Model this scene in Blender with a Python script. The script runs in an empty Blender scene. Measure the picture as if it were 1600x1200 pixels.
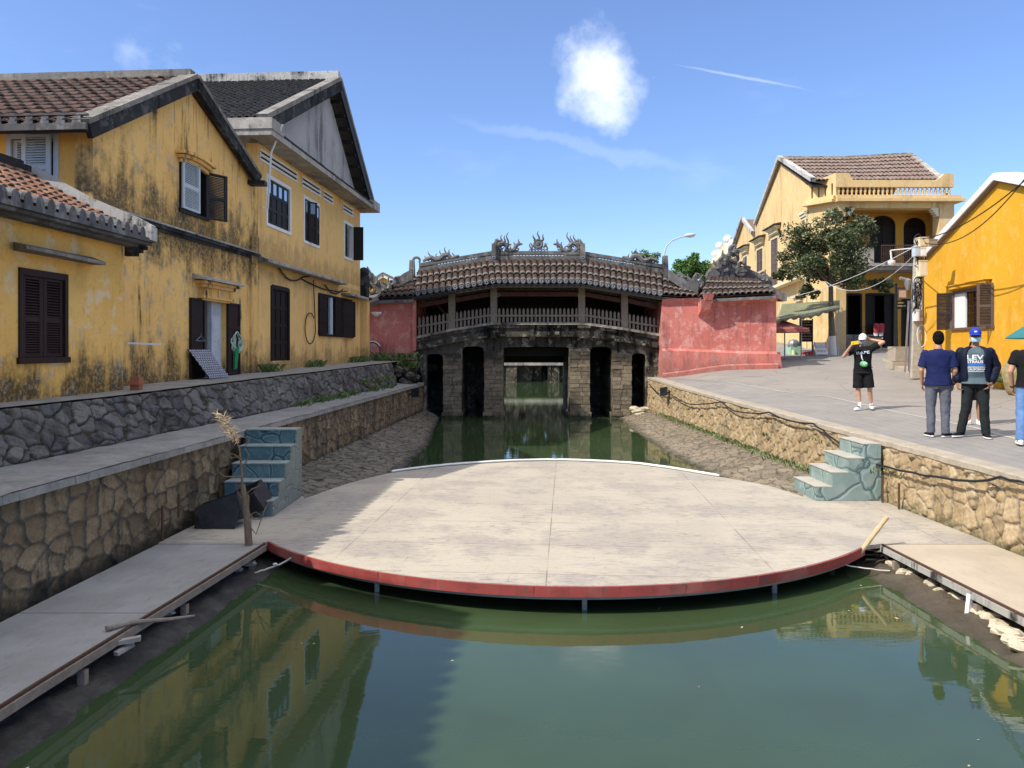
import bpy, math, random
import numpy as np
from mathutils import Vector, Matrix
from mathutils.geometry import tessellate_polygon
R = math.radians
rnd = random.Random(7)
sc = bpy.context.scene
C = sc.collection
# ---------------------------------------------------------------- camera
CZ = 1.5
cd = bpy.data.cameras.new('camera'); cam = bpy.data.objects.new('camera', cd); C.objects.link(cam)
cam.location = (0, 0, CZ); cam.rotation_euler = (R(90), 0, 0)
cd.sensor_width = 36; cd.lens = 27.0; cd.shift_y = -55/1600; cd.clip_start = .1; cd.clip_end = 3000
sc.camera = cam
sc.view_settings.view_transform = 'Standard'; sc.view_settings.look = 'None'
sc.view_settings.exposure = 0.90; sc.view_settings.gamma = 1
# ---------------------------------------------------------------- sun and sky
LD = Vector((.85, .44, -1)).normalized()
sun_l = bpy.data.lights.new('sun', 'SUN'); sun_l.energy = 2.9; sun_l.angle = R(.5); sun_l.color = (1, .94, .84)
sun = bpy.data.objects.new('sun', sun_l); C.objects.link(sun)
sun.rotation_euler = (-LD).to_track_quat('Z', 'Y').to_euler(); sun.location = (-20, -10, 40)
w = bpy.data.worlds.new('World'); sc.world = w; w.use_nodes = True
wt = w.node_tree; wn = wt.nodes; wl = wt.links; wn.clear()
out = wn.new('ShaderNodeOutputWorld'); bg = wn.new('ShaderNodeBackground'); bg.inputs[1].default_value = .15
sky = wn.new('ShaderNodeTexSky'); sky.sky_type = 'NISHITA'; sky.sun_disc = False
sky.sun_elevation = math.asin(-LD.z); sky.sun_rotation = math.atan2(-LD.x, -LD.y)
sky.air_density = 1.0; sky.dust_density = .7; sky.ozone_density = 2.2
def wmath(op, a, b=None):
    n = wn.new('ShaderNodeMath'); n.operation = op
    for i, v in enumerate((a, b)):
        if v is None: continue
        if isinstance(v, (int, float)): n.inputs[i].default_value = v
        else: wl.new(v, n.inputs[i])
    return n.outputs[0]
tc = wn.new('ShaderNodeTexCoord')
def wnoise(scale, detail, rough, stretch=(1, 1, 1), loc=(0, 0, 0)):
    mp = wn.new('ShaderNodeMapping'); mp.inputs['Scale'].default_value = stretch; mp.inputs['Location'].default_value = loc
    wl.new(tc.outputs['Generated'], mp.inputs[0])
    n = wn.new('ShaderNodeTexNoise'); n.inputs['Scale'].default_value = scale; n.inputs['Detail'].default_value = detail
    n.inputs['Roughness'].default_value = rough; wl.new(mp.outputs[0], n.inputs[0]); return n.outputs[0]
def wramp(v, a, b):
    n = wn.new('ShaderNodeMapRange'); n.interpolation_type = 'SMOOTHSTEP'
    n.inputs[1].default_value = a; n.inputs[2].default_value = b; wl.new(v, n.inputs[0]); return n.outputs[0]
def wdist(px, py, sx, sy):
    """soft blob round a direction of the sky; sx, sy are its half sizes as slopes"""
    d = Vector(((px-800)/1200, 1, (545-py)/1200)).normalized()
    rt = Vector((d.y, -d.x, 0)).normalized(); up = rt.cross(d)
    def dot(v, s):
        n = wn.new('ShaderNodeVectorMath'); n.operation = 'DOT_PRODUCT'; n.inputs[1].default_value = v/s
        wl.new(tc.outputs['Generated'], n.inputs[0]); return n.outputs['Value']
    a = dot(rt, sx); b = dot(up, sy); f = dot(d, 1)
    r2 = wmath('SQRT', wmath('ADD', wmath('MULTIPLY', a, a), wmath('MULTIPLY', b, b)))
    return wmath('ADD', r2, wmath('MULTIPLY', wmath('LESS_THAN', f, 0.0), 10.0))
n1 = wnoise(8.5, 9, .60); n2 = wnoise(3.0, 8, .6, (1, 1, 2.5), (3, 1, 2)); n3 = wnoise(60, 5, .6, (1, 1, 1), (4, 2, 1))
cl = wdist(940, 124, .060, .074)
cl = wmath('ADD', wmath('SUBTRACT', 1.0, cl), wmath('MULTIPLY', wmath('SUBTRACT', n1, .5), 2.6))
cl = wmath('MULTIPLY', wramp(cl, -.05, 1.15), .90)
cl = wmath('MULTIPLY', cl, wmath('ADD', .62, wmath('MULTIPLY', n3, .62)))
wisp = wmath('MULTIPLY', wramp(n2, .52, .8), .16)
ci2 = wdist(205, 75, .06, .045)
wl2 = wmath('MULTIPLY', wramp(wmath('ADD', wmath('SUBTRACT', 1.0, ci2), wmath('MULTIPLY', wmath('SUBTRACT', n1, .5), 4.0)), .2, 1.6), .35)
def streak(p0, p1, wd, amt):
    d = Vector((p1[0]-p0[0], p1[1]-p0[1])); L = d.length/1200/2
    m = ((p0[0]+p1[0])/2, (p0[1]+p1[1])/2)
    dd = Vector(((m[0]-800)/1200, 1, (545-m[1])/1200)).normalized()
    rt = Vector((dd.y, -dd.x, 0)).normalized(); up = rt.cross(dd); an = math.atan2(-d.y, d.x)
    a1 = rt*math.cos(an)+up*math.sin(an); a2 = -rt*math.sin(an)+up*math.cos(an)
    def dot(v, s):
        n = wn.new('ShaderNodeVectorMath'); n.operation = 'DOT_PRODUCT'; n.inputs[1].default_value = v/s
        wl.new(tc.outputs['Generated'], n.inputs[0]); return n.outputs['Value']
    a = dot(a1, L); b = wmath('ADD', dot(a2, wd), wmath('MULTIPLY', wmath('SUBTRACT', n1, .5), 4.5))
    r = wmath('SQRT', wmath('ADD', wmath('MULTIPLY', a, a), wmath('MULTIPLY', b, b)))
    r = wmath('ADD', r, wmath('MULTIPLY', wmath('LESS_THAN', dot(dd, 1), 0.0), 10.0))
    return wmath('MULTIPLY', wmath('SUBTRACT', 1.0, wramp(r, .2, 1.0)), amt)
s1 = streak((590, 160), (1230, 300), .016, .13); s2 = streak((1030, 83), (1290, 160), .0026, .24)
wisp = wmath('ADD', wisp, .05)
tot = wmath('MAXIMUM', wmath('MAXIMUM', cl, wisp), wmath('MAXIMUM', wl2, wmath('MAXIMUM', s1, s2)))
mix = wn.new('ShaderNodeMix'); mix.data_type = 'RGBA'; wl.new(tot, mix.inputs[0])
hs = wn.new('ShaderNodeHueSaturation'); hs.inputs['Saturation'].default_value = 1.15; hs.inputs['Hue'].default_value = .509; hs.inputs['Value'].default_value = 1.0
wl.new(sky.outputs[0], hs.inputs['Color'])
tint = wn.new('ShaderNodeMix'); tint.data_type = 'RGBA'; tint.blend_type = 'MULTIPLY'; tint.inputs[0].default_value = 1; tint.inputs[7].default_value = (.575, .66, .76, 1)
wl.new(hs.outputs[0], tint.inputs[6])
# broken bright cloud overhead, unseen, added to brighten the shaded walls
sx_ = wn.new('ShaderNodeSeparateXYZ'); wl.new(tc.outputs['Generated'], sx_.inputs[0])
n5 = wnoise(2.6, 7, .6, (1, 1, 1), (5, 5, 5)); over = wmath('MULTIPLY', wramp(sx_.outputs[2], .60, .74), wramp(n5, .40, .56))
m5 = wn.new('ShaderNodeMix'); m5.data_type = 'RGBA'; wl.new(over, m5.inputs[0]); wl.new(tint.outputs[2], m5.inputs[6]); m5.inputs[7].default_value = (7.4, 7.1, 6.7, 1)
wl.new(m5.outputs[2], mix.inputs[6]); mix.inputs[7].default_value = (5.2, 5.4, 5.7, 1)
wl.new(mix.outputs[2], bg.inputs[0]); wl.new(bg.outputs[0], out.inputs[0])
# ---------------------------------------------------------------- pixel helpers (photo 1600x1200) -> real positions
def S(px, py, Y): return Vector(((px-800)*Y/1200, Y, CZ+(545-py)*Y/1200))
def G(px, py, z): return S(px, py, 1200*(CZ-z)/(py-545))
Z3 = Vector((0, 0, 1))
class FR:
    """wall frame: u along d, v up, w out along the normal"""
    def __init__(s, o, d):
        s.o = Vector((o[0], o[1], 0)); s.d = Vector((d[0], d[1], 0)); s.n = Vector((d[1], -d[0], 0)).normalized()
    def p(s, u, v, w=0): return s.o+s.d*u+Z3*v+s.n*w
    def uv(s, px, py, w=0):
        k = (px-800)/1200; o = s.o+s.n*w
        # k*Y = ox+dx*u ; Y = oy+dy*u
        u = (o.x-k*o.y)/(k*s.d.y-s.d.x); Y = o.y+s.d.y*u
        return u, CZ+(545-py)*Y/1200
    def sub(s, u, ang):
        """a frame hinged at u turned by ang out of the wall"""
        c = s.d.normalized(); o = s.p(u, 0, 0); d = c*math.cos(ang)+s.n*math.sin(ang)
        return FR((o.x, o.y), (d.x, d.y))
# ---------------------------------------------------------------- mesh builder
class MB:
    def __init__(s): s.v = []; s.f = []; s.a = []
    def add(s, vs, fs, val=None):
        b = len(s.v); s.v += [Vector(q) for q in vs]
        for f in fs:
            s.f.append([b+i for i in f]); s.a.append(rnd.random() if val is None else val)
        return s
    def hexa(s, q, val=None):
        return s.add(q, [(0,3,2,1),(4,5,6,7),(0,1,5,4),(1,2,6,5),(2,3,7,6),(3,0,4,7)], rnd.random() if val is None else val)
    def fbox(s, F, u0, u1, v0, v1, w0, w1, val=None):
        return s.hexa([F.p(u0,v0,w1),F.p(u1,v0,w1),F.p(u1,v0,w0),F.p(u0,v0,w0),F.p(u0,v1,w1),F.p(u1,v1,w1),F.p(u1,v1,w0),F.p(u0,v1,w0)], val)
    def box(s, x0, x1, y0, y1, z0, z1, val=None):
        return s.hexa([(x0,y0,z0),(x1,y0,z0),(x1,y1,z0),(x0,y1,z0),(x0,y0,z1),(x1,y0,z1),(x1,y1,z1),(x0,y1,z1)], val)
    def beam(s, a, b, w, h, up=Z3, val=None):
        a = Vector(a); b = Vector(b); d = (b-a).normalized(); sd = d.cross(up)
        if sd.length < 1e-4: sd = Vector((1, 0, 0))
        sd = sd.normalized(); u2 = sd.cross(d); x = sd*w/2; y = u2*h/2
        return s.hexa([a-x-y,a+x-y,b+x-y,b-x-y,a-x+y,a+x+y,b+x+y,b-x+y], val)
    def tube(s, pts, rad, seg=8, val=None, cap=True, flat=1):
        pts = [Vector(p) for p in pts]; n = len(pts)
        if isinstance(rad, (int, float)): rad = [rad]*n
        vs = []; fs = []; prev = None
        for i, p in enumerate(pts):
            t = (pts[min(i+1, n-1)]-pts[max(i-1, 0)])
            t = t.normalized() if t.length > 1e-9 else Vector((0,0,1))
            if prev is None: x = t.orthogonal().normalized()
            else:
                x = prev-t*prev.dot(t)
                x = x.normalized() if x.length > 1e-6 else t.orthogonal().normalized()
            prev = x; y = t.cross(x)
            for k in range(seg):
                a = 2*math.pi*k/seg; vs.append(p+(x*math.cos(a)+y*math.sin(a)*flat)*rad[i])
        for i in range(n-1):
            for k in range(seg):
                k2 = (k+1) % seg; fs.append((i*seg+k, i*seg+k2, (i+1)*seg+k2, (i+1)*seg+k))
        if cap: fs.append(tuple(reversed(range(seg)))); fs.append(tuple((n-1)*seg+k for k in range(seg)))
        return s.add(vs, fs, rnd.random() if val is None else val)
    def cap2(s, a, ra, b, rb, seg=12, val=.5):
        """capsule with two radii"""
        a = Vector(a); b = Vector(b); d = (b-a); L = d.length
        d = d/L if L > 1e-6 else Vector((0,0,1)); pts = []; rs = []
        for k in range(5):
            t = math.pi/2*k/4; pts.append(a-d*ra*math.cos(t)); rs.append(max(ra*math.sin(t), .0006))
        for k in range(5):
            t = math.pi/2*k/4; pts.append(b+d*rb*math.sin(t)); rs.append(max(rb*math.cos(t), .0006))
        return s.tube(pts, rs, seg, val)
    def ell(s, c, r, seg=14, rings=9, val=.5, M=None):
        vs = []; fs = []; c = Vector(c)
        for i in range(rings+1):
            t = math.pi*i/rings
            for k in range(seg):
                a = 2*math.pi*k/seg
                q = Vector((r[0]*math.sin(t)*math.cos(a), r[1]*math.sin(t)*math.sin(a), r[2]*math.cos(t)))
                if i in (0, rings): q = Vector((r[0]*.02*math.cos(a), r[1]*.02*math.sin(a), q.z))
                vs.append(c+(M @ q if M else q))
        for i in range(rings):
            for k in range(seg):
                k2 = (k+1) % seg; fs.append((i*seg+k, (i+1)*seg+k, (i+1)*seg+k2, i*seg+k2))
        fs.append(tuple(range(seg))); fs.append(tuple(reversed([rings*seg+k for k in range(seg)])))
        return s.add(vs, fs, val)
    def rings(s, rg, seg=20, val=.5, pw=2.0):
        """loft of horizontal ellipses (cx,cy,z,rx,ry)"""
        vs = []; fs = []
        for (cx, cy, z, rx, ry) in rg:
            for k in range(seg):
                a = 2*math.pi*k/seg; ca = math.cos(a); sa = math.sin(a); q = (abs(ca)**pw+abs(sa)**pw)**(-1/pw)
                vs.append((cx+rx*ca*q, cy+ry*sa*q, z))
        n = len(rg)
        for i in range(n-1):
            for k in range(seg):
                k2 = (k+1) % seg; fs.append((i*seg+k, i*seg+k2, (i+1)*seg+k2, (i+1)*seg+k))
        fs.append(tuple(reversed(range(seg)))); fs.append(tuple((n-1)*seg+k for k in range(seg)))
        return s.add(vs, fs, val)
    def poly(s, F, loops, w0, w1, val=None):
        """prism from outline (+ holes) given as (u,v) loops; w1 is the front"""
        flat = [q for l in loops for q in l]; tri = tessellate_polygon([[Vector((a, b, 0)) for a, b in l] for l in loops])
        n = len(flat); vs = [F.p(a, b, w1) for a, b in flat]+[F.p(a, b, w0) for a, b in flat]; fs = []
        for t in tri:
            fs.append(tuple(t)); fs.append(tuple(n+i for i in reversed(t)))
        k = 0
        for l in loops:
            m = len(l)
            for i in range(m): a = k+i; b = k+(i+1) % m; fs.append((a, b, n+b, n+a))
            k += m
        return s.add(vs, fs, rnd.random() if val is None else val)
    def build(s, name, mat, parent=None, smooth=False, fix=True):
        me = bpy.data.meshes.new(name); off = Vector(parent_loc(parent)) if parent else Vector((0,0,0))
        me.from_pydata([v-off for v in s.v], [], s.f); me.update()
        if fix:
            import bmesh
            bm = bmesh.new(); bm.from_mesh(me); bmesh.ops.recalc_face_normals(bm, faces=bm.faces)
            bm.to_mesh(me); bm.free()
        at = me.attributes.new('rv', 'FLOAT', 'FACE'); at.data.foreach_set('value', s.a)
        if mat: me.materials.append(mat)
        if smooth: me.polygons.foreach_set('use_smooth', [True]*len(me.polygons))
        o = bpy.data.objects.new(name, me); C.objects.link(o)
        if parent: o.parent = parent
        return o
def parent_loc(p):
    l = Vector((0,0,0))
    while p is not None: l = l+p.location; p = p.parent
    return l
def tag(o, label=None, cat=None, group=None, kind=None):
    if label: o['label'] = label
    if cat: o['category'] = cat
    if group: o['group'] = group
    if kind: o['kind'] = kind
    return o
def thing(name, label, cat, loc=(0,0,0), group=None, rz=0):
    o = bpy.data.objects.new(name, None); C.objects.link(o); o.location = loc; o.rotation_euler = (0,0,rz); o.empty_display_size = .3
    return tag(o, label, cat, group)
def copy_tree(o, parent=None):
    c = o.copy(); C.objects.link(c); c.parent = parent
    for ch in [x for x in bpy.data.objects if x.parent == o]: copy_tree(ch, c)
    return c
# ---------------------------------------------------------------- materials
class NT:
    def __init__(s, name, rough=.8, metal=0, spec=.3):
        s.m = bpy.data.materials.new(name); s.m.use_nodes = True; s.t = s.m.node_tree; s.n = s.t.nodes; s.l = s.t.links
        s.b = s.n['Principled BSDF']; s.b.inputs['Roughness'].default_value = rough; s.b.inputs['Metallic'].default_value = metal
        s.b.inputs['Specular IOR Level'].default_value = spec; s.pos = s.n.new('ShaderNodeNewGeometry').outputs['Position']
        s.bh = None
    def lk(s, a, i):
        if isinstance(a, (int, float)): i.default_value = a
        elif isinstance(a, (tuple, list)): i.default_value = (*a, 1) if len(a) == 3 and len(i.default_value) == 4 else a
        else: s.l.new(a, i)
    def map(s, sc=(1,1,1), rot=(0,0,0), v=None, loc=(0,0,0)):
        m = s.n.new('ShaderNodeMapping'); s.lk(v or s.pos, m.inputs[0]); m.inputs['Scale'].default_value = sc
        m.inputs['Rotation'].default_value = rot; m.inputs['Location'].default_value = loc; return m.outputs[0]
    def noise(s, scale, det=5, rough=.6, v=None, dist=0):
        n = s.n.new('ShaderNodeTexNoise'); s.lk(v or s.pos, n.inputs['Vector']); n.inputs['Scale'].default_value = scale
        n.inputs['Detail'].default_value = det; n.inputs['Roughness'].default_value = rough; n.inputs['Distortion'].default_value = dist
        return n.outputs[0]
    def vor(s, scale, feat='F1', v=None, out='Distance', rnd_=1):
        n = s.n.new('ShaderNodeTexVoronoi'); n.feature = feat; s.lk(v or s.pos, n.inputs['Vector']); n.inputs['Scale'].default_value = scale
        n.inputs['Randomness'].default_value = rnd_; return n.outputs[out]
    def math(s, op, a, b=0, c=0):
        n = s.n.new('ShaderNodeMath'); n.operation = op; s.lk(a, n.inputs[0]); s.lk(b, n.inputs[1]); s.lk(c, n.inputs[2]); return n.outputs[0]
    def rng(s, v, a, b, c=0, d=1, smooth=True):
        n = s.n.new('ShaderNodeMapRange'); n.interpolation_type = 'SMOOTHSTEP' if smooth else 'LINEAR'; s.lk(v, n.inputs[0])
        for i, q in enumerate((a, b, c, d)): n.inputs[i+1].default_value = q
        return n.outputs[0]
    def mix(s, f, a, b, mode='MIX'):
        n = s.n.new('ShaderNodeMix'); n.data_type = 'RGBA'; n.blend_type = mode; s.lk(f, n.inputs[0]); s.lk(a, n.inputs[6]); s.lk(b, n.inputs[7]); return n.outputs[2]
    def ramp(s, f, stops):
        n = s.n.new('ShaderNodeValToRGB'); s.lk(f, n.inputs[0]); e = n.color_ramp.elements
        while len(e) < len(stops): e.new(.5)
        for q, (p, c) in zip(e, stops): q.position = p; q.color = (*c, 1)
        return n.outputs[0]
    def attr(s, name='rv'):
        n = s.n.new('ShaderNodeAttribute'); n.attribute_name = name; return n.outputs['Fac']
    def sep(s, v=None):
        n = s.n.new('ShaderNodeSeparateXYZ'); s.lk(v or s.pos, n.inputs[0]); return n.outputs
    def objc(s): return s.n.new('ShaderNodeTexCoord').outputs['Object']
    def bump(s, h, st=.3, dist=.02):
        n = s.n.new('ShaderNodeBump'); n.inputs['Strength'].default_value = st; n.inputs['Distance'].default_value = dist; s.lk(h, n.inputs['Height'])
        if s.bh: s.l.new(s.bh, n.inputs['Normal'])
        s.bh = n.outputs[0]; s.l.new(s.bh, s.b.inputs['Normal']); return s
    def col(s, c): s.lk(c, s.b.inputs['Base Color']); return s
    def rough(s, c): s.lk(c, s.b.inputs['Roughness']); return s
def plain(name, c, rough=.7, metal=0, var=.25, sc=6, bump=.15, spec=.3, obj=False):
    m = NT(name, rough, metal, spec); v = m.objc() if obj else None
    n = m.noise(sc, 6, .65, v); n2 = m.noise(sc*7, 4, .6, v)
    f = m.math('ADD', m.math('MULTIPLY', n, .65), m.math('MULTIPLY', n2, .35))
    m.col(m.ramp(f, [(.3, tuple(x*(1-var) for x in c)), (.7, tuple(min(1, x*(1+var)) for x in c))]))
    if bump: m.bump(n2, bump, .01)
    return m.m
def plaster(name, c1, c2, dark=(.035,.03,.022), zones=(), base_amt=.35, streak=.35, pale=(.55,.5,.42), pale_amt=.3, seed=0):
    """lime-washed plaster: blotches, vertical mould streaks, stains in height zones (z0,z1,strength)"""
    m = NT(name, .88, 0, .15); z = m.sep()[2]
    P = m.map(loc=(seed*3.1, seed*1.7, seed))
    big = m.noise(.55, 5, .6, P); med = m.noise(2.6, 8, .7, P); fine = m.noise(22, 5, .65, P)
    st = m.noise(2.2, 8, .72, m.map((1, 1, .13), loc=(seed, 5, 2))); st2 = m.noise(7, 6, .7, m.map((1, 1, .07), loc=(2, seed, 1)))
    col = m.mix(m.rng(big, .35, .65), c1, c2); col = m.mix(m.rng(fine, .3, .8, 0, .22), col, tuple(x*.55 for x in c1))
    col = m.mix(m.math('MULTIPLY', m.rng(med, .51, .61), pale_amt), col, pale)
    mould = m.math('MULTIPLY', m.rng(st, .50, .62), m.rng(big, .42, .56)); mould = m.math('MULTIPLY', mould, streak*1.5)
    mould = m.math('MAXIMUM', mould, m.math('MULTIPLY', m.rng(st2, .55, .66), streak*.6))
    mould = m.math('MAXIMUM', mould, m.math('MULTIPLY', m.rng(m.noise(5.5, 9, .75, P), .53, .64), base_amt*.5))
    for (z0, z1, s_) in zones:   # s_>0 : strongest at z0, gone at z1
        g = m.rng(z, z0, z1, 1, 0, False) if z1 > z0 else m.rng(z, z1, z0, 0, 1, False)
        lim = m.math('MULTIPLY', m.math('LESS_THAN', z, max(z0, z1)), m.math('GREATER_THAN', z, min(z0, z1)))
        nn = m.math('ADD', m.math('MULTIPLY', st, .55), m.math('MULTIPLY', med, .45))
        q = m.rng(m.math('ADD', nn, m.math('MULTIPLY', g, .26)), .53, .74)
        mould = m.math('MAXIMUM', mould, m.math('MULTIPLY', m.math('MULTIPLY', q, lim), s_))
    grain = m.rng(m.noise(16, 5, .7, P), .3, .58, .5, 1)
    col = m.mix(m.math('MULTIPLY', mould, grain), col, dark)
    m.col(col); m.bump(m.math('ADD', m.math('MULTIPLY', med, .6), m.math('MULTIPLY', fine, .3)), .35, .03); return m.m
def tilemat(name, cols, grey=(.12,.11,.10), amt=.5):
    m = NT(name, .85, 0, .2); a = m.attr(); n = m.noise(9, 7, .7); n2 = m.noise(50, 4, .6)
    k = len(cols); c = m.ramp(a, [(i/(k-1), q) for i, q in enumerate(cols)])
    c = m.mix(m.math('MULTIPLY', m.rng(n, .45, .65), amt), c, grey); c = m.mix(m.rng(n2, .3, .75, 0, .35), c, (.03,.026,.022))
    c = m.mix(m.math('GREATER_THAN', a, 1.2), c, m.mix(n, (.06,.055,.048), (.23,.205,.17))); m.col(c); m.bump(n2, .4, .01); return m.m
def stonemat(name, cols, mortar, dark=(.02,.02,.016), wet=None, moss=None, streaks=.4, sc=1):
    m = NT(name, .85, 0, .25); a = m.attr('st'); mo = m.attr('mo'); n = m.noise(4*sc, 7, .7); n2 = m.noise(28*sc, 6, .7); n3 = m.noise(1.1*sc, 6, .65)
    k = len(cols); c = m.ramp(a, [(i/(k-1), q) for i, q in enumerate(cols)])
    c = m.mix(m.rng(n2, .35, .75, 0, .5), c, tuple(x*.45 for x in cols[0])); c = m.mix(m.rng(n, .5, .7, 0, .45), c, tuple(x*.5 for x in cols[-1]))
    mc = m.mix(m.rng(n2, .35, .7, 0, .6), mortar, tuple(x*.4 for x in mortar))
    c = m.mix(m.rng(m.noise(9*sc, 7, .75), .54, .62, 0, .35), c, mc); c = m.mix(mo, c, mc); z = m.sep()[2]
    c = m.mix(m.math('MULTIPLY', m.rng(m.noise(2.4, 8, .7, m.map((1,1,.25))), .5, .62), streaks), c, dark)
    c = m.mix(m.rng(n3, .52, .72, 0, streaks), c, dark)
    if wet:
        g = m.rng(z, wet[0], wet[1], 1, 0, False); q = m.rng(m.math('ADD', m.math('MULTIPLY', g, .8), m.math('MULTIPLY', n, .6)), .62, .95)
        c = m.mix(m.math('MULTIPLY', q, wet[2]), c, moss or dark)
    m.col(c); m.bump(m.math('ADD', m.math('MULTIPLY', n2, .5), n), .5, .03); return m.m
M = {}
M['yA'] = plaster('ochre_wash_old', (.88,.54,.165), (.82,.48,.13), zones=[(.7, 1.8, .9)], streak=.14, pale=(.76,.63,.42), pale_amt=.7, seed=1)
M['yB'] = plaster('ochre_wash_mouldy', (.87,.55,.19), (.79,.47,.15), zones=[(.8, 2.0, .9), (3.7, 2.6, .9), (3.7, 5.3, .85)], streak=.72, pale=(.50,.42,.30), pale_amt=.45, seed=2)
M['yB2'] = plaster('ochre_wash_front', (.83,.48,.13), (.78,.44,.115), streak=.06, base_amt=.1, pale_amt=.1, seed=9)
M['yC'] = plaster('ochre_wash_smooth', (.89,.57,.215), (.83,.51,.18), zones=[(.9, 1.9, .65), (3.75, 4.6, .4), (3.6, 3.0, .4)], streak=.22, pale=(.6,.45,.25), pale_amt=.2, base_amt=.2, seed=3)
M['yD'] = plaster('pale_ochre_wash', (.74,.52,.24), (.68,.47,.22), dark=(.16,.11,.06), streak=.30, pale=(.72,.58,.36), pale_amt=.5, base_amt=.15, seed=4)
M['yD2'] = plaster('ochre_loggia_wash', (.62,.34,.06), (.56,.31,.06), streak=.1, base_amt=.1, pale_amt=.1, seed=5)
M['yE'] = plaster('new_ochre_wash', (.74,.385,.028), (.69,.34,.025), dark=(.30,.16,.04), streak=.12, base_amt=.22, pale=(.76,.45,.10), pale_amt=.5, seed=6)
M['cream'] = plaster('cream_wash', (.76,.66,.46), (.70,.58,.36), streak=.15, base_amt=.1, seed=7)
M['pink'] = plaster('red_wash', (.62,.215,.175), (.54,.165,.135), dark=(.13,.075,.065), zones=[(.4,1.7,.6)], streak=.50, pale=(.70,.36,.31), pale_amt=.75, base_amt=.62, seed=8)
M['gable'] = plaster('grey_render', (.44,.43,.42), (.36,.35,.34), dark=(.06,.06,.06), streak=.5, pale=(.36,.35,.34), pale_amt=.5, seed=3)
M['conc'] = plaster('old_concrete', (.40,.37,.32), (.28,.26,.23), dark=(.045,.04,.035), streak=.55, pale=(.55,.52,.46), pale_amt=.5, base_amt=.6, seed=5)
M['concm'] = plaster('mid_grey_coping', (.24,.225,.20), (.16,.15,.135), dark=(.03,.03,.028), streak=.6, pale=(.38,.35,.30), pale_amt=.5, base_amt=.8, seed=4)
M['conc_d'] = plaster('black_concrete', (.045,.045,.046), (.022,.022,.024), dark=(.008,.008,.008), streak=.6, pale=(.15,.15,.15), pale_amt=.5, base_amt=.7, seed=6)
M['limew'] = plaster('weathered_lime', (.52,.50,.46), (.38,.37,.34), dark=(.04,.04,.036), streak=.8, pale=(.6,.58,.54), pale_amt=.5, base_amt=1.4, seed=2)
M['orn'] = plaster('ornament_mortar', (.17,.165,.155), (.115,.11,.105), dark=(.02,.02,.019), streak=.7, pale=(.30,.29,.27), pale_amt=.5, base_amt=1.0, seed=3)
M['base'] = plaster('bridge_base_render', (.115,.10,.078), (.045,.040,.032), dark=(.006,.006,.005), streak=1.2, pale=(.40,.36,.28), pale_amt=.6, base_amt=1.5, seed=1)
M['tend'] = plaster('mortared_tile_ends', (.13,.13,.135), (.085,.085,.09), dark=(.02,.02,.02), streak=.5, pale=(.24,.24,.24), pale_amt=.7, base_amt=.8, seed=9)
M['tA'] = tilemat('orange_tiles', [(.16,.07,.04),(.34,.155,.085),(.28,.13,.08),(.40,.22,.14),(.19,.11,.08)], (.16,.12,.10), .45)
M['tB'] = tilemat('brown_tiles', [(.10,.055,.042),(.17,.092,.066),(.23,.125,.09),(.11,.08,.066),(.20,.135,.105)], (.10,.085,.075), .6)
M['tC'] = tilemat('dark_flat_tiles', [(.035,.034,.034),(.06,.058,.056),(.09,.087,.083),(.045,.044,.043)], (.14,.135,.13), .35)
M['tBr'] = tilemat('bridge_tiles', [(.028,.015,.010),(.050,.026,.017),(.075,.040,.026),(.035,.020,.015),(.095,.060,.042)], (.07,.058,.046), .55)
M['tD'] = tilemat('tan_tiles', [(.22,.15,.12),(.28,.20,.16),(.20,.13,.10),(.32,.24,.19)], (.20,.17,.15), .5)
M['tgap'] = plain('tile_underlay', (.03,.022,.018), .9, sc=20)
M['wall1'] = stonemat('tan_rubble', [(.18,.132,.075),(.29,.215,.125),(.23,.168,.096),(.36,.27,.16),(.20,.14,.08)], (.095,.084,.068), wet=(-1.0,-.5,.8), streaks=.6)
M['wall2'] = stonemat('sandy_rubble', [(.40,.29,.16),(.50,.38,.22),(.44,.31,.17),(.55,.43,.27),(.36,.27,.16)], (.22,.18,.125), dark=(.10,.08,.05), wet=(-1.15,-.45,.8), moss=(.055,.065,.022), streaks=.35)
M['wall3'] = stonemat('grey_rubble', [(.095,.09,.085),(.15,.14,.13),(.185,.172,.155),(.11,.11,.112),(.235,.215,.185)], (.062,.049,.036), dark=(.022,.018,.014), streaks=.6)
M['apron'] = stonemat('crazy_paving', [(.20,.165,.12),(.28,.23,.165),(.24,.195,.14),(.32,.265,.19)], (.085,.07,.048), dark=(.045,.04,.028), wet=(-1.25,-1.05,.9), moss=(.03,.03,.018), streaks=.4)
M['apron2'] = stonemat('crazy_paving_shade_tone', [(.15,.13,.10),(.23,.20,.15),(.19,.16,.12),(.27,.235,.18)], (.03,.027,.022), dark=(.02,.018,.014), wet=(-1.25,-1.05,.9), streaks=.35)  # same paving in darker colours, the left bank's shade mixed in
M['wood'] = plain('dark_brown_wood', (.013,.008,.006), .6, var=.4, sc=9)
M['woodr'] = plain('red_brown_wood', (.022,.009,.008), .55, var=.4, sc=9)
M['woodp'] = plain('grey_brown_paint', (.12,.085,.07), .6, var=.2, sc=9)
M['woodg'] = plain('weathered_grey_wood', (.27,.22,.17), .85, var=.4, sc=12)
M['beamr'] = plain('faded_red_beam', (.10,.045,.038), .85, var=.5, sc=7)
M['bblue'] = plain('pale_blue_paint', (.46,.52,.56), .55, var=.12, sc=5)
M['white'] = plain('white_paint', (.78,.77,.74), .6, var=.08, sc=5)
M['plastic_w'] = plain('white_plastic', (.72,.72,.70), .4, var=.05, bump=0)
M['black'] = plain('black_paint', (.012,.012,.013), .55, var=.3)
M['void'] = plain('unlit_interior', (.012,.010,.009), .95, var=.3)
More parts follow.
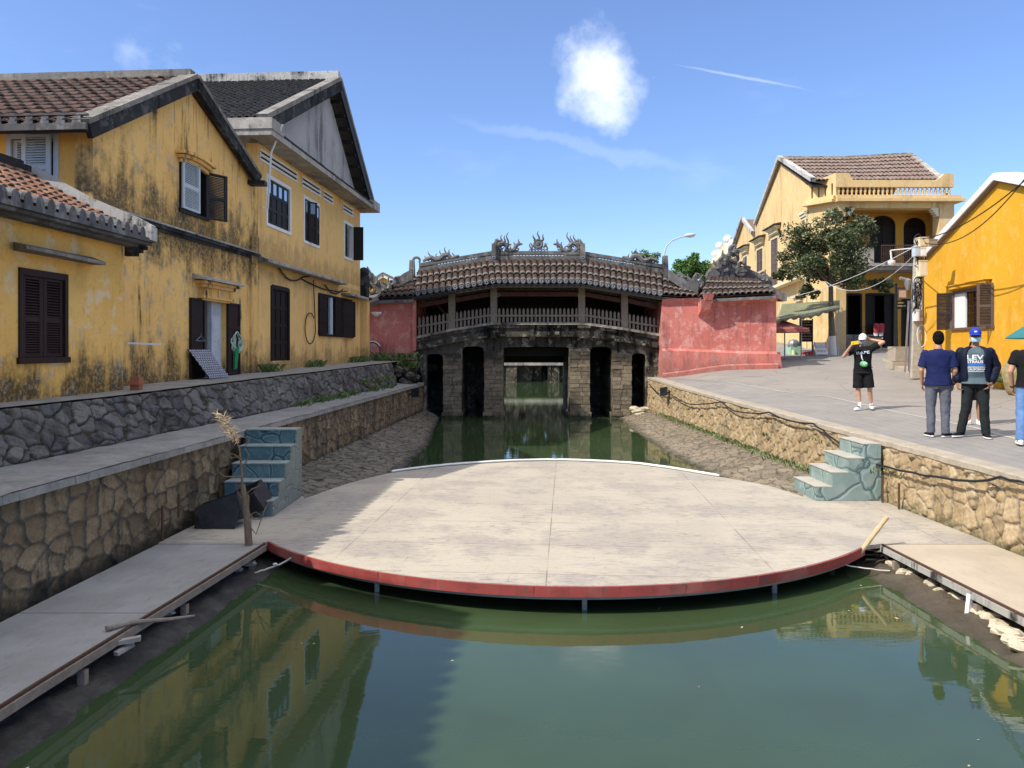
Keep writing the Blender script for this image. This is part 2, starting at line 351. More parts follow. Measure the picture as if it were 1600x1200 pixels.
M['metal'] = plain('grey_metal', (.32,.33,.34), .45, .6, var=.15)
M['rust'] = plain('rusty_metal', (.10,.055,.035), .8, .2, var=.4, sc=20)
M['cable'] = plain('black_cable', (.015,.015,.016), .6, var=.1, bump=0)
M['cablew'] = plain('pale_cable', (.6,.6,.58), .6, var=.1, bump=0)
M['glass'] = plain('window_glass', (.10,.15,.20), .08, 0, var=.1, bump=0, spec=.9)
M['skyglass'] = plain('pale_reflecting_glass', (.38,.46,.55), .06, .5, var=.06, bump=0, spec=.9)
M['bamboo'] = plain('dry_bamboo', (.48,.36,.20), .6, var=.3, sc=14)
M['straw'] = plain('dry_straw', (.55,.42,.26), .8, var=.3, sc=20)
M['stick'] = plain('dead_stick', (.20,.14,.09), .85, var=.4, sc=20)
M['rope'] = plain('pale_rope', (.62,.58,.50), .8, var=.2)
def mk():
    m = NT('weathered_deck_board', .75, 0, .3); P = m.map((1, 1, 1)); x, y, z = m.sep()
    n = m.noise(.55, 6, .65); n2 = m.noise(6.5, 9, .8, m.map((1, 2.4, 1))); n3 = m.noise(26, 5, .7); n4 = m.noise(1.0, 5, .6, m.map((1,1,1), loc=(7,3,0)))
    c = m.mix(m.rng(n, .38, .62), (.45,.40,.315), (.40,.355,.285)); c = m.mix(m.rng(n4, .45, .62, 0, .8), c, (.345,.305,.26))
    c = m.mix(m.math('MULTIPLY', m.rng(n2, .50, .60, 0, .62), m.rng(n4, .42, .54, .25, 1)), c, (.20,.18,.165))
    c = m.mix(m.rng(n3, .45, .8, 0, .3), c, (.22,.19,.15))
    spots = m.rng(m.noise(2.1, 4, .5, m.map((1,1,1), loc=(1,9,0))), .735, .76); c = m.mix(m.math('MULTIPLY', spots, .6), c, (.14,.12,.10))
    def lines(co, per, wd, off=0):
        f = m.math('FRACT', m.math('ADD', m.math('DIVIDE', co, per), off)); return m.math('LESS_THAN', f, wd/per)
    xs = m.math('ADD', x, m.math('MULTIPLY', m.math('SUBTRACT', m.noise(.8, 2, .5), .5), .015))
    br = m.n.new('ShaderNodeTexBrick'); m.lk(m.map((1,1,1), rot=(0,0,R(4)), loc=(.2,.35,0)), br.inputs['Vector']); br.inputs['Scale'].default_value = 1
    br.inputs['Brick Width'].default_value = 2.44; br.inputs['Row Height'].default_value = 1.22; br.inputs['Mortar Size'].default_value = .006; br.inputs['Mortar Smooth'].default_value = .0
    br.offset = 0; c = m.mix(m.math('MULTIPLY', br.outputs['Fac'], m.rng(m.noise(1.3, 4, .6), .40, .56, .1, .75)), c, (.13,.115,.095))
    sm = m.noise(1.6, 9, .8, m.map((.7, 2.6, 1), rot=(0,0,.5))); c = m.mix(m.rng(sm, .55, .63, 0, .5), c, (.27,.25,.25))
    br2 = m.n.new('ShaderNodeTexBrick'); m.lk(m.map((1,1,1), rot=(0,0,R(4)), loc=(.9,.1,0)), br2.inputs['Vector']); br2.inputs['Scale'].default_value = 1
    br2.inputs['Brick Width'].default_value = .61; br2.inputs['Row Height'].default_value = .305; br2.inputs['Mortar Size'].default_value = .004
    c = m.mix(m.math('MULTIPLY', br2.outputs['Fac'], m.rng(m.noise(2.3, 5, .7), .5, .6, 0, .55)), c, (.15,.13,.12))
    m.col(c); m.bump(n3, .25, .01); m.bump(m.math('SUBTRACT', 1, br.outputs['Fac']), .6, .006); return m.m
M['deck'] = mk()
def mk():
    m = NT('walkway_board_shade_tone', .75, 0, .3); n = m.noise(1.2, 6, .65); n2 = m.noise(5, 8, .75, m.map((2.2, .8, 1))); n3 = m.noise(40, 4, .7)
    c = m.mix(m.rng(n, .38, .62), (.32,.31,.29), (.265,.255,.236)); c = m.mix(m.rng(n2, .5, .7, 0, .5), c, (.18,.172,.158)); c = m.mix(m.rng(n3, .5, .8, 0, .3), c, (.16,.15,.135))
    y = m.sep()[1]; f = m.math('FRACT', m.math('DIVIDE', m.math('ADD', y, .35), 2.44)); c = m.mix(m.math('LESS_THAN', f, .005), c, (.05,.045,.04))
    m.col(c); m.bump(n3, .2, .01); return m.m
M['walk'] = mk()  # left walkway board, its shade put into a darker grey
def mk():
    m = NT('walkway_board_sun_tone', .75, 0, .3); n = m.noise(1.2, 6, .65); n2 = m.noise(5, 8, .75, m.map((2.2, .8, 1))); n3 = m.noise(40, 4, .7)
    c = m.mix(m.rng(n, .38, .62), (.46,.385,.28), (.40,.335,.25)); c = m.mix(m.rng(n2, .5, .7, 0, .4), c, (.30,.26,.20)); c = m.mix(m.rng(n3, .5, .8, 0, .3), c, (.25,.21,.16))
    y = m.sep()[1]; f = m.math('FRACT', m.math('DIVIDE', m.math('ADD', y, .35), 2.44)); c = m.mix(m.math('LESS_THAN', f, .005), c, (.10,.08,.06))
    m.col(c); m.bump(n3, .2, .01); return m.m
M['walk2'] = mk()  # same board lighter and warmer, sunlight put into the colour
def mk():
    m = NT('red_fascia', .6, 0, .35); n = m.noise(6, 8, .7, m.map((1,1,3))); n2 = m.noise(1.3, 4, .6)
    c = m.mix(m.rng(n, .45, .7), (.35,.065,.055), (.24,.055,.05)); c = m.mix(m.rng(n2, .48, .62, 0, .55), c, (.40,.16,.12)); c = m.mix(m.rng(m.noise(9,7,.75), .54, .64, 0, .7), c, (.16,.10,.085)); m.col(c); return m.m
M['redf'] = mk()
def mk():
    m = NT('green_turbid_water', .022, 0, .5); m.b.inputs['IOR'].default_value = 1.56; n = m.noise(.25, 4, .55); n2 = m.noise(.9, 3, .5)
    c = m.mix(m.rng(n, .35, .65), (.038,.064,.028), (.050,.080,.034)); m.col(m.mix(m.rng(n2, .45, .65, 0, .4), c, (.040,.052,.019)))
    m.bump(m.noise(1.4, 2, .5, m.map((1, 2.2, 1))), .022, .05); m.bump(m.noise(6, 3, .5, m.map((1, 2.5, 1))), .015, .02); return m.m
M['water'] = mk()
def mk():
    m = NT('canal_mud', .7, 0, .35); n = m.noise(3, 8, .7); n2 = m.noise(20, 6, .7); z = m.sep()[2]
    c = m.mix(m.rng(n, .4, .65), (.10,.075,.048), (.155,.125,.085)); c = m.mix(m.rng(z, -1.22, -1.05, .8, 0, False), c, (.03,.026,.017)); c = m.mix(m.rng(n2, .55, .75, 0, .6), c, (.05,.045,.035))
    m.col(c); m.bump(n2, .7, .03); m.bump(n, .5, .05); return m.m
M['mud'] = mk()
def mk():
    m = NT('grey_mud', .75, 0, .35); n = m.noise(3, 8, .7); n2 = m.noise(20, 6, .7)
    c = m.mix(m.rng(n, .4, .65), (.035,.031,.026), (.08,.072,.06)); c = m.mix(m.rng(n2, .55, .75, 0, .6), c, (.02,.019,.017))
    m.col(c); m.bump(n2, .7, .03); m.bump(n, .6, .06); return m.m
M['mudg'] = mk()
def mk():
    m = NT('worn_asphalt', .85, 0, .3); n = m.noise(.5, 6, .65); n2 = m.noise(60, 4, .7); n3 = m.noise(4, 6, .7, m.map((1,.5,1)))
    c = m.mix(m.rng(n, .35, .65), (.29,.265,.235), (.25,.23,.205)); c = m.mix(m.rng(n2, .45, .75, 0, .35), c, (.12,.11,.10)); c = m.mix(m.rng(n3, .52, .7, 0, .35), c, (.17,.16,.145))
    ck = m.math('LESS_THAN', m.vor(.55, 'DISTANCE_TO_EDGE', m.map((1,1,1)), rnd_=1), .006); c = m.mix(m.math('MULTIPLY', ck, .6), c, (.08,.075,.07))
    m.col(c); m.bump(n2, .35, .01); return m.m
M['road'] = mk()
def mk():
    m = NT('stone_slab_paving', .8, 0, .3); n = m.noise(.8, 6, .65); n2 = m.noise(45, 4, .7)
    br = m.n.new('ShaderNodeTexBrick'); m.lk(m.map((1,1,1), rot=(0,0,R(91.5))), br.inputs['Vector']); br.inputs['Scale'].default_value = 1
    br.inputs['Brick Width'].default_value = .42; br.inputs['Row Height'].default_value = .22; br.inputs['Mortar Size'].default_value = .012; br.inputs['Bias'].default_value = 0
    br.inputs['Color1'].default_value = (.27,.255,.232,1); br.inputs['Color2'].default_value = (.225,.212,.195,1); br.inputs['Mortar'].default_value = (.19,.178,.16,1)
    c = m.mix(m.rng(n, .38, .62, 0, .5), br.outputs['Color'], (.30,.28,.25)); c = m.mix(m.rng(n2, .45, .75, 0, .3), c, (.10,.095,.09))
    m.col(c); m.bump(m.math('SUBTRACT', m.math('MULTIPLY', n2, .3), br.outputs['Fac']), .5, .008); return m.m
M['slab'] = mk()
M['kerb'] = plain('worn_kerb_concrete', (.36,.31,.24), .85, var=.3, sc=4, bump=.4)
M['path'] = plain('worn_path_concrete', (.27,.26,.238), .85, var=.4, sc=2.2, bump=.4)
M['ground'] = plain('dusty_ground', (.16,.135,.10), .95, var=.3, sc=.6)
M['paint'] = plain('worn_white_line', (.40,.385,.35), .8, var=.35, sc=9)
def mk(name, c1, c2, ln, sc):
    m = NT(name, .6, 0, .3); n = m.noise(3, 5, .6); v = m.map((1,1,1)); w_ = m.n.new('ShaderNodeVectorMath'); w_.operation = 'ADD'
    nn = m.n.new('ShaderNodeTexNoise'); m.lk(m.pos, nn.inputs['Vector']); nn.inputs['Scale'].default_value = 2.2
    s2 = m.n.new('ShaderNodeVectorMath'); s2.operation = 'SCALE'; m.l.new(nn.outputs['Color'], s2.inputs[0]); s2.inputs['Scale'].default_value = .35
    m.l.new(m.pos, w_.inputs[0]); m.l.new(s2.outputs[0], w_.inputs[1])
    e = m.vor(sc, 'DISTANCE_TO_EDGE', w_.outputs[0]); e2 = m.vor(sc*1.9, 'DISTANCE_TO_EDGE', w_.outputs[0])
    c = m.mix(m.rng(n, .35, .65), c1, c2); c = m.mix(m.rng(e, .035, .0, 0, .9), c, ln); c = m.mix(m.math('MULTIPLY', m.rng(e2, .02, 0, 0, .8), m.rng(m.noise(1.7), .48, .55)), c, ln)
    c = m.mix(m.rng(m.math('ABSOLUTE', m.math('SUBTRACT', e, .075)), .02, 0, 0, .35), c, (.42,.50,.50))
    c = m.mix(m.rng(m.noise(14, 6, .7), .5, .75, 0, .45), c, (.30,.30,.26))
    m.col(c); m.bump(m.rng(e, 0, .08), .5, .02); return m.m
M['teal1'] = mk('teal_faux_stone_side', (.20,.225,.195), (.15,.19,.17), (.085,.10,.09), 3.6)
M['teal3'] = mk('teal_faux_stone_riser', (.055,.125,.145), (.10,.18,.195), (.012,.035,.045), 2.6)
M['teal2'] = mk('teal_faux_stone_pale', (.19,.265,.25), (.25,.32,.30), (.045,.10,.11), 2.2)
M['tealt'] = plain('dusty_teal_tread', (.26,.30,.285), .8, var=.3, sc=6)
M['tealt2'] = plain('dusty_pale_tread', (.42,.39,.33), .8, var=.2, sc=6)
def mk():
    m = NT('coursed_pier_blocks', .88, 0, .2); x, y, z = m.sep()
    cb = m.n.new('ShaderNodeCombineXYZ'); m.lk(m.math('ADD', x, m.math('MULTIPLY', y, .8)), cb.inputs[0]); m.lk(z, cb.inputs[1])
    nz = m.n.new('ShaderNodeTexNoise'); m.lk(m.pos, nz.inputs['Vector']); nz.inputs['Scale'].default_value = 2; sv = m.n.new('ShaderNodeVectorMath'); sv.operation = 'MULTIPLY_ADD'
    m.l.new(nz.outputs['Color'], sv.inputs[0]); sv.inputs[1].default_value = (.10,.07,.1); m.l.new(cb.outputs[0], sv.inputs[2])
    br = m.n.new('ShaderNodeTexBrick'); m.l.new(sv.outputs[0], br.inputs['Vector']); br.inputs['Scale'].default_value = 1; br.inputs['Mortar Size'].default_value = .016; br.inputs['Mortar Smooth'].default_value = .3
    br.inputs['Brick Width'].default_value = .52; br.inputs['Row Height'].default_value = .17; br.inputs['Color1'].default_value = (.40,.31,.175,1); br.inputs['Color2'].default_value = (.27,.215,.13,1)
    n = m.noise(5, 8, .7); n2 = m.noise(2, 5, .6); c = m.mix(m.rng(n, .47, .64, 0, .6), m.ramp(m.attr(), [(0, (.15,.122,.085)), (.5, (.215,.175,.12)), (1, (.28,.23,.155))]), (.07,.056,.04))
    up = m.math('ADD', m.rng(z, .3, 1.5, 0, .5, False), m.math('MULTIPLY', n2, .75)); c = m.mix(m.rng(up, .55, .85, 0, .9), c, (.035,.032,.027))
    dn = m.math('ADD', m.rng(z, -1.2, -.7, .5, 0, False), m.math('MULTIPLY', n, .6)); c = m.mix(m.rng(dn, .55, .8, 0, .9), c, (.03,.035,.018))
    m.col(c); m.bump(n, .8, .05); return m.m
M['pier'] = mk()
def leafm(name, c1, c2, c3):
    m = NT(name, .5, 0, .4); a = m.attr(); m.col(m.ramp(a, [(0, c1), (.5, c2), (1, c3)])); return m.m
M['leaf'] = leafm('dark_olive_leaves', (.028,.042,.014), (.07,.09,.03), (.18,.185,.085))
M['leaf2'] = leafm('fresh_green_leaves', (.04,.10,.02), (.07,.16,.03), (.12,.22,.05))
M['leaf3'] = leafm('grass_blades', (.05,.09,.02), (.09,.14,.03), (.16,.19,.06))
M['bark'] = plain('grey_bark', (.16,.13,.10), .9, var=.5, sc=14, bump=.6)
M['barkw'] = plain('limewashed_bark', (.68,.66,.62), .85, var=.25, sc=14, bump=.5)
# ================================================================ canal, walls, streets
def LX(y): return -4.9+.052*y          # face of the left canal wall
def RX(y): return 6.25-.032*y          # face of the right canal wall
LPZ = .2                               # left path level
def sstep(a, b, t): t = max(0, min(1, (t-a)/(b-a))); return t*t*(3-2*t)
def roadz(x, y):
    y2 = min(y, 44)
    z = .016*(y2-9)+.03*min(max(x-6.5, 0), 9)+.05*max(0, y2-22)*sstep(5.2, 8.5, x)
    return z+.05*sstep(24, 29, y)*(1-sstep(5.2, 8.5, x))
def GR(px, py, dz=0):
    for k in range(400, 12000):
        Y = k*.01; p = S(px, py, Y)
        if p.z <= roadz(p.x, Y)+dz: return p
    return p
def vhash(i, j, s):
    t = np.sin(i*127.1+j*311.7+s*74.7)*43758.5453; return t-np.floor(t)
def voronoi(U, V, seed=0, jit=.8, p=3.0, drop=0):
    iu = np.floor(U); iv = np.floor(V); best = np.full(U.shape, 9.); b2 = best.copy(); idd = np.zeros(U.shape)
    for di in (-2, -1, 0, 1, 2):
        for dj in (-2, -1, 0, 1, 2):
            ci = iu+di; cj = iv+dj; r = vhash(ci, cj, seed+3)
            cx = ci+.5+(vhash(ci, cj, seed)-.5)*jit; cy = cj+.5+(vhash(ci, cj, seed+1)-.5)*jit
            wgt = .78+.5*vhash(ci, cj, seed+5)
            d = (np.abs(U-cx)**p+np.abs(V-cy)**p)**(1/p)*wgt
            d = np.where(r < drop, 9., d)
            m = d < best; b2 = np.where(m, best, np.minimum(b2, d)); idd = np.where(m, vhash(ci, cj, seed+2), idd); best = np.where(m, d, best)
    return best, b2, idd
def snoise(U, V, s=0):
    a = 0
    for k, (f, g) in enumerate(((1.3, .9), (2.9, 2.3), (6.1, 5.3), (13., 11.))):
        a = a+np.sin(U*f+V*g*.7+s+k*1.7)*np.cos(V*f*1.1-U*g*.4+s*2.1+k)/(k+1.3)
    return a
def gridmesh(name, P, attrs, mat, parent=None, smooth=True):
    """P: (ny,nx,3) array"""
    ny, nx, _ = P.shape; off = np.array(parent_loc(parent)) if parent else np.zeros(3)
    me = bpy.data.meshes.new(name); v = (P-off).reshape(-1, 3)
    i = np.arange(ny*nx).reshape(ny, nx); q = np.stack([i[:-1,:-1], i[:-1,1:], i[1:,1:], i[1:,:-1]], -1).reshape(-1, 4)
    me.from_pydata(v.tolist(), [], q.tolist()); me.update()
    for k, a in attrs.items():
        t = me.attributes.new(k, 'FLOAT', 'POINT'); t.data.foreach_set('value', a.reshape(-1).astype(np.float32))
    me.materials.append(mat)
    if smooth: me.polygons.foreach_set('use_smooth', [True]*len(me.polygons))
    o = bpy.data.objects.new(name, me); C.objects.link(o)
    if parent: o.parent = parent
    return o
def stone_face(name, y0, y1, low, high, nv, cu, cv, mat, parent=None, seed=0, relief=.03, edge=.09, ribbon=0, jit=.8, drop=0, res=.0021, pw=3., rough=.012, curve=None, flip=1):
    """rubble face between two curves low(y), high(y) -> 3D point; stones sized cu x cv metres"""
    ys = [y0]
    while ys[-1] < y1: ys.append(ys[-1]+max(.014, res*abs(ys[-1])))
    ys = np.array(ys); t = np.linspace(0, 1, nv); A = np.array([low(y) for y in ys]); B = np.array([high(y) for y in ys])
    P = A[None]*(1-t)[:,None,None]+B[None]*t[:,None,None]
    H = np.linalg.norm(B-A, axis=1)[None]*t[:,None]; U = np.broadcast_to(ys[None], H.shape)
    wu = snoise(U*2.2, H*2.2, seed)*.10; wv = snoise(U*1.7+9, H*1.9, seed+4)*.10
    f1, f2, idd = voronoi(U/cu+wu, H/cv+wv, seed, jit, pw, drop); e = f2-f1
    st = np.clip(e/edge, 0, 1); mo = 1-np.clip((e-edge*.25)/(edge*.5), 0, 1)
    bulge = np.sqrt(np.clip(st, 0, 1)) if not ribbon else -np.clip(st*1.4, 0, 1)+.8*np.clip(1-e/(edge*.9), 0, 1)*0
    d = bulge*relief*(.75+.5*idd)+snoise(U*9, H*9, seed)*rough+(idd-.5)*relief*.5*st
    du = np.gradient(P, axis=1); dv = np.gradient(P, axis=0); n = np.cross(du, dv); n /= np.linalg.norm(n, axis=2)[..., None]+1e-9
    fade = np.clip(np.minimum(t, 1-t)/.03, 0, 1)[:,None]
    P = P+n*flip*(d*fade)[..., None]
    return gridmesh(name, P, {'st': idd, 'mo': mo}, mat, parent)
struct = lambda o: tag(o, kind='structure')
# --- left canal wall
SL = .18; LY0 = -3.5
cw = thing('canal_wall', 'tan rubble stone canal wall in shade below the left path', 'wall', (LX(10), 10, -1))
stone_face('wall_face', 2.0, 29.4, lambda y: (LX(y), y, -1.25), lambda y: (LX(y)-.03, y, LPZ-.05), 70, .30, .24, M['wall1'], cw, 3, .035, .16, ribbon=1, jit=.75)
mb = MB(); mb.hexa([(LX(LY0)-.55,LY0,-1.4),(LX(LY0)-.17,LY0,-1.4),(LX(29.4)-.17,29.4,-1.4),(LX(29.4)-.55,29.4,-1.4),(LX(LY0)-.55,LY0,LPZ-.07),(LX(LY0)-.17,LY0,LPZ-.07),(LX(29.4)-.17,29.4,LPZ-.07),(LX(29.4)-.55,29.4,LPZ-.07)])
mb.build('wall_core', M['path'], cw)
mb = MB(); mb.hexa([(LX(LY0)-.06,LY0,-1.3),(LX(LY0)+.01,LY0,-1.3),(LX(2)+.01,2.0,-1.3),(LX(2)-.06,2.0,-1.3),(LX(LY0)-.06,LY0,LPZ-.06),(LX(LY0)+.01,LY0,LPZ-.06),(LX(2)+.01,2.0,LPZ-.06),(LX(2)-.06,2.0,LPZ-.06)]); mb.build('wall_end', M['path'], cw)
# --- left path
def path_in(y): return LX(y)-(1.02-.025*(y-8)) if y > 8 else LX(y)-1.02
def strip(name, ys, fa, fb, na, mat, amp=.0, seed=0, parent=None, edge=0):
    P = np.zeros((len(ys), na, 3))
    for i, y in enumerate(ys):
        a = Vector(fa(y)); b = Vector(fb(y))
        for j in range(na):
            q = a.lerp(b, j/(na-1)); P[i, j] = q
    U = P[..., 0]; V = P[..., 1]; P[..., 2] += snoise(U*1.6, V*1.6, seed)*amp
    if edge: P[:, 0, 0] += snoise(V[:, 0]*5, V[:, 0]*3, seed)*edge
    return gridmesh(name, P, {}, mat, parent)
ys = list(np.arange(-3, 29.6, .12))
struct(strip('path', ys, lambda y: (LX(y)+.015, y, LPZ), lambda y: (path_in(y)-.5, y, LPZ+.05), 14, M['path'], .006, 1, edge=.012))
mb = MB(); nb = 130
for k in range(nb):   # worn lip of the path
    y = LY0+5.5+k*(29.3-LY0-5.5)/nb; y2 = y+(29.3-LY0-5.5)/nb*.99
    j = .012*rnd.random(); mb.hexa([(LX(y)-.1,y,LPZ-.10-j),(LX(y)+.012+j,y,LPZ-.09),(LX(y2)+.012+j,y2,LPZ-.09),(LX(y2)-.1,y2,LPZ-.10-j),(LX(y)-.1,y,LPZ-.008),(LX(y)+.008+j,y,LPZ-.009),(LX(y2)+.008+j,y2,LPZ-.009),(LX(y2)-.1,y2,LPZ-.008)])
mb.build('coping', M['kerb'] if False else M['path'], cw)
# --- sloping terrace wall of grey stones, in two steps
TZ = .84
def tz(y): return TZ+.012*max(0, y-11)
tw = thing('terrace_wall', 'sloping dark grey rubble wall under the left houses, above the path', 'wall', (-5.5, 12, .2))
def thigh(y):
    y = min(y, 28.2); return (path_in(y)-.33+.12*sstep(17, 19, y), y, tz(y)-.03)
stone_face('wall_face', 3.0, 26.8, lambda y: (path_in(y)+.02, y, LPZ+.02), thigh, 60, .25, .21, M['wall3'], tw, 11, .045, .20, jit=1.0, pw=2.4, rough=.022)
# return end of the terrace
mb = MB(); e0 = Vector((path_in(26.8)+.02, 26.8, LPZ)); e1 = Vector(thigh(26.8))
mb.add([e0, e0+Vector((-2.6, 2.0, 0)), e1+Vector((-2.4, 1.2, .1)), e1], [(0,1,2,3)]); mb.build('wall_end', M['wall3'], tw)
ys = list(np.arange(-3, 30, .2))
struct(strip('terrace', ys, lambda y: (thigh(max(y, 3))[0]+.015-(0 if y > 3 else 0), y, tz(y)), lambda y: (-60, y, tz(y)+.02), 40, M['path'], .004, 5, edge=.02))
# raised kerb platform in front of the grey-gabled house
# --- right canal wall
rw = thing('canal_wall', 'sunlit sandy rubble stone canal wall below the street on the right', 'wall', (RX(10), 10, -1))
def rtop(y): return roadz(RX(y), y)
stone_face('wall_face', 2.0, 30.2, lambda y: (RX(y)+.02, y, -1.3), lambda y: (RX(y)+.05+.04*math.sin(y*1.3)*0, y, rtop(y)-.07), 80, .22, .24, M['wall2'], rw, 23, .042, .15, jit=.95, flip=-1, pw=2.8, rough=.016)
mb = MB(); mb.hexa([(RX(LY0)+.1,LY0,-1.4),(RX(LY0)+.8,LY0,-1.4),(RX(30.4)+.8,30.4,-1.4),(RX(30.4)+.1,30.4,-1.4),(RX(LY0)+.1,LY0,-.3),(RX(LY0)+.8,LY0,-.3),(RX(30.4)+.8,30.4,.15),(RX(30.4)+.1,30.4,.15)]); mb.build('wall_core', M['kerb'], rw)
mb = MB(); mb.hexa([(RX(LY0)-.0,LY0,-1.3),(RX(LY0)+.3,LY0,-1.3),(RX(2)+.3,2.0,-1.3),(RX(2)-.0,2.0,-1.3),(RX(LY0)-.0,LY0,-.2),(RX(LY0)+.3,LY0,-.2),(RX(2)+.3,2.0,-.12),(RX(2)-.0,2.0,-.12)]); mb.build('wall_end', M['kerb'], rw)
# coping of the right wall: rough concrete cap
P = []
for y in np.arange(2.0, 30.4, .06):
    r = rtop(y); nx = float(snoise(np.array(y*3.0), np.array(1.), 2))*.012; nz = float(snoise(np.array(y*4.0), np.array(3.), 5))*.006
    P.append([(RX(y)+.06, y, r-.14+nz), (RX(y)-.005+nx, y, r-.075+nz), (RX(y)+.0+nx, y, r-.006+nz), (RX(y)+.03, y, r+.008), (RX(y)+.20, y, r+.006), (RX(y)+.33, y, r-.002+roadz(RX(y)+.33, y)-r+.006), (RX(y)+.36, y, r-.05)])
gridmesh('coping', np.array(P), {}, M['kerb'], rw, smooth=False)
# --- street on the right: slabs beside the wall, asphalt beyond
def sheet(name, xs, ys, mat, dz, xf=None):
    P = np.zeros((len(ys), len(xs), 3))
    for i, y in enumerate(ys):
        for j, x in enumerate(xs):
            X = xf(x, y) if xf else x; P[i, j] = (X, y, roadz(X, y)+dz)
    return struct(gridmesh(name, P, {}, mat))
ysr = list(np.arange(-4, 46, .5))+[60, 90, 140, 220]
LINE = [GR(1010, 590), GR(1130, 597), GR(1300, 621), GR(1400, 644), GR(1520, 668), GR(1600, 690)]
def lx(y):   # x of the painted line
    pts = sorted([(p.y, p.x) for p in LINE]+[(-5, LINE[-1].x)]); return float(np.interp(y, [a for a, b in pts], [b for a, b in pts]))
sheet('pavement', np.linspace(0, 1, 8), [y for y in ysr if y <= 30.5], M['slab'], 0, lambda t, y: RX(y)+.3+(lx(y)+.3-RX(y)-.3)*t)
sheet('road', list(np.arange(0, 30, .8))+[40, 60, 100, 180], ysr, M['road'], -.004, lambda t, y: (min(RX(y), 5.3) if y < 30.5 else 5.6)+.25+t+(max(0, lx(y)-.1-RX(y)) if y < 30.5 else 0))
Pl = []
for y in np.arange(3, 29, .4):
    Pl.append([(lx(y)-.03, y, roadz(lx(y), y)+.005), (lx(y)+.06, y, roadz(lx(y), y)+.005)])
struct(gridmesh('road_marking', np.array(Pl), {}, M['paint']))
# --- water, bed, ground
mb = MB(); mb.add([(-5.2,-4,-1.2),(6.6,-4,-1.2),(6.6,120,-1.2),(-5.2,120,-1.2)], [(0,1,2,3)]); struct(mb.build('water', M['water']))
mb = MB(); mb.add([(-600,-600,-1.9),(600,-600,-1.9),(600,900,-1.9),(-600,900,-1.9)], [(0,1,2,3)]); struct(mb.build('ground', M['ground']))
mb = MB()   # town ground left, right, far and behind
mb.box(-400, -60, -200, 500, -1.5, .9); mb.box(-60, -4.6, 30, 500, -1.5, .85); mb.box(-60, 60, -200, -4, -1.5, -.02); mb.box(60, 400, -200, 500, -1.5, -.3); mb.box(5.2, 60, 46, 500, -1.5, 1.0); mb.box(-4.6, 5.2, 120, 500, -1.5, 1.0)
struct(mb.build('ground', M['ground']))
# --- paved aprons and mud banks
ap = thing('paved_apron', 'sunlit crazy-paved stone apron sloping into the canal at the foot of the right wall', 'embankment', (5, 18, -1))
def az(y): return -.93-.06*sstep(14, 28, y)
def rin(y): return np.interp(y, [12.9, 16, 20, 26, 30.5], [4.4, 4.05, 3.75, 3.75, 3.95])
stone_face('paving', 12.6, 30.4, lambda y: (float(rin(y)), y, -1.24), lambda y: (RX(y)+.06, y, -.80-.004*(y-13)), 60, .34, .24, M['apron'], ap, 31, .022, .14, jit=.95, pw=2.3, rough=.010, res=.0028)
ap = thing('paved_apron', 'shaded crazy-paved stone apron sloping into the canal at the foot of the left wall', 'embankment', (-3.5, 18, -1))
def lin(y): return np.interp(y, [11.5, 14, 17, 22, 26, 30.2], [-1.9, -2.1, -2.1, -2.05, -2.4, -2.7])
stone_face('paving', 11.8, 30.2, lambda y: (LX(y)-.05, y, -.80-.004*(y-13)), lambda y: (float(lin(y)), y, -1.26), 64, .34, .24, M['apron2'], ap, 37, .022, .14, jit=.95, pw=2.3, rough=.010, res=.0028)
def bank(name, ys, fa, fb, na, mat, seed):
    P = np.zeros((len(ys), na, 3))
    for i, y in enumerate(ys):
        a = Vector(fa(y)); b = Vector(fb(y))
        hi, lo_ = max(a.z, b.z), min(a.z, b.z)
        for j in range(na):
            q = a.lerp(b, j/(na-1)); f = (q.z-lo_)/(hi-lo_); q.z = lo_+(hi-lo_)*f**.25; P[i, j] = q
    P[..., 2] += snoise(P[..., 0]*4, P[..., 1]*4, seed)*.022+snoise(P[..., 0]*13, P[..., 1]*12, seed+3)*.012
    return struct(gridmesh(name, P, {}, mat))
def WL(y): return np.interp(y, [-4, 5.19, 9.44, 12], [-4.0, -3.46, -3.07, -3.0])    # outer edge of the left walkway
def WR(y): return np.interp(y, [-4, 12], [4.90, 4.50])        # outer edge of the right walkway
bank('mud_bank', list(np.arange(-3.5, 12.6, .05)), lambda y: (LX(y)+.02, y, -.98), lambda y: (WL(y)+.30, y, -1.42), 60, M['mudg'], 4)
bank('mud_bank', list(np.arange(-3.5, 12.8, .05)), lambda y: (WR(y)-.45, y, -1.42), lambda y: (RX(y)-.02, y, -.98), 60, M['mud'], 8)
ORD = 'first second third fourth fifth sixth seventh eighth ninth tenth eleventh twelfth thirteenth fourteenth fifteenth sixteenth seventeenth eighteenth'.split()
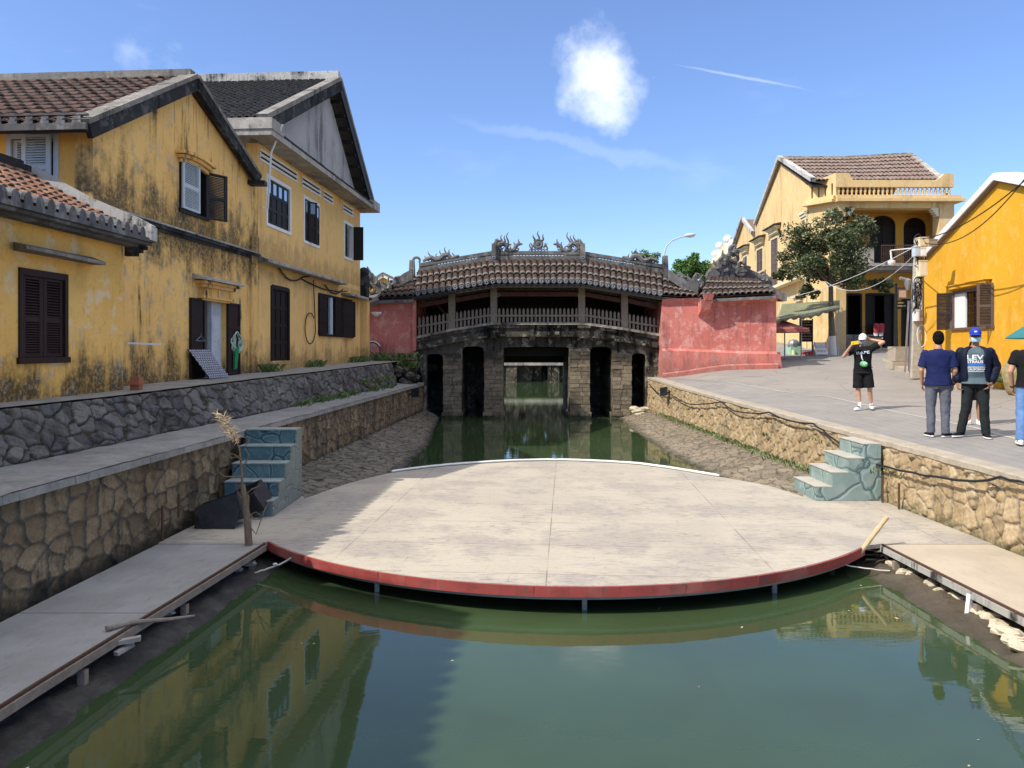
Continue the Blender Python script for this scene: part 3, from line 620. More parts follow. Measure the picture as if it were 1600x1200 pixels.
# loose pale stones on the right bank
for k, (px, py, r) in enumerate([(1381,862,.11),(1388,872,.09),(1409,883,.13),(1421,895,.09),(1446,899,.15),(1466,913,.13),(1490,921,.12),(1502,933,.10),(1520,940,.09),(1543,958,.14),(1560,966,.10),(1572,976,.14),(1588,990,.16),(1600,1001,.12),(1616,1008,.18),(1530,952,.07),(1432,892,.08),(1478,924,.07)]):
    p = G(px, py, -1.12); p.z = -1.13+.02*rnd.random(); p.x -= .07; mb = MB()
    M3 = Matrix.Rotation(rnd.random()*3, 3, 'Z'); mb.ell((0,0,0), (r*1.1, r*.6, .05), 10, 6, None, M3)
    mb.v = [p+v+Vector((rnd.uniform(-1,1), rnd.uniform(-1,1), rnd.uniform(-.6,.6)))*r*.13 for v in mb.v]
    o = mb.build('stone', M.setdefault('stone_p', plain('pale_rubble', (.52,.45,.33), .9, var=.25, sc=8, bump=.5)), None, smooth=False)
    tag(o, ORD[k]+' pale stone from the bamboo pole, on mud beside the right walkway', 'stone', 'loose stones on the right bank')
# ---------------------------------------------------------------- stage and walkways
DZ = -.9
st = thing('floating_stage', 'large round wooden platform with a red front rim spanning the canal', 'stage', (.8, 12, DZ))
front = [(403,838),(430,850),(470,864),(550,886),(640,900),(700,906),(800,913),(900,916),(1000,915),(1100,910),(1180,900),(1250,886),(1300,874),(1345,858)]
far = [(1362,800),(1255,776),(1200,758),(1130,746),(1000,725),(880,719.5),(800,721),(700,727.5),(610,738),(540,756),(476,779)]
fw = [G(a, b, DZ) for a, b in front]
# smooth the front arc
cx_, cy_, rr_ = .72, 12.55, 4.78
fw = []
a0 = math.atan2(9.62-cy_, -2.98-cx_); a1 = math.atan2(9.35-cy_, 4.27-cx_)
if a1 < a0: a1 += 2*math.pi
for k in range(49): a = a0+(a1-a0)*k/48; fw.append(Vector((cx_+rr_*math.cos(a), cy_+rr_*math.sin(a), DZ)))
fb_ = [G(a, b, DZ) for a, b in far[1:]]
cur = [fb_[0]]
for k in range(1, len(fb_)): cur += [fb_[k-1].lerp(fb_[k], t/3) for t in (1, 2, 3)]
sm = cur[:1]+[(cur[i-1]+cur[i]*2+cur[i+1])/4 for i in range(1, len(cur)-1)]+cur[-1:]
outl = fw+[Vector((4.53, 9.45, DZ)), Vector((RX(9.45)-.03, 9.45, DZ)), Vector((RX(12.2)-.03, 12.6, DZ)), Vector((4.95, 13.0, DZ))]+sm+[Vector((-3.42, 12.55, DZ)), Vector((LX(12.5)+.03, 12.5, DZ)), Vector((LX(9.5)+.03, 9.5, DZ)), Vector((-3.12, 9.5, DZ))]
class HF:  # horizontal frame
    def p(s, u, v, w=0): return Vector((u, v, w))
HZ = HF(); mb = MB(); mb.poly(HZ, [[(p.x, p.y) for p in outl]], DZ-.05, DZ)
mb.build('deck', M['deck'], st)
mb = MB()
for a, b in zip(fw[:-1], fw[1:]):
    d = (b-a).normalized(); n = Vector((d.y, -d.x, 0))
    if a.y > 9.5 and a.x > 4.1: continue
    j = rnd.uniform(-.006, .006)
    mb.hexa([a+n*.025-Z3*(.108), b+n*.025-Z3*(.108), b+n*.006-Z3*.108, a+n*.006-Z3*.108, a+n*(.028+j)-Z3*.002, b+n*(.028+j)-Z3*.002, b+n*.006-Z3*.002, a+n*.006-Z3*.002])
mb.build('rim', M['redf'], st)
mb = MB()
for a, b in zip(fw[:-1], fw[1:]):
    d = (b-a).normalized(); n = Vector((d.y, -d.x, 0))
    mb.hexa([a-n*.03-Z3*.150, b-n*.03-Z3*.150, b-n*.08-Z3*.150, a-n*.08-Z3*.150, a-n*.03-Z3*.112, b-n*.03-Z3*.112, b-n*.08-Z3*.112, a-n*.08-Z3*.112])
mb.build('frame', M['metal'], st)
mb = MB(); mb.poly(HZ, [[(p.x*.985+.01, p.y+.12 if p.y < 12 else p.y-.1) for p in outl[:49]]+[(4.3, 9.9), (5.0, 12.4), (-2.9, 12.4), (-3.2, 9.9)]], DZ-.12, DZ-.055); mb.build('underframe', M['black'], st)
for x, y in ((-1.5, 8.55), (.75, 7.95), (2.9, 8.5), (-.4, 8.3+1.2), (2.2, 10), (.7, 12), (-2, 12), (3.4, 12), (4.0, 9.6), (-2.7, 9.9)):
    mb = MB(); mb.box(x-.025, x+.025, y-.025, y+.025, -1.6, DZ-.17); mb.build('leg', M['metal'], st)
# white rails lying along the far edge
far_e = [p for p in sm if -2.5 < p.x < 4.0]
for dz_, off, m_ in ((.03, -.02, 'white'), (.022, .10, 'limew')):
    mb = MB(); mb.tube([p+Vector((0, off, dz_)) for p in far_e], .020, 6); mb.build('edge_rail', M[m_], st)
# walkways
def walkway(label, inner, outer, y0, y1, mat):
    t = thing('walkway', label, 'walkway', ((inner(6)+outer(6))/2, 6, DZ)); mb = MB()
    ys = np.linspace(y0, y1, 14)
    for a, b in zip(ys[:-1], ys[1:]):
        mb.hexa([(inner(a),a,DZ-.045),(outer(a),a,DZ-.045),(outer(b),b,DZ-.045),(inner(b),b,DZ-.045),(inner(a),a,DZ),(outer(a),a,DZ),(outer(b),b,DZ),(inner(b),b,DZ)])
    mb.build('deck', mat, t); s = 1 if outer(5) > inner(5) else -1; mb = MB(); mb2 = MB()
    for a, b in zip(ys[:-1], ys[1:]):
        mb.beam((outer(a)+s*.022, a, DZ-.055), (outer(b)+s*.022, b, DZ-.055), .035, .07)
        mb2.beam((outer(a)+s*.012, a, DZ-.008), (outer(b)+s*.012, b, DZ-.008), .022, .024)
    mb.build('fascia', M['woodg'] if s > 0 else M['limew'], t); mb2.build('edge_strip', M['rust'], t)
    for y in np.arange(1.4, y1, 1.55):
        mb = MB(); mb.box(outer(y)-.03+s*.0, outer(y)+.03, y-.03, y+.03, -1.5, DZ-.13); mb.build('leg', M['woodg'], t)
    return t
walkway('grey shaded plank walkway along the foot of the left canal wall', lambda y: LX(y)+.06, lambda y: float(WL(y)), -3.4, 9.49, M['walk'])
walkway('sunlit pale plank walkway along the foot of the right canal wall', lambda y: RX(y)-.06, lambda y: float(WR(y)), -3.4, 9.44, M['walk2'])
mb = MB(); a = G(1510, 945, -1.05); mb.beam((a.x, a.y, -1.3), (a.x+.05, a.y+.02, DZ-.05), .04, .05); tag(mb.build('post', M['white'], None), 'short white post leaning on the edge of the right walkway', 'post')
# ---------------------------------------------------------------- stairs
t = thing('steps', 'five teal steps painted as stonework against the shaded left wall', 'steps', (-3.9, 11.8, DZ))
n = 5; hh = (LPZ+.02-DZ)/n; y0 = 10.98; tr = .30
for k in range(n):
    mb = MB(); ya = y0+k*tr; z1 = DZ+hh*(k+1); xi = LX(11.5)+.08; xo = -3.42+.0*k
    mb.box(xi, xo-.02, ya, y0+n*tr, DZ+hh*k+(.002 if k else .003), z1-.012); mb.build('riser', M['teal3'], t)
    mb = MB(); mb.box(xi, xo, ya-.015, ya+tr+(0 if k < n-1 else .0), z1-.011, z1+.006); mb.build('tread', M['tealt'], t)
F_ = FR((-3.42, 0), (0, 1)); prof = [(y0+.002, DZ+.004)]
for k in range(n): prof += [(y0+k*tr+.002, DZ+hh*(k+1)-.013), (y0+(k+1)*tr+(.002 if k < n-1 else -.002), DZ+hh*(k+1)-.013)]
prof += [(y0+n*tr-.002, DZ+.004)]
pr2 = []
for q in prof:
    if not pr2 or (abs(q[0]-pr2[-1][0])+abs(q[1]-pr2[-1][1])) > 1e-4: pr2.append(q)
mb = MB(); mb.poly(F_, [pr2], -.018, .004); mb.build('side_panel', M['teal1'], t)
t = thing('steps', 'four pale teal steps painted as stonework against the sunlit right wall', 'steps', (5.4, 12.6, DZ))
n = 4; hh = (.0-DZ)/n; x0 = 4.80; tr = .255; ya, yb = 12.12, 13.05
for k in range(n):
    xa = x0+k*tr; z1 = DZ+hh*(k+1); mb = MB(); mb.box(xa, x0+n*tr+.0, ya+.02, yb, DZ+hh*k+.003, z1-.010); mb.build('riser', M['teal2'], t)
    mb = MB(); mb.box(xa-.015, xa+tr, ya-.006, yb+.006, z1-.009, z1+.006); mb.build('tread', M['tealt2'], t)
F_ = FR((0, ya), (1, 0)); prof = [(x0+.002, DZ+.004)]
for k in range(n): prof += [(x0+k*tr+.002, DZ+hh*(k+1)-.012), (x0+(k+1)*tr+.002, DZ+hh*(k+1)-.012)]
prof += [(x0+n*tr+.002, DZ+.004)]
mb = MB(); mb.poly(F_, [prof], -.016, .005); mb.build('side_panel', M['teal2'], t)
# ================================================================ roofs, shutters
def tiles(parent, P00, P10, P11, P01, ncol, nrow, r, mat, lift=.035, seg=5, name='roof_tiles', under=True, curve=0, skip=None, endcap=None, mortar=False):
    """rows of half-round cover tiles; P00-P10 eave, P01-P11 ridge"""
    P00, P10, P11, P01 = map(Vector, (P00, P10, P11, P01)); mb = MB()
    N = (P10-P00).cross(P01-P00).normalized()
    if N.z < 0: N = -N
    def Q(u, v):
        p = P00.lerp(P10, u).lerp(P01.lerp(P11, u), v); return p-N*curve*4*v*(1-v)*1.0
    for i in range(ncol):
        uc = (i+.5)/ncol
        for k in range(nrow):
            v0 = k/nrow; v1 = min(1, (k+1.12)/nrow); j = rnd.uniform(-.1, .1)/ncol
            if skip and rnd.random() < skip: continue
            a = Q(uc+j*.4, v0); b = Q(uc+j, v1); x = (Q(min(1, uc+.01), v0)-Q(max(0, uc-.01), v0)).normalized()
            up0 = lift*rnd.uniform(.85, 1.25); up1 = .004; vs = []
            r0 = r*rnd.uniform(.97, 1.05); r1 = r*.84
            for q, rr, up in ((a, r0, up0), (a.lerp(b, .24), r0*.97, up0*.8), (b, r1, up1)):
                for s_ in range(seg+1):
                    t = math.pi*s_/seg; vs.append(q+x*math.cos(t)*rr+N*(math.sin(t)*rr*.9+up))
            for s_ in range(seg+1):      # thickness ring at the lower end
                t = math.pi*s_/seg; vs.append(a+x*math.cos(t)*rr*.0+x*math.cos(t)*r0*.72+N*(math.sin(t)*r0*.62+up0))
            n = seg+1; fs = [(s_, s_+1, n+s_+1, n+s_) for s_ in range(seg)]; mb.add(vs[:2*n], fs, 1.5 if mortar else None); mb.add(vs[n:3*n], fs)
            mb.add(vs[:n]+vs[3*n:], [(s_+1, s_, n+s_, n+s_+1) for s_ in range(seg)], 1.5)
    o = mb.build(name, mat, parent, smooth=False, fix=False)
    if under:
        mu = MB()
        for k in range(nrow):
            for i in range(ncol):
                u = i/ncol; u2 = (i+1)/ncol; v0 = k/nrow; v1 = (k+1)/nrow
                mu.add([Q(u, v0)+N*.02, Q(u2, v0)+N*.02, Q(u2, v1), Q(u, v1)], [(0,1,2,3)])
                mu.add([Q(u, v0)+N*.02, Q(u2, v0)+N*.02, Q(u2, v0)-N*.004, Q(u, v0)-N*.004], [(3,2,1,0)])
        mu.build('trough_tiles', under if not isinstance(under, bool) else mat, parent, fix=False)
    return o
def slabq(parent, name, P00, P10, P11, P01, th, mat, dz=0):
    q = [Vector(p)+Z3*dz for p in (P00, P10, P11, P01)]; mb = MB(); mb.hexa([p-Z3*th for p in q]+q); return mb.build(name, mat, parent)
def louver(parent, F, u0, u1, v0, v1, w, mat, nsl=16, split=True, name='shutter', th=.035, label=None, fr=.07, vs=None):
    """one louvred leaf: stiles, rails and slats in one mesh"""
    mb = MB(); a, b = (u0, u1); s = 1 if b > a else -1; L = F.d.length; f = fr/L*s
    mb.fbox(F, a, a+f, v0, v1, w, w+th, .5); mb.fbox(F, b-f, b, v0, v1, w, w+th, .5)
    mids = [v0, v1] if not split else [v0, v0+(v1-v0)*.47, v1]
    for q in mids: mb.fbox(F, a+f, b-f, max(v0, q-fr*.5), min(v1, q+fr*.5), w+.002, w+th-.002, .5)
    for q0, q1 in zip(mids[:-1], mids[1:]):
        z0 = q0+fr*.5; z1 = q1-fr*.5; n = max(3, int(nsl/(len(mids)-1)))
        for k in range(n):
            c = z0+(z1-z0)*(k+.5)/n; h = (z1-z0)/n*.40
            mb.hexa([F.p(a+f,c-h,w+th*.9),F.p(b-f,c-h,w+th*.9),F.p(b-f,c-h+.012,w+th*.9),F.p(a+f,c-h+.012,w+th*.9),F.p(a+f,c+h*.6,w+.004),F.p(b-f,c+h*.6,w+.004),F.p(b-f,c+h*.6+.012,w+.004),F.p(a+f,c+h*.6+.012,w+.004)], .5)
    o = mb.build(name, mat, parent)
    if label: o['label'] = label
    return o
def panel_leaf(parent, F, u0, u1, v0, v1, w, mat, rows=3, th=.04, name='door_leaf', glassrow=None, gmat=None, label=None):
    mb = MB(); s = 1 if u1 > u0 else -1; f = .06/F.d.length*s; mb.fbox(F, u0, u1, v0, v1, w, w+th*.6)
    mb.fbox(F, u0, u0+f, v0, v1, w+th*.6, w+th); mb.fbox(F, u1-f, u1, v0, v1, w+th*.6, w+th)
    for k in range(rows+1):
        c = v0+(v1-v0)*k/rows; mb.fbox(F, u0+f, u1-f, max(v0, c-.04), min(v1, c+.04), w+th*.6, w+th)
    o = mb.build(name, mat, parent)
    if label: o['label'] = label
    if glassrow is not None:
        g = MB(); c0 = v0+(v1-v0)*glassrow/rows+.04; c1 = v0+(v1-v0)*(glassrow+1)/rows-.04; g.fbox(F, u0+f, u1-f, c0, c1, w+th*.6, w+th*.6+.006); g.build('pane', gmat, o)
    return o
def hood(parent, F, u0, u1, v, mat, out=.28, th=.05, name='hood', mould=None):
    """small canopy with moulded brackets over an opening"""
    mb = MB(); L = F.d.length
    mb.hexa([F.p(u0,v,out),F.p(u1,v,out),F.p(u1,v+.03,0.0),F.p(u0,v+.03,0.0),F.p(u0,v+th,out*.98),F.p(u1,v+th,out*.98),F.p(u1,v+th+.09,.0),F.p(u0,v+th+.09,.0)])
    o = mb.build(name, mat, parent)
    if mould:
        mb = MB(); d = (u1-u0)
        for i, (a, z0, z1, ww) in enumerate(((.06, -.06, -.002, out*.72), (.10, -.13, -.06, out*.55), (.14, -.30, -.13, out*.36), (.12, -.35, -.30, out*.45), (.16, -.39, -.35, out*.28))):
            mb.fbox(F, u0+d*a, u1-d*a, v+z0+.001, v+z1, 0.002, ww)
        for q in (.2, .5, .8): mb.fbox(F, u0+d*q-.04, u0+d*q+.04, v-.29, v-.14, out*.36, out*.46)
        mb.build('moulding', mould, parent)
    return o
LW = FR((-7.47, 0), (.07, 1))      # plane of the canal fronts of the two tall left houses
# ================================================================ low house, far left
AF = FR((-6.80, 0), (.055, 1)); AE = 12.12   # front plane; far end
a = thing('low_house', 'single-storey ochre house with orange tiled roof and closed brown shutters at the left edge', 'house', (-8, 9, TZ))
u0, v0 = AF.uv(30, 418); u1, v1 = AF.uv(103, 561); wt_ = AF.uv(30, 414)[1]
mb = MB(); mb.poly(AF, [[(5.4, TZ-.05), (AE, TZ-.05), (AE, 3.25), (5.4, 3.25)], [(u0, v1+.0), (u1, v1), (u1, wt_-.03), (u0, wt_-.03)]], -.25, 0); mb.build('wall', M['yA'], a)
AB = FR((AF.p(AE, 0).x, AF.p(AE, 0).y), (1, -.07)); mb = MB(); mb.poly(FR((0, AE), (1, 0)), [[(-9.5, TZ), (-6.40, TZ), (-6.40, 3.2), (-7.62, 4.25), (-9.5, 3.0)]], -.05, .20); mb.build('end_wall', M['yA'], a)
mb = MB(); mb.box(-9.5, AF.p(5.4,0).x-.02, 5.35, 5.5, TZ, 3.2); mb.build('end_wall', M['yA'], a)
wf = MB(); fr_ = .05
vt = wt_-.03
wf.fbox(AF, u0-.02, u0+fr_, v1, vt, -.16, .025); wf.fbox(AF, u1-fr_, u1+.02, v1, vt, -.16, .025); wf.fbox(AF, u0+fr_, u1-fr_, vt-.09, vt, -.16, .022); wf.fbox(AF, u0-.05, u1+.05, v1-.05, v1+.03, -.16, .04)
win = wf.build('window', M['woodr'], a); um = (u0+u1)/2
louver(win, AF, u0+fr_, um-.005, v1+.035, vt-.095, -.04, M['woodr'], 26, name='shutter'); louver(win, AF, um+.005, u1-fr_, v1+.035, vt-.095, -.04, M['woodr'], 26, name='shutter')
mb = MB(); mb.fbox(AF, u0, u1, v1, vt, -.24, -.17); mb.build('backing', M['void'], win)
ul, vl = AF.uv(12, 388, .0); ur, vr = AF.uv(143, 415, .0)
vl = (vl+vr)/2+.02; mb = MB(); q = .34
mb.hexa([AF.p(ul-.15,vl-.03,q),AF.p(ur-.2,vl-.05,q),AF.p(ur+.05,vl-.02,0),AF.p(ul+.1,vl-.02,0),AF.p(ul-.15,vl+.01,q),AF.p(ur-.2,vl-.01,q),AF.p(ur+.05,vl+.09,0),AF.p(ul+.1,vl+.09,0)]); mb.build('window_canopy', M['concm'], a)
# roof: eave, ridge
ev = 3.26; er = .39; ex = lambda y, w_: AF.p(y, 0, w_).x
rz = 4.24; rx_ = -7.62; A0, A1 = 5.3, AE-.02
E0 = Vector((AF.p(A0,0,er).x, A0, ev)); E1 = Vector((AF.p(A1,0,er).x, A1, ev)); R1 = Vector((rx_, A1, rz)); R0 = Vector((rx_-.5, A0, rz))
slabq(a, 'roof', E0+Z3*0, E1, R1, R0, .06, M['conc_d'], -.02)
W0 = Vector((-9.6, A0, 3.1)); W1 = Vector((-9.6, A1, 3.1)); slabq(a, 'roof', R0, R1, W1, W0, .06, M['tA'], -.01)
tiles(a, E0, E1-Vector((0,.1,0)), R1-Vector((0,.1,0)), R0, 31, 9, .082, M['tA'], .028, under=M['tA'], curve=.05)
mb = MB()   # grey mortared tile ends and moulded eave board
for k in range(31):
    y = A0+(A1-A0-.1)*(k+.5)/31; p = Vector((AF.p(y,0,er).x+.015, y, ev)); vs = []; n = 6
    for s_ in range(n+1): t = math.pi*s_/n; vs.append(p+Vector((.03, math.cos(t)*.086, math.sin(t)*.105+.03)))
    for s_ in range(n+1): t = math.pi*s_/n; vs.append(p+Vector((-.12, math.cos(t)*.088, math.sin(t)*.108+.05)))
    b = [p+Vector((.03,.086,-.02)), p+Vector((.03,-.086,-.02))]
    mb.add(vs+b, [tuple(range(n+1))+(2*n+3, 2*n+2)]+[(s_, s_+1, n+2+s_, n+1+s_) for s_ in range(n)])
mb.build('tile_ends', M['tend'], a)
mb = MB()
for o_, h0, h1 in ((.055, -.075, -.012), (.0, -.12, -.075), (-.12, -.16, -.12)):
    mb.hexa([(E0.x-.3,A0,ev+h0),(E0.x+o_,A0,ev+h0),(E1.x+o_,A1+.16,ev+h0),(E1.x-.3,A1+.16,ev+h0),(E0.x-.3,A0,ev+h1),(E0.x+o_,A0,ev+h1),(E1.x+o_,A1+.16,ev+h1),(E1.x-.3,A1+.16,ev+h1)])
mb.build('cornice', M['tend'], a)
mb = MB()
pts = [E1+Vector((.03,.07,.11)), E1.lerp(R1,.12)+Vector((0,.07,.13)), E1.lerp(R1,.5)+Vector((0,.07,.06)), R1+Vector((0,.07,.10))]
for p, q in zip(pts[:-1], pts[1:]): mb.beam(p, q, .15, .17)
mb.beam(E1+Vector((0,.07,-.05)), E1+Vector((0,.07,.16)), .16, .2, up=Vector((0,1,0)))
mb.build('verge', M['limew'], a)
mb = MB(); q0 = R0+Vector((0,0,.04)); mb.beam(q0, R1+Vector((0,-.1,.04)), .24, .14); mb.beam(q0+Z3*.09, R1+Vector((0,-.2,.13)), .12, .08); mb.build('ridge', M['conc_d'], a)
mb = MB()
for k in range(3): mb.beam(E1+Vector((-.02-.07*k,.02,-.17-.05*k)), E1+Vector((-.35,.02,-.17-.05*k)), .09, .055)
mb.build('bracket', M['conc_d'], a)
# the next house towards the viewer, beyond the left edge; its eave shades the near water
n_ = thing('town_house', 'tall two-storey ochre house next to the low house, outside the left edge', 'house', (-11, -1, .8))
mb = MB(); mb.box(-14, -8.3, -7, 3.9, .8, 7.1); mb.build('wall', M['yB2'], n_)
NE = 7.3; e0 = Vector((-8.3, -7.2, NE)); e1 = Vector((-7.8, 4.15, NE)); r1 = Vector((-11.0, 4.2, 9.2)); r0 = Vector((-11.4, -7.2, 9.2)); slabq(n_, 'roof', e0, e1, r1, r0, .08, M['tgap'])
tiles(n_, e0, e1, r1, r0, 44, 9, .12, M['tB'], .03, under=False); slabq(n_, 'roof', r0, r1, Vector((-14.4, 4.2, 7.1)), Vector((-14.4, -7.2, 7.1)), .08, M['tB'])
for k in range(3):
    mb = MB(); mb.box(-8.32, -8.24, -5+3*k, -4+3*k, 4.6, 6.0); mb.build('window', M['wood'], n_)
# ================================================================ mouldy gabled house
b = thing('gabled_house', 'two-storey mould-streaked ochre house with black-edged gable and open grey shutter', 'house', (-8, 15, TZ))
c0 = 12.13; c1 = 18.62
apx, apv = LW.uv(295, 124); B_l = LW.uv(145, 197)[1]; B_r = LW.uv(394, 280)[1]
wu0, wv1 = LW.uv(281, 247); wu1, wv0 = LW.uv(325, 333)
wv1 = LW.uv(281, 246)[1]; wv0 = LW.uv(281, 326)[1]
du0 = LW.uv(317, 0)[0]; du1 = LW.uv(353, 0)[0]; dv1 = LW.uv(317, 460)[1]; dv0 = LW.uv(317, 595)[1]
mb = MB(); mb.poly(LW, [[(c0, TZ-.1), (c1, TZ-.1), (c1, B_r-.1), (18.25, B_r-.02), (apx, apv-.22), (c0, B_l)], [(wu0, wv0), (wu1-.1, wv0), (wu1-.1, wv1), (wu0, wv1)], [(du0, TZ+.04), (du1, TZ+.04), (du1, dv1), (du0, dv1)]], -.3, 0); mb.build('gable_wall', M['yB'], b)
BF = FR((LW.p(c0,0).x, LW.p(c0,0).y), (1, -.07))   # facade facing the viewer, u negative to the left
fu0 = BF.uv(14, 0)[0]; fu1 = BF.uv(88, 0)[0]; fv1 = BF.uv(50, 211)[1]; fv0 = fv1-1.0
mb = MB(); mb.poly(BF, [[(-7.5, TZ), (-.302, TZ), (-.302, B_l-.0), (-7.5, B_l)], [(fu0, fv0), (fu1, fv0), (fu1, fv1), (fu0, fv1)]], -.3, 0); mb.build('front_wall', M['yB2'], b)
wf = MB(); wf.fbox(BF, fu0-.04, fu0+.04, fv0, fv1, -.2, .02); wf.fbox(BF, fu1-.04, fu1+.04, fv0, fv1, -.2, .02); wf.fbox(BF, fu0+.04, fu1-.04, fv1-.05, fv1+.03, -.2, .021); wf.fbox(BF, fu0+.04, fu1-.04, fv0-.05, fv0, -.2, .03)
win = wf.build('window', M['bblue'], b); fm = (fu0+fu1)/2
louver(win, BF, fu0+.05, fm, fv0+.01, fv1-.07, -.06, M['bblue'], 22); louver(win, BF.sub(fm-.14, R(0)), 0, fu1-fm+.08, fv0+.01, fv1-.01, .03, M['bblue'], 22, label='pale shutter leaf standing ajar')
mb = MB(); mb.fbox(BF, fu0, fu1, fv0, fv1, -.28, -.22); mb.build('backing', M['void'], win)
mb = MB(); mb.fbox(LW, wu0, wu1, wv0, wv1, -.35, -.31, .3); mb.fbox(LW, du0-.1, du1+.1, TZ, dv1, -1.3, -1.25, .3); mb.build('interior', M['void'], b)
# gable window: pale louvred leaf folded open, dark leaf beyond
wf = MB(); wf.fbox(LW, wu0-.03, wu0+.04, wv0, wv1, -.2, .02); wf.fbox(LW, wu1-.14, wu1-.07, wv0, wv1, -.2, .02); wf.fbox(LW, wu0+.04, wu1-.14, wv1-.05, wv1+.02, -.2, .022); wf.fbox(LW, wu0-.05, wu1-.02, wv0-.06, wv0, -.2, .04)
win = wf.build('window', M['wood'], b)
louver(win, LW, wu0+.0, wu0+.70, wv0+.02, wv1+.0, .035, M['bblue'], 26, label='pale grey-blue louvred leaf')
louver(win, LW.sub(wu1-.12, R(28)), .0, .52, wv0-.02, wv1-.04, .0, M['black'], 26, label='dark leaf folded back')
mb = MB()
for k in range(9): mb.fbox(LW, wu0+.08+k*.1, wu0+.1+k*.1, wv0, wv0+.4, -.12, -.10)
mb.build('bars', M['metal'], win)
hu0 = LW.uv(277, 0)[0]-.1; hu1 = LW.uv(322, 0)[0]+.1; hv = LW.uv(277, 229)[1]
mb = MB(); prev = None; K = 10
for i, (o_, dz_, ww) in enumerate(((0, 0, .18), (.0, -.07, .13), (.0, -.14, .07))):
    for k in range(K):
        t0 = k/K; t1 = (k+1)/K; z0 = hv-.08+.06*math.sin(math.pi*t0)+dz_; z1 = hv-.08+.06*math.sin(math.pi*t1)+dz_; ua = hu0+.06*i+(hu1-hu0-.12*i)*t0; ub = hu0+.06*i+(hu1-hu0-.12*i)*t1
        mb.hexa([LW.p(ua,z0-.062,ww),LW.p(ub,z1-.062,ww),LW.p(ub,z1-.062,.002),LW.p(ua,z0-.062,.002),LW.p(ua,z0,ww),LW.p(ub,z1,ww),LW.p(ub,z1,.002),LW.p(ua,z0,.002)])
mb.build('window_arch', M['yB'], b)
# ground-floor doorway with folded leaves, mesh grille and plaster reveal
dr = MB(); dr.fbox(LW, du0, du1, dv1-.06, dv1, -.28, -.02); dr.fbox(LW, du0, du0+.06, TZ+.05, dv1-.06, -.28, -.02)
door = dr.build('door', M['woodr'], b); 
g = MB(); gu = du0+(du1-du0)*.42
for k in range(16): z = TZ+.1+k*(dv1-TZ-.2)/15; g.fbox(LW, du0+.06, gu, z, z+.018, -.16, -.14)
for k in range(7): q = du0+.08+k*(gu-du0-.1)/6; g.fbox(LW, q, q+.014, TZ+.1, dv1-.08, -.135, -.12)
g.build('grille', M['metal'], door)
mb = MB(); mb.fbox(LW, gu, gu+.05, TZ+.05, dv1-.06, -.18, -.03); mb.fbox(LW, gu+.05, du1-.001, TZ+.06, dv1-.061, -.20, -.10); mb.build('reveal', M.setdefault('bluewash', plaster('blue_white_wash', (.50,.55,.60), (.42,.47,.52), dark=(.16,.18,.20), streak=.5, pale=(.7,.72,.74), base_amt=.8, seed=4)), door)
lu0 = LW.uv(295, 0)[0]; lv1 = LW.uv(295, 457)[1]
panel_leaf(door, LW, lu0, du0-.005, TZ+.08, lv1-.1, .01, M['wood'], 2, .05)
lu1 = LW.uv(372, 0)[0]; panel_leaf(door, LW, du1+.005, lu1, TZ+.05, lv1-.1, .01, M['woodr'], 3, .05)
hu0 = LW.uv(304, 0)[0]-.1; hu1 = LW.uv(360, 0)[0]+.1; hv = LW.uv(304, 436)[1]-.02
hood(b, LW, hu0, hu1, hv, M['conc'], .30, .04, 'door_hood', M['yB'])
# string course
sc0 = LW.uv(200, 338)[1]; mb = MB(); mb.fbox(LW, c0+.01, c1+.05, sc0-.05, sc0+.02, .001, .07); mb.fbox(LW, c0+.01, c1+.05, sc0-.11, sc0-.05, .001, .035); mb.build('string_course', M['conc_d'], b)
mb = MB(); 
for k in range(14):
    q = c0+.02+k*.46; mb.fbox(LW, q, q+.44, sc0+.02, sc0+.05+.01*rnd.random(), .001, .09)
mb.build('weathering', M['conc'], b)
# roof of the gabled house (ridge runs away from the canal)
def BP(u, v, back): return LW.p(u, v, -back)
over = .16; el = c0-.38; elv = B_l-.10; erx = 18.35; erv = LW.uv(391, 277)[1]; rv_ = apv+.0
E0 = BP(el, elv, 7.5); E1 = BP(el, elv, -over); R1 = BP(apx, rv_, -over); R0 = BP(apx, rv_, 7.5)
slabq(b, 'roof', E0, E1, R1, R0, .10, M['tgap'], -.01); slabq(b, 'roof', R0, R1, BP(erx, erv, -over), BP(erx, erv, 7.5), .10, M['tB'], 0)
tiles(b, E0, E1+(E0-E1)*.025, R1+(R0-R1)*.025, R0, 30, 13, .10, M['tB'], .035, under=M['tB'])
for (pa, pb, nm) in ((E1, R1, 'verge'), (R1, BP(erx, erv, -over), 'verge')):
    mb = MB(); d = (pb-pa).normalized(); nn = LW.n.cross(d); nn = nn if nn.z > 0 else -nn; q = LW.n
    mb.hexa([pa-nn*.20-q*.06, pb-nn*.20-q*.06, pb-nn*.20+q*.03, pa-nn*.20+q*.03, pa+nn*.02-q*.06, pb+nn*.02-q*.06, pb+nn*.02+q*.03, pa+nn*.02+q*.03]); mb.build(nm, M['conc_d'], b)
    mb = MB(); mb.hexa([pa+nn*.022-q*.30, pb+nn*.022-q*.30, pb+nn*.022+q*.05, pa+nn*.022+q*.05, pa+nn*.10-q*.30, pb+nn*.10-q*.30, pb+nn*.10+q*.05, pa+nn*.10+q*.05]); mb.build('coping', M['concm'], b)
mb = MB(); mb.beam(R0+Z3*.10, R1+Z3*.10-(R1-R0)*.01, .20, .15); mb.build('ridge', M['concm'], b)
mb = MB(); dE = (E0-E1)/30
mb.beam(E0-Z3*.02-BF.n*-.0, E1-Z3*.02, .10, .10)
mb.beam(E0+Z3*.17, E1+Z3*.17, .08, .03)
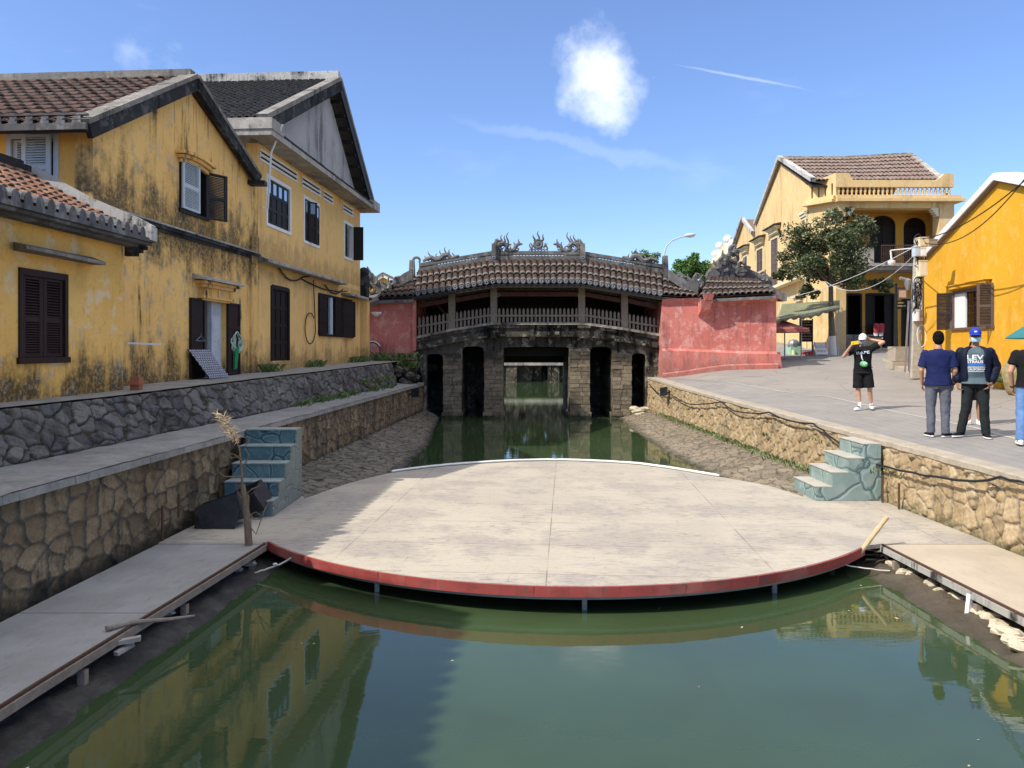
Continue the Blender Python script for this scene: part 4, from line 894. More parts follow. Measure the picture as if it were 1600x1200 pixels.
for k in range(30):
    p = E1+dE*(k+.30); q = E1+dE*(k+.88); mb.hexa([p+BF.n*.05+Z3*.03, q+BF.n*.05+Z3*.03, q-BF.n*.05+Z3*.03, p-BF.n*.05+Z3*.03, p.lerp(q,.15)+BF.n*.03+Z3*.155, q.lerp(p,.15)+BF.n*.03+Z3*.155, q.lerp(p,.15)-BF.n*.05+Z3*.155, p.lerp(q,.15)-BF.n*.05+Z3*.155])
mb.build('eave_blocks', M['tend'], b)
mb = MB(); g0 = LW.uv(390, 0)[0]; gv = LW.uv(395, 289)[1]; mb.beam(LW.p(g0-.1, gv, -.8), LW.p(g0+.05, gv, .38), .26, .10); mb.build('gutter', M['black'], b)
mb = MB(); mb.fbox(LW, g0-.02, g0+.22, gv+.06, gv+.30, -.2, .12); mb.build('gutter_block', M['limew'], b)
# ================================================================ grey-gabled house
c = thing('gabled_house', 'taller two-storey ochre house with grey gable, dark tiled roof and brown shuttered windows', 'house', (-7.5, 23, 1))
k0, k1 = 18.64, 27.9; kv = 6.50; CB = TZ+.06
holes = []; 
def opening(px0, px1, pyt, pyb, pxr=None):
    a0 = LW.uv(px0, 0)[0]; a1 = LW.uv(px1, 0)[0]; t_ = LW.uv(px0, pyt)[1]; b_ = LW.uv(px0, pyb)[1]; return a0, a1, b_, t_
w1 = opening(417, 453, 275, 349); w2 = opening(475, 498, 308, 376); w3 = opening(538, 551, 347, 401)
d1 = opening(423, 451, 446, 564); w4 = opening(497, 550, 458, 523)
def rect(w_): return [(w_[0], w_[2]), (w_[1], w_[2]), (w_[1], w_[3]), (w_[0], w_[3])]
mb = MB(); mb.poly(LW, [[(k0, CB-.2), (k1, CB-.2), (k1, kv), (k0, kv)]]+[rect(q) for q in (w1, w2, w3, d1, w4)], -.3, 0); mb.build('gable_wall', M['yC'], c)
mb = MB(); mb.box(LW.p(k0,0).x-7.5, LW.p(k0,0).x-.31, k0+.02, k0+.3, CB, kv); mb.build('side_wall', M['gable'], c)
mb = MB(); mb.hexa([LW.p(k1,CB,-7.5),LW.p(k1,CB,0),LW.p(k1-.25,CB,-.31),LW.p(k1-.25,CB,-7.5),LW.p(k1,kv,-7.5),LW.p(k1,kv,0),LW.p(k1-.25,kv,-.31),LW.p(k1-.25,kv,-7.5)]); mb.build('back_wall', M['yC'], c)
mb = MB(); mb.fbox(LW, k0+.35, k1-.3, CB, kv-.1, -1.4, -1.3, .3); mb.build('interior', M['void'], c)
def wframe(w_, mat, nm='window', wd=.06, out_=.02, sill=True):
    f = MB(); a0, a1, b_, t_ = w_; f.fbox(LW, a0-wd, a0+.03, b_-wd, t_+wd, -.12, out_); f.fbox(LW, a1-.03, a1+wd, b_-wd, t_+wd, -.12, out_); f.fbox(LW, a0+.03, a1-.03, t_-.03, t_+wd, -.12, out_+.001)
    if sill: f.fbox(LW, a0+.03, a1-.03, b_-wd, b_+.02, -.12, out_+.001)
    return f.build(nm, mat, c)
W_ = wframe(w1, M['white']); n4 = 4
for k in range(n4):
    ua = w1[0]+.04+(w1[1]-w1[0]-.08)*k/n4; ub = w1[0]+.04+(w1[1]-w1[0]-.08)*(k+1)/n4-.012; panel_leaf(W_, LW, ua, ub, w1[2]+.04, w1[3]-.04, -.06, M['wood'], 3, .04, 'shutter', 2, M['skyglass'])
W_ = wframe(w2, M['white']); ww_ = w2[1]-w2[0]
panel_leaf(W_, LW, w2[0]+.04, w2[0]+ww_*.27, w2[2]+.04, w2[3]-.04, -.02, M['wood'], 3, .04, 'shutter', 2, M['skyglass'])
panel_leaf(W_, LW.sub(w2[0]+ww_*.27, R(35)), 0, ww_*.22, w2[2]+.02, w2[3]-.06, .0, M['wood'], 3, .04, 'shutter', 2, M['glass'])
panel_leaf(W_, LW, w2[0]+ww_*.52, w2[0]+ww_*.74, w2[2]+.04, w2[3]-.04, -.1, M['wood'], 4, .04, 'shutter')
panel_leaf(W_, LW, w2[0]+ww_*.76, w2[1]-.04, w2[2]+.04, w2[3]-.06, .0, M['wood'], 3, .04, 'shutter', 2, M['skyglass'])
W_ = wframe(w3, M['white']); ww_ = w3[1]-w3[0]
panel_leaf(W_, LW, w3[0]+.04, w3[0]+ww_*.3, w3[2]+.04, w3[3]-.04, -.02, M['wood'], 3, .04, 'shutter'); panel_leaf(W_, LW, w3[0]+ww_*.34, w3[0]+ww_*.5, w3[2]+.04, w3[3]-.04, -.04, M['metal'], 3, .04, 'shutter', label='grey leaf')
panel_leaf(W_, LW.sub(w3[1]+.05, R(80)), .02, .36, w3[2]+.0, w3[3]-.0, .0, M['wood'], 3, .04, 'shutter', label='leaf standing wide open')
f = MB(); f.fbox(LW, d1[0]-.02, d1[0]+.07, d1[2], d1[3], -.2, .03); f.fbox(LW, d1[1]-.07, d1[1]+.02, d1[2], d1[3], -.2, .03); f.fbox(LW, d1[0]+.07, d1[1]-.07, d1[3]-.08, d1[3]+.03, -.2, .031); D_ = f.build('door', M['wood'], c)
nn_ = 3
for k in range(nn_): ua = d1[0]+.08+(d1[1]-d1[0]-.16)*k/nn_; ub = d1[0]+.08+(d1[1]-d1[0]-.16)*(k+1)/nn_-.01; panel_leaf(D_, LW, ua, ub, d1[2]+.02, d1[3]-.09, -.06, M['wood'], 4, .05)
f = MB(); a0, a1, b_, t_ = w4; f.fbox(LW, a0-.02, a0+.05, b_, t_, -.2, .02); f.fbox(LW, a1-.05, a1+.02, b_, t_, -.2, .02); f.fbox(LW, a0+.05, a1-.05, t_-.05, t_+.02, -.2, .021); f.fbox(LW, a0+.05, a1-.05, b_-.04, b_+.03, -.2, .05); W_ = f.build('window', M['wood'], c)
L_ = a1-a0
panel_leaf(W_, LW, a0+.05, a0+L_*.24, b_+.04, t_-.06, .0, M['wood'], 3, .04, 'shutter'); mb = MB(); mb.fbox(LW, a0+L_*.33, a0+L_*.40, b_+.03, t_-.05, -.1, .0); mb.build('mullion', M['bblue'], W_)
panel_leaf(W_, LW, a0+L_*.42, a0+L_*.66, b_+.0, t_-.04, .03, M['wood'], 3, .04, 'shutter'); panel_leaf(W_, LW.sub(a0+L_*.67, R(30)), 0, L_*.16, b_-.02, t_-.08, .0, M['wood'], 3, .04, 'shutter'); panel_leaf(W_, LW, a0+L_*.83, a1+.05, b_-.05, t_-.1, .03, M['wood'], 3, .04, 'shutter')
for vz in range(6):
    pass
# white slatted vents under the slab
for (pa, pb, pya, pyb) in ((405, 464, 240, 262), (471, 500, 287, 307), (504, 520, 304, 319), (535, 551, 325, 338)):
    a0 = LW.uv(pa, 0)[0]; a1 = LW.uv(pb, 0)[0]; t_ = LW.uv(pa, pya)[1]-.05; b_ = LW.uv(pa, pyb)[1]+.08
    t_ = kv-.10; b_ = t_-.30
    mb = MB()
    for k in range(3): z = b_+k*(t_-b_-.06)/2; mb.fbox(LW, a0, a1, z, z+.06, .003, .03)
    mb.fbox(LW, a0-.0, a0+.06, b_+.09, t_-.09, .002, .028); mb.fbox(LW, a1-.06, a1, b_+.09, t_-.09, .002, .028)
    v_ = mb.build('vent', M['white'], c); mb = MB(); mb.fbox(LW, a0+.06, a1-.06, b_+.02, t_-.02, .0005, .0025); mb.build('vent_opening', M['void'], v_)
# soffit slab and box gutter ends
s0 = 17.96; s1 = 27.85; mb = MB(); mb.fbox(LW, s0, s1, kv, kv+.14, -.6, .60); mb.fbox(LW, s0, k0-.0, kv+.0, kv+.14, -7.6, -.601); mb.build('soffit_slab', M['conc'], c)
mb = MB(); mb.fbox(LW, s0-.03, s0+.10, kv+.141, kv+.40, -7.6, .62); mb.fbox(LW, s0+.10, s0+.75, kv+.141, kv+.40, .50, .62); mb.build('gutter_box', M['conc'], c)
mb = MB(); mb.fbox(LW, s1-.5, s1+.35, kv-.02, kv+.30, -7.6, .66); mb.build('gutter_box', M['conc'], c)
gap_u, gap_v = LW.uv(505, 138); ru, rv2 = LW.uv(508, 124)
mb = MB(); mb.poly(LW, [[(s0+.45, kv+.13), (s1-.6, kv+.13), (gap_u, gap_v)]], -.05, .12); mb.build('gable_panel', M['gable'], c)
mb = MB()
for k in range(34): q = s0+.2+k*(s1-s0-.3)/34; mb.fbox(LW, q, q+(s1-s0)/34*.97, kv+.145, kv+.18+.015*rnd.random(), .46, .615)
mb.build('slab_weathering', M['conc_d'], c)
E0 = LW.p(s0+.05, kv+.38, -7.6); E1 = LW.p(s0+.05, kv+.38, .45); R1 = LW.p(ru, rv2-.05, .45); R0 = LW.p(ru, rv2-.05, -7.6); F1 = LW.p(s1+.12, kv+.25, .45); F0 = LW.p(s1+.12, kv+.25, -7.6)
slabq(c, 'roof', E0, E1, R1, R0, .12, M['tC'], -.01); slabq(c, 'roof', R0, R1, F1, F0, .12, M['tC'])
tiles(c, E0, E1+(E0-E1)*.02, R1+(R0-R1)*.02, R0, 42, 26, .095, M['tC'], .03, seg=3, under=M['tC'])
for pa, pb in ((E1, R1), (R1, F1)):
    mb = MB(); d = (pb-pa).normalized(); nn = LW.n.cross(d); nn = nn if nn.z > 0 else -nn; q = LW.n
    for (h0, h1, w0_, w1_) in ((-.30, -.02, -.02, .05),): mb.hexa([pa+nn*h0+q*w0_, pb+nn*h0+q*w0_, pb+nn*h0+q*w1_, pa+nn*h0+q*w1_, pa+nn*h1+q*w0_, pb+nn*h1+q*w0_, pb+nn*h1+q*w1_, pa+nn*h1+q*w1_])
    mb.build('verge', M['wood'] if pb is F1 else M['conc_d'], c); mb = MB()
    mb.hexa([pa+nn*.0-q*.22, pb+nn*.0-q*.22, pb+nn*.0+q*.07, pa+nn*.0+q*.07, pa+nn*.12-q*.22, pb+nn*.12-q*.22, pb+nn*.12+q*.07, pa+nn*.12+q*.07]); mb.build('coping', M['concm'], c)
    if pb is F1:
        mb = MB()
        for k in range(8): p = pa.lerp(pb, .1+.1*k)-nn*.36; mb.beam(p-q*.35, p+q*.0, .1, .1)
        mb.build('rafter_ends', M['wood'], c)
mb = MB(); mb.beam(R0+Z3*.12, R1+Z3*.12, .24, .30); mb.build('ridge', M['limew'], c)
mb = MB(); mb.tube([LW.p(s0+.55, kv+.4, .66), LW.p(s0+.50, kv-.3, .4), LW.p(k0-.02, kv-1.6, .25), LW.p(k0-.15, 4.9, .15)], .025, 6); mb.build('drain_pipe', M['plastic_w'], c)
# ledge over ground floor, buttress, cables
lv = LW.uv(402, 405)[1]; le = LW.uv(529, 0)[0]
mb = MB(); mb.hexa([LW.p(k0-.1,lv-.07,.30),LW.p(le,lv-.07,.30),LW.p(le,lv-.07,.002),LW.p(k0-.1,lv-.07,.002),LW.p(k0-.1,lv-.01,.30),LW.p(le,lv-.01,.30),LW.p(le,lv+.10,.002),LW.p(k0-.1,lv+.10,.002)]); mb.build('ledge', M['conc'], c)
le2 = LW.uv(533, 0)[0]; le3 = LW.uv(562, 0)[0]; l2 = LW.uv(533, 458)[1]
mb = MB(); mb.fbox(LW, le2, min(le3, k1+.2), l2-.08, l2, .002, .34); mb.build('ledge', M['conc'], c)
mb = MB(); mb.fbox(LW, 18.15, 18.60, CB-.1, 4.2, .002, .05); mb.build('downpipe_chase', M['yB'], b)
def droop(mb, a, b_, sag, r, n=10, seg=5, wob=0):
    pts = []
    for k in range(n+1): t = k/n; p = Vector(a).lerp(Vector(b_), t); p.z -= sag*4*t*(1-t); pts.append(p+Vector((rnd.uniform(-1,1), 0, rnd.uniform(-1,1)))*wob)
    mb.tube(pts, r, seg); return pts
mb = MB()
for (pa, pb, sg) in (((432,418),(462,438),.12), ((462,438),(500,436),-.1), ((470,436),(540,455),.12), ((505,445),(534,452),.2)):
    A_ = LW.uv(*pa); B_ = LW.uv(*pb); droop(mb, LW.p(A_[0],A_[1],.05), LW.p(B_[0],B_[1],.05), sg, .02, 10, 5, .01)
A_ = LW.uv(487, 437); pts = [LW.p(A_[0]+.02*k, A_[1]-k*.16, .05) for k in range(10)]
cc = pts[-1]; pts += [cc+LW.d*(-.45+.45*math.cos(t))+Z3*(-.45*math.sin(t)) for t in np.linspace(0, 5.5, 16)]; mb.tube(pts, .016, 5)
tag(mb.build('cable', M['cable'], None), 'slack black cables hanging in a loop on the ochre wall under the ledge', 'cable')
# ================================================================ covered bridge
BY = 30.0
br = thing('covered_bridge', 'old roofed stone and timber footbridge with dragon-crested tiled roof spanning the canal', 'bridge', (1, 32, -1.2))
FB = FR((0, BY), (1, 0))           # front plane, u = x, v = z
def bx(px, Y=BY): return (px-800)*Y/1200
def bz(py, Y=BY): return CZ+(545-py)*Y/1200
def arch(px0, px1, pyt, pyb, rise=8, n=8):
    a, b_ = bx(px0), bx(px1); t_ = bz(pyt); r = rise/40; lo = bz(pyb); pts = [(a, lo), (b_, lo)]
    for k in range(n+1):
        t = math.pi*k/n; c_ = (a+b_)/2; h = (b_-a)/2; cs = math.cos(t); pts.append((c_+h*(abs(cs)**.6)*(1 if cs > 0 else -1), t_-r+r*math.sin(t)**.7 if math.sin(t) > 0 else t_-r))
    return pts
lo = 658
top = [(bx(1034), bz(527)), (bx(975), bz(517)), (bx(912), bz(509)), (bx(770), bz(509)), (bx(708), bz(518)), (bx(648), bz(531)), (bx(648), bz(545)), (bx(560), bz(546))]
outl2 = [(bx(560), -1.5), (bx(1034), -1.5)]+top
holes = [arch(666, 692, 553, lo-1), arch(722, 756, 541, lo-1), arch(787, 889, 542, lo-1, 2), arch(922, 956, 542, lo-1), arch(987, 1009, 552, 636)]
mb = MB(); mb.poly(FB, [outl2]+holes, -.6, 0); mb.build('arch_wall', M['base'], br)
# block-faced piers
for (a, b_, t_) in ((693, 721, 552), (757, 786, 548), (890, 921, 548), (957, 986, 552)):
    mb = MB(); x0, x1 = bx(a), bx(b_); zt = bz(t_); H = zt+1.28; n = 17
    for k in range(n):
        z0 = -1.28+H*k/n; z1 = -1.28+H*(k+1)/n-.008; j = .03*rnd.random(); k_ = 1.6 if k < 2 else 1
        xm = x0+(x1-x0)*rnd.uniform(.35, .65)
        e_ = .035*k_ if k < 2 else 0
        for (p, q) in ((x0+rnd.uniform(-.02,.012)-e_, xm-.008), (xm+.008, x1+rnd.uniform(-.012,.02)+e_)):
            j = .028*rnd.random()*k_; mb.hexa([(p,BY-.10-j,z0),(q,BY-.10-j,z0),(q,BY+4,z0),(p,BY+4,z0),(p,BY-.10-j*.6,z1),(q,BY-.10-j*.6,z1),(q,BY+4,z1),(p,BY+4,z1)])
    mb.build('pier', M['pier'], br)
for (a, b_) in ((640, 694), (720, 758), (920, 958), (984, 1034)): mb = MB(); mb.box(bx(a), bx(b_), BY+3.5, BY+3.7, -1.5, 1.6, .2); mb.build('rear_wall', M['base'], br)  # dark walls added behind the side bays so those arches go black
mb = MB(); mb.box(bx(787), bx(889), BY+3.3, BY+3.7, 1.05, 1.7); mb.box(bx(787), bx(889), BY+1.2, BY+1.4, 1.20, 1.55)
mb.build('cross_beam', M['wood'], br)
# cornice mouldings following the deck
dk = [(648, 531), (708, 518), (770, 508.5), (912, 508.5), (975, 517), (1034, 527)]
for i, (h0, h1, ww, m_) in enumerate(((.02, .12, .16, 'base'), (-.10, .02, .09, 'base'), (-.36, -.24, .13, 'base'), (-.44, -.36, .20, 'base'))):
    mb = MB()
    for (a, b_) in zip(dk[:-1], dk[1:]):
        n = 5
        for k in range(n):
            xa = bx(a[0]+(b_[0]-a[0])*k/n); xb = bx(a[0]+(b_[0]-a[0])*(k+1)/n); za = bz(a[1]+(b_[1]-a[1])*k/n); zb = bz(a[1]+(b_[1]-a[1])*(k+1)/n); j = rnd.uniform(-.012, .012); q = ww+j
            mb.hexa([(xa,BY-q,za+h0),(xb,BY-q,zb+h0),(xb,BY-.002,zb+h0),(xa,BY-.002,za+h0),(xa,BY-q,za+h1),(xb,BY-q,zb+h1),(xb,BY-.002,zb+h1),(xa,BY-.002,za+h1)])
    mb.build('cornice', M[m_] if i else M.setdefault('cornl', plaster('cornice_mortar', (.36,.32,.25), (.18,.16,.13), dark=(.025,.023,.02), streak=.7, pale=(.52,.48,.40), pale_amt=.6, base_amt=1.2, seed=5)), br)
mb = MB(); mb.fbox(FB, bx(803), bx(878), bz(526.5), bz(519), .002, .05); mb.build('fretwork', M.setdefault('terra', plain('terracotta', (.36,.13,.07), .85, var=.3, sc=12)), br)
mb = MB()
for k in range(13): x = bx(806+k*5.7); mb.beam((x,BY-.055,bz(526)), (x+.075,BY-.055,bz(519.5)), .03, .02, up=Vector((0,1,0))); mb.beam((x+.075,BY-.055,bz(519.5)), (x+.15,BY-.055,bz(526)), .03, .02, up=Vector((0,1,0)))
mb.build('fretwork_bars', M['base'], br)
for px in (770, 912):
    mb = MB(); x = bx(px); mb.box(x-.20, x+.20, BY-.22, BY-.0, bz(528), bz(513)); mb.box(x-.25, x+.25, BY-.27, BY, bz(513)+.002, bz(509)); mb.build('pedestal', M['base'], br)
# deck, rear screen and ceiling so the inside stays dark
mb = MB(); dz0 = [(bx(a), bz(b_)-.05) for a, b_ in dk]
for (a, b_) in zip(dz0[:-1], dz0[1:]): mb.hexa([(a[0],BY-.01+.02,a[1]-.2),(b_[0],BY+.01,b_[1]-.2),(b_[0],BY+3.6,b_[1]-.2),(a[0],BY+3.6,a[1]-.2),(a[0],BY+.01,a[1]),(b_[0],BY+.01,b_[1]),(b_[0],BY+3.6,b_[1]),(a[0],BY+3.6,a[1])])
mb.build('deck', M['wood'], br)
mb = MB(); mb.box(bx(650), bx(1032), BY+3.35, BY+3.5, .9, 4.0); mb.build('rear_screen', M['wood'], br)
for px in (735, 800, 842, 884, 945): mb = MB(); x = bx(px, BY+3.3); mb.box(x-.45, x+.45, BY+3.30, BY+3.345, 2.0, 3.4); mb.build('screen_panel', M['woodr'], br)
# posts, beams, railings
pst = [(648, 534, 468), (706, 520, 458), (771.5, 510, 449), (909, 510, 449), (976, 520, 458), (1034, 530, 470)]
for i, (px, pb, pt) in enumerate(pst):
    w_ = .13 if i in (1, 2, 3, 4) else .08
    mb = MB(); x = bx(px); mb.box(x-w_, x+w_, BY+.0-.02, BY+.24, bz(pb), bz(pt-6)); mb.build('post', M['woodg'] if 0 < i < 5 else M['woodr'], br)
    if 0 < i < 5:
        mb = MB(); mb.box(x-.06, x+.06, BY+2.6, BY+2.72, bz(pb), bz(pt-14)); mb.build('post', M['wood'], br)
bm_ = [(648, 478), (706, 469), (771.5, 459.5), (909, 459.5), (976, 469.5), (1034, 480)]
for a, b_ in zip(bm_[:-1], bm_[1:]):
    mb = MB(); mb.beam((bx(a[0])+.14,BY+.10,bz(a[1])), (bx(b_[0])-.14,BY+.10,bz(b_[1])), .16, .17); mb.build('beam', M['beamr'], br)
    mb = MB(); n = 6   # carved cloud brackets between beam and eave
    for k in range(n):
        t = (k+.5)/n; p = Vector((bx(a[0])+(bx(b_[0])-bx(a[0]))*t, BY+.1, bz(a[1])+(bz(b_[1])-bz(a[1]))*t+.22))
        mb.tube([p+Vector((-.22,0,.1)), p+Vector((-.12,-.02,-.02)), p+Vector((0,-.02,.05)), p+Vector((.12,-.02,-.02)), p+Vector((.22,0,.1))], [.02,.05,.035,.05,.02], 6, flat=.7)
    mb.beam((bx(a[0])+.1,BY+.14,bz(a[1])+.33), (bx(b_[0])-.1,BY+.14,bz(b_[1])+.33), .05, .36)
    mb.build('carved_frieze', M.setdefault('frieze', plain('dull_carved_wood', (.085,.075,.06), .9, var=.6, sc=9)), br)
rl = [(652, 531, 500), (702, 520, 493), (711, 518, 491.5), (766, 510, 484), (777, 509, 485.5), (904, 509, 485.5), (914, 510, 484), (970, 518.5, 492), (981, 519.5, 494), (1032, 529, 502)]
for k in range(0, 10, 2):
    a, b_ = rl[k], rl[k+1]; mb = MB(); n = max(6, round((b_[0]-a[0])/6.3)); y = BY+.03; yb = BY+.08
    for h, th in (((.0), .07), (.62, .07)):
        q0 = a[1]-(a[1]-a[2])*h-1.2; q1 = b_[1]-(b_[1]-b_[2])*h-1.2; mb.beam((bx(a[0]),y-.01,bz(q0)), (bx(b_[0]),y-.01,bz(q1)), .06, th)
    for i in range(n):
        t = (i+.5)/n; x = bx(a[0]+(b_[0]-a[0])*t); z0 = bz(a[1]+(b_[1]-a[1])*t); z1 = bz(a[2]+(b_[2]-a[2])*t)+.12; h = .042
        mb.add([(x-h,y+.01,z0),(x+h,y+.01,z0),(x+h,y+.01,z1-.08),(x,y+.01,z1),(x-h,y+.01,z1-.08),(x-h,yb,z0),(x+h,yb,z0),(x+h,yb,z1-.08),(x,yb,z1),(x-h,yb,z1-.08)], [(0,1,2,3,4),(9,8,7,6,5),(0,4,9,5),(1,6,7,2),(2,7,8,3),(3,8,9,4),(0,5,6,1)])
    mb.build('railing', M['woodg'], br)
# roof: eave line and ridge line per section
EY, RY = BY-.75, BY+2.0
def es(px, py): return S(px, py, EY)
def rs(px, py): return S(px, py, RY)
secs = [((622, 465), (648, 461.5), (652, 434), (634, 440), 3, 4), ((648, 461.5), (775, 442), (771, 406.5), (651, 425), 13, 3), ((775, 442), (908, 442), (910, 406.5), (771, 406.5), 14, 3), ((908, 442), (1036, 462), (1034, 427), (910, 406.5), 14, 3), ((1036, 462), (1091, 466), (1075, 447), (1036, 430), 6, 3)]
for (p, q, r, s_, nc, nr) in secs:
    E0, E1, R1, R0 = es(*p), es(*q), rs(*r), rs(*s_); tiles(br, E0, E1, R1, R0, nc, nr, .118, M['tBr'], .06, under=M['tBr'], curve=.06, mortar=True)
    slabq(br, 'roof', E0, E1, R1, R0, .09, M['tgap'], -.09); mr = Vector((1,1,1))
    B0 = Vector((E0.x, 2*RY-E0.y, E0.z)); B1 = Vector((E1.x, 2*RY-E1.y, E1.z)); slabq(br, 'roof', R0, R1, B1, B0, .10, M['tBr'], -.02)
    mb = MB(); mb.beam(E0-Z3*.10+Vector((0,.06,0)), E1-Z3*.10+Vector((0,.06,0)), .05, .10); mb.build('eave_board', M['orn'], br)
    if nc > 6:   # round porcelain-faced tile ends
        mb = MB()
        for k in range(nc):
            p_ = E0.lerp(E1, (k+.5)/nc)+Vector((0, -.012, .06)); mb.tube([p_+Vector((0,.06,0)), p_+Vector((0,-.03,0))], .10, 10)
        mb.build('tile_ends', M['orn'], br); mb = MB()
        for k in range(nc):
            mb = MB(); p_ = E0.lerp(E1, (k+.5)/nc)+Vector((0, -.045, .06)); pts = [p_+Vector((.055*math.cos(t), 0, .055*math.sin(t))) for t in np.linspace(0, 2*math.pi, 9)]
            mb.tube(pts, .015, 4, cap=False); mb.build('tile_end_disc', M.setdefault('porc', plain('blue_white_porcelain', (.26,.29,.36), .35, var=.5, sc=30)), br)
# ridge walls with pierced panels
def ridge(a, b_, h, open0, open1, hb=.16):
    A_, B_ = rs(*a), rs(*b_); mb = MB(); d = B_-A_; D_ = Vector((0, -.10, 0))
    mb.beam(A_+Z3*hb/2, B_+Z3*hb/2, .26, hb+.04); mb.beam(A_+Z3*(h-.05), B_+Z3*(h-.05), .22, .09); mb.beam(A_+Z3*(h+.03), B_+Z3*(h+.03), .12, .06)
    for t0, t1 in ((0, open0), (open1, 1)):
        if t1 > t0: mb.beam(A_.lerp(B_, t0)+Z3*(hb+h)/2, A_.lerp(B_, t1)+Z3*(hb+h)/2, .14, h-hb-.05)
    for k in (open0, open1): p = A_.lerp(B_, k)+Z3*(hb+h)/2; mb.beam(p-Z3*(h-hb)/2, p+Z3*(h-hb)/2, .2, .12, up=Vector((1,0,0)))
    mb.build('ridge', M['orn'], br); mb = MB(); n = int((B_-A_).length*(open1-open0)/.13)
    for k in range(n):
        t = open0+(open1-open0)*(k+.5)/n; p = A_.lerp(B_, t); mb.tube([p+Z3*hb, p+Z3*(h+hb)/2+Vector((.05,0,0)), p+Z3*(h-.05)], .018, 4); mb.tube([p+Z3*hb+Vector((.05,0,0)), p+Z3*(h+hb)/2, p+Z3*(h-.05)+Vector((.05,0,0))], .018, 4)
    if n: mb.build('pierced_panel', M['orn'], br)
ridge((655, 426), (768, 407), .33, .22, .82); ridge((776, 407), (906, 407), .33, .17, .82); ridge((914, 408), (1036, 428), .33, .14, .78)
# the ridge ends: curled scrolls and pillars
def scroll(mb, c_, r, turns, a0, rad, flip=1, n=22, grow=.85):
    rad *= 1.35
    pts = []; rs_ = []
    for k in range(n+1):
        t = k/n; a = a0+flip*turns*2*math.pi*t; q = r*(1-grow*t); pts.append(Vector(c_)+Vector((q*math.cos(a), 0, q*math.sin(a)))); rs_.append(rad*(1-.45*t))
    mb.tube(pts, rs_, 6); return pts
def flame(mb, p, h, lean, r=.035, n=7):
    r *= 1.5; h *= .88
    pts = []; rs_ = []
    for k in range(n+1): t = k/n; pts.append(Vector(p)+Vector((lean*t*h+.10*h*math.sin(t*6.5), 0, h*t))); rs_.append(r*(1-.85*t)+.004)
    mb.tube(pts, rs_, 5)
def pillar(px, pt, pb, s_, hook=True):
    mb = MB(); p = rs(px, pb); q = rs(px, pt); mb.hexa([(p.x-.13,RY-.26,p.z),(p.x+.13,RY-.26,p.z),(p.x+.13,RY+.2,p.z),(p.x-.13,RY+.2,p.z),(q.x-.09,RY-.16,q.z),(q.x+.09,RY-.16,q.z),(q.x+.09,RY+.14,q.z),(q.x-.09,RY+.14,q.z)])
    if hook: scroll(mb, (q.x+s_*.20, RY-.02, q.z-.02), .17, .62, math.pi if s_ > 0 else 0, .05, -s_ if False else (-1 if s_ > 0 else 1), 14, .35)
    mb.build('ridge_pillar', M['orn'], br)
    mb = MB(); c_ = Vector((p.x, RY-.28, p.z+.16)); mb.box(p.x-.10, p.x+.10, RY-.36, RY-.262, p.z-.22, p.z+.28); mb.build('ridge_pillar_face', M['orn'], br)
    mb = MB(); mb.tube([c_+Vector((.055*math.cos(t), -.09, .055*math.sin(t))) for t in np.linspace(0, 2*math.pi, 9)], .016, 4, cap=False); mb.build('porcelain_dish', M['porc'], br)
pillar(644, 407, 440, 1); pillar(772, 381, 410, 1); pillar(910, 381, 410, -1); pillar(1039, 400, 446, -1, False)
mb = MB(); 
def dragon(px, py, s_, sc_=1.0, nm='dragon'):
    """low scrolling cloud-dragon standing on the ridge; s_=1 faces right"""
    mb = MB(); o = rs(px, py); Y_ = RY-.03
    def P_(x, z): return Vector((o.x+s_*x*sc_, Y_, o.z+z*sc_))
    pts = [P_(-.9,.02), P_(-.72,.14), P_(-.5,.20), P_(-.3,.10), P_(-.1,.12), P_(.1,.30), P_(.30,.34), P_(.42,.20), P_(.52,.14), P_(.66,.22), P_(.86,.30)]
    mb.tube(pts, [.05,.085,.10,.11,.115,.12,.11,.10,.10,.10,.04], 7)
    mb.tube([P_(.62,.20), P_(.78,.16), P_(.92,.20)], [.05,.035,.015], 5)
    for (x, z, h, l) in ((-.55,.2,.35,-.3), (-.3,.15,.28,.3), (0,.2,.42,-.2), (.16,.34,.42,.05), (.32,.34,.30,.3), (.62,.25,.22,-.5), (-.75,.12,.2,-.3)): flame(mb, P_(x, z), h*sc_, l*s_, .035*sc_)
    for (x, z, r, a) in ((-.62,.1,.12,0), (-.2,.12,.13,1), (.1,.14,.13,2), (.30,.18,.14,.5), (.55,.10,.1,2.5), (-.42,.08,.1,2), (0,.05,.09,1)): scroll(mb, P_(x, z), r*sc_, 1.1, a, .028*sc_, s_, 12)
    mb.build(nm, M['orn'], br, smooth=False)
dragon(690, 409, 1, .86); dragon(1000, 411, -1, .86)
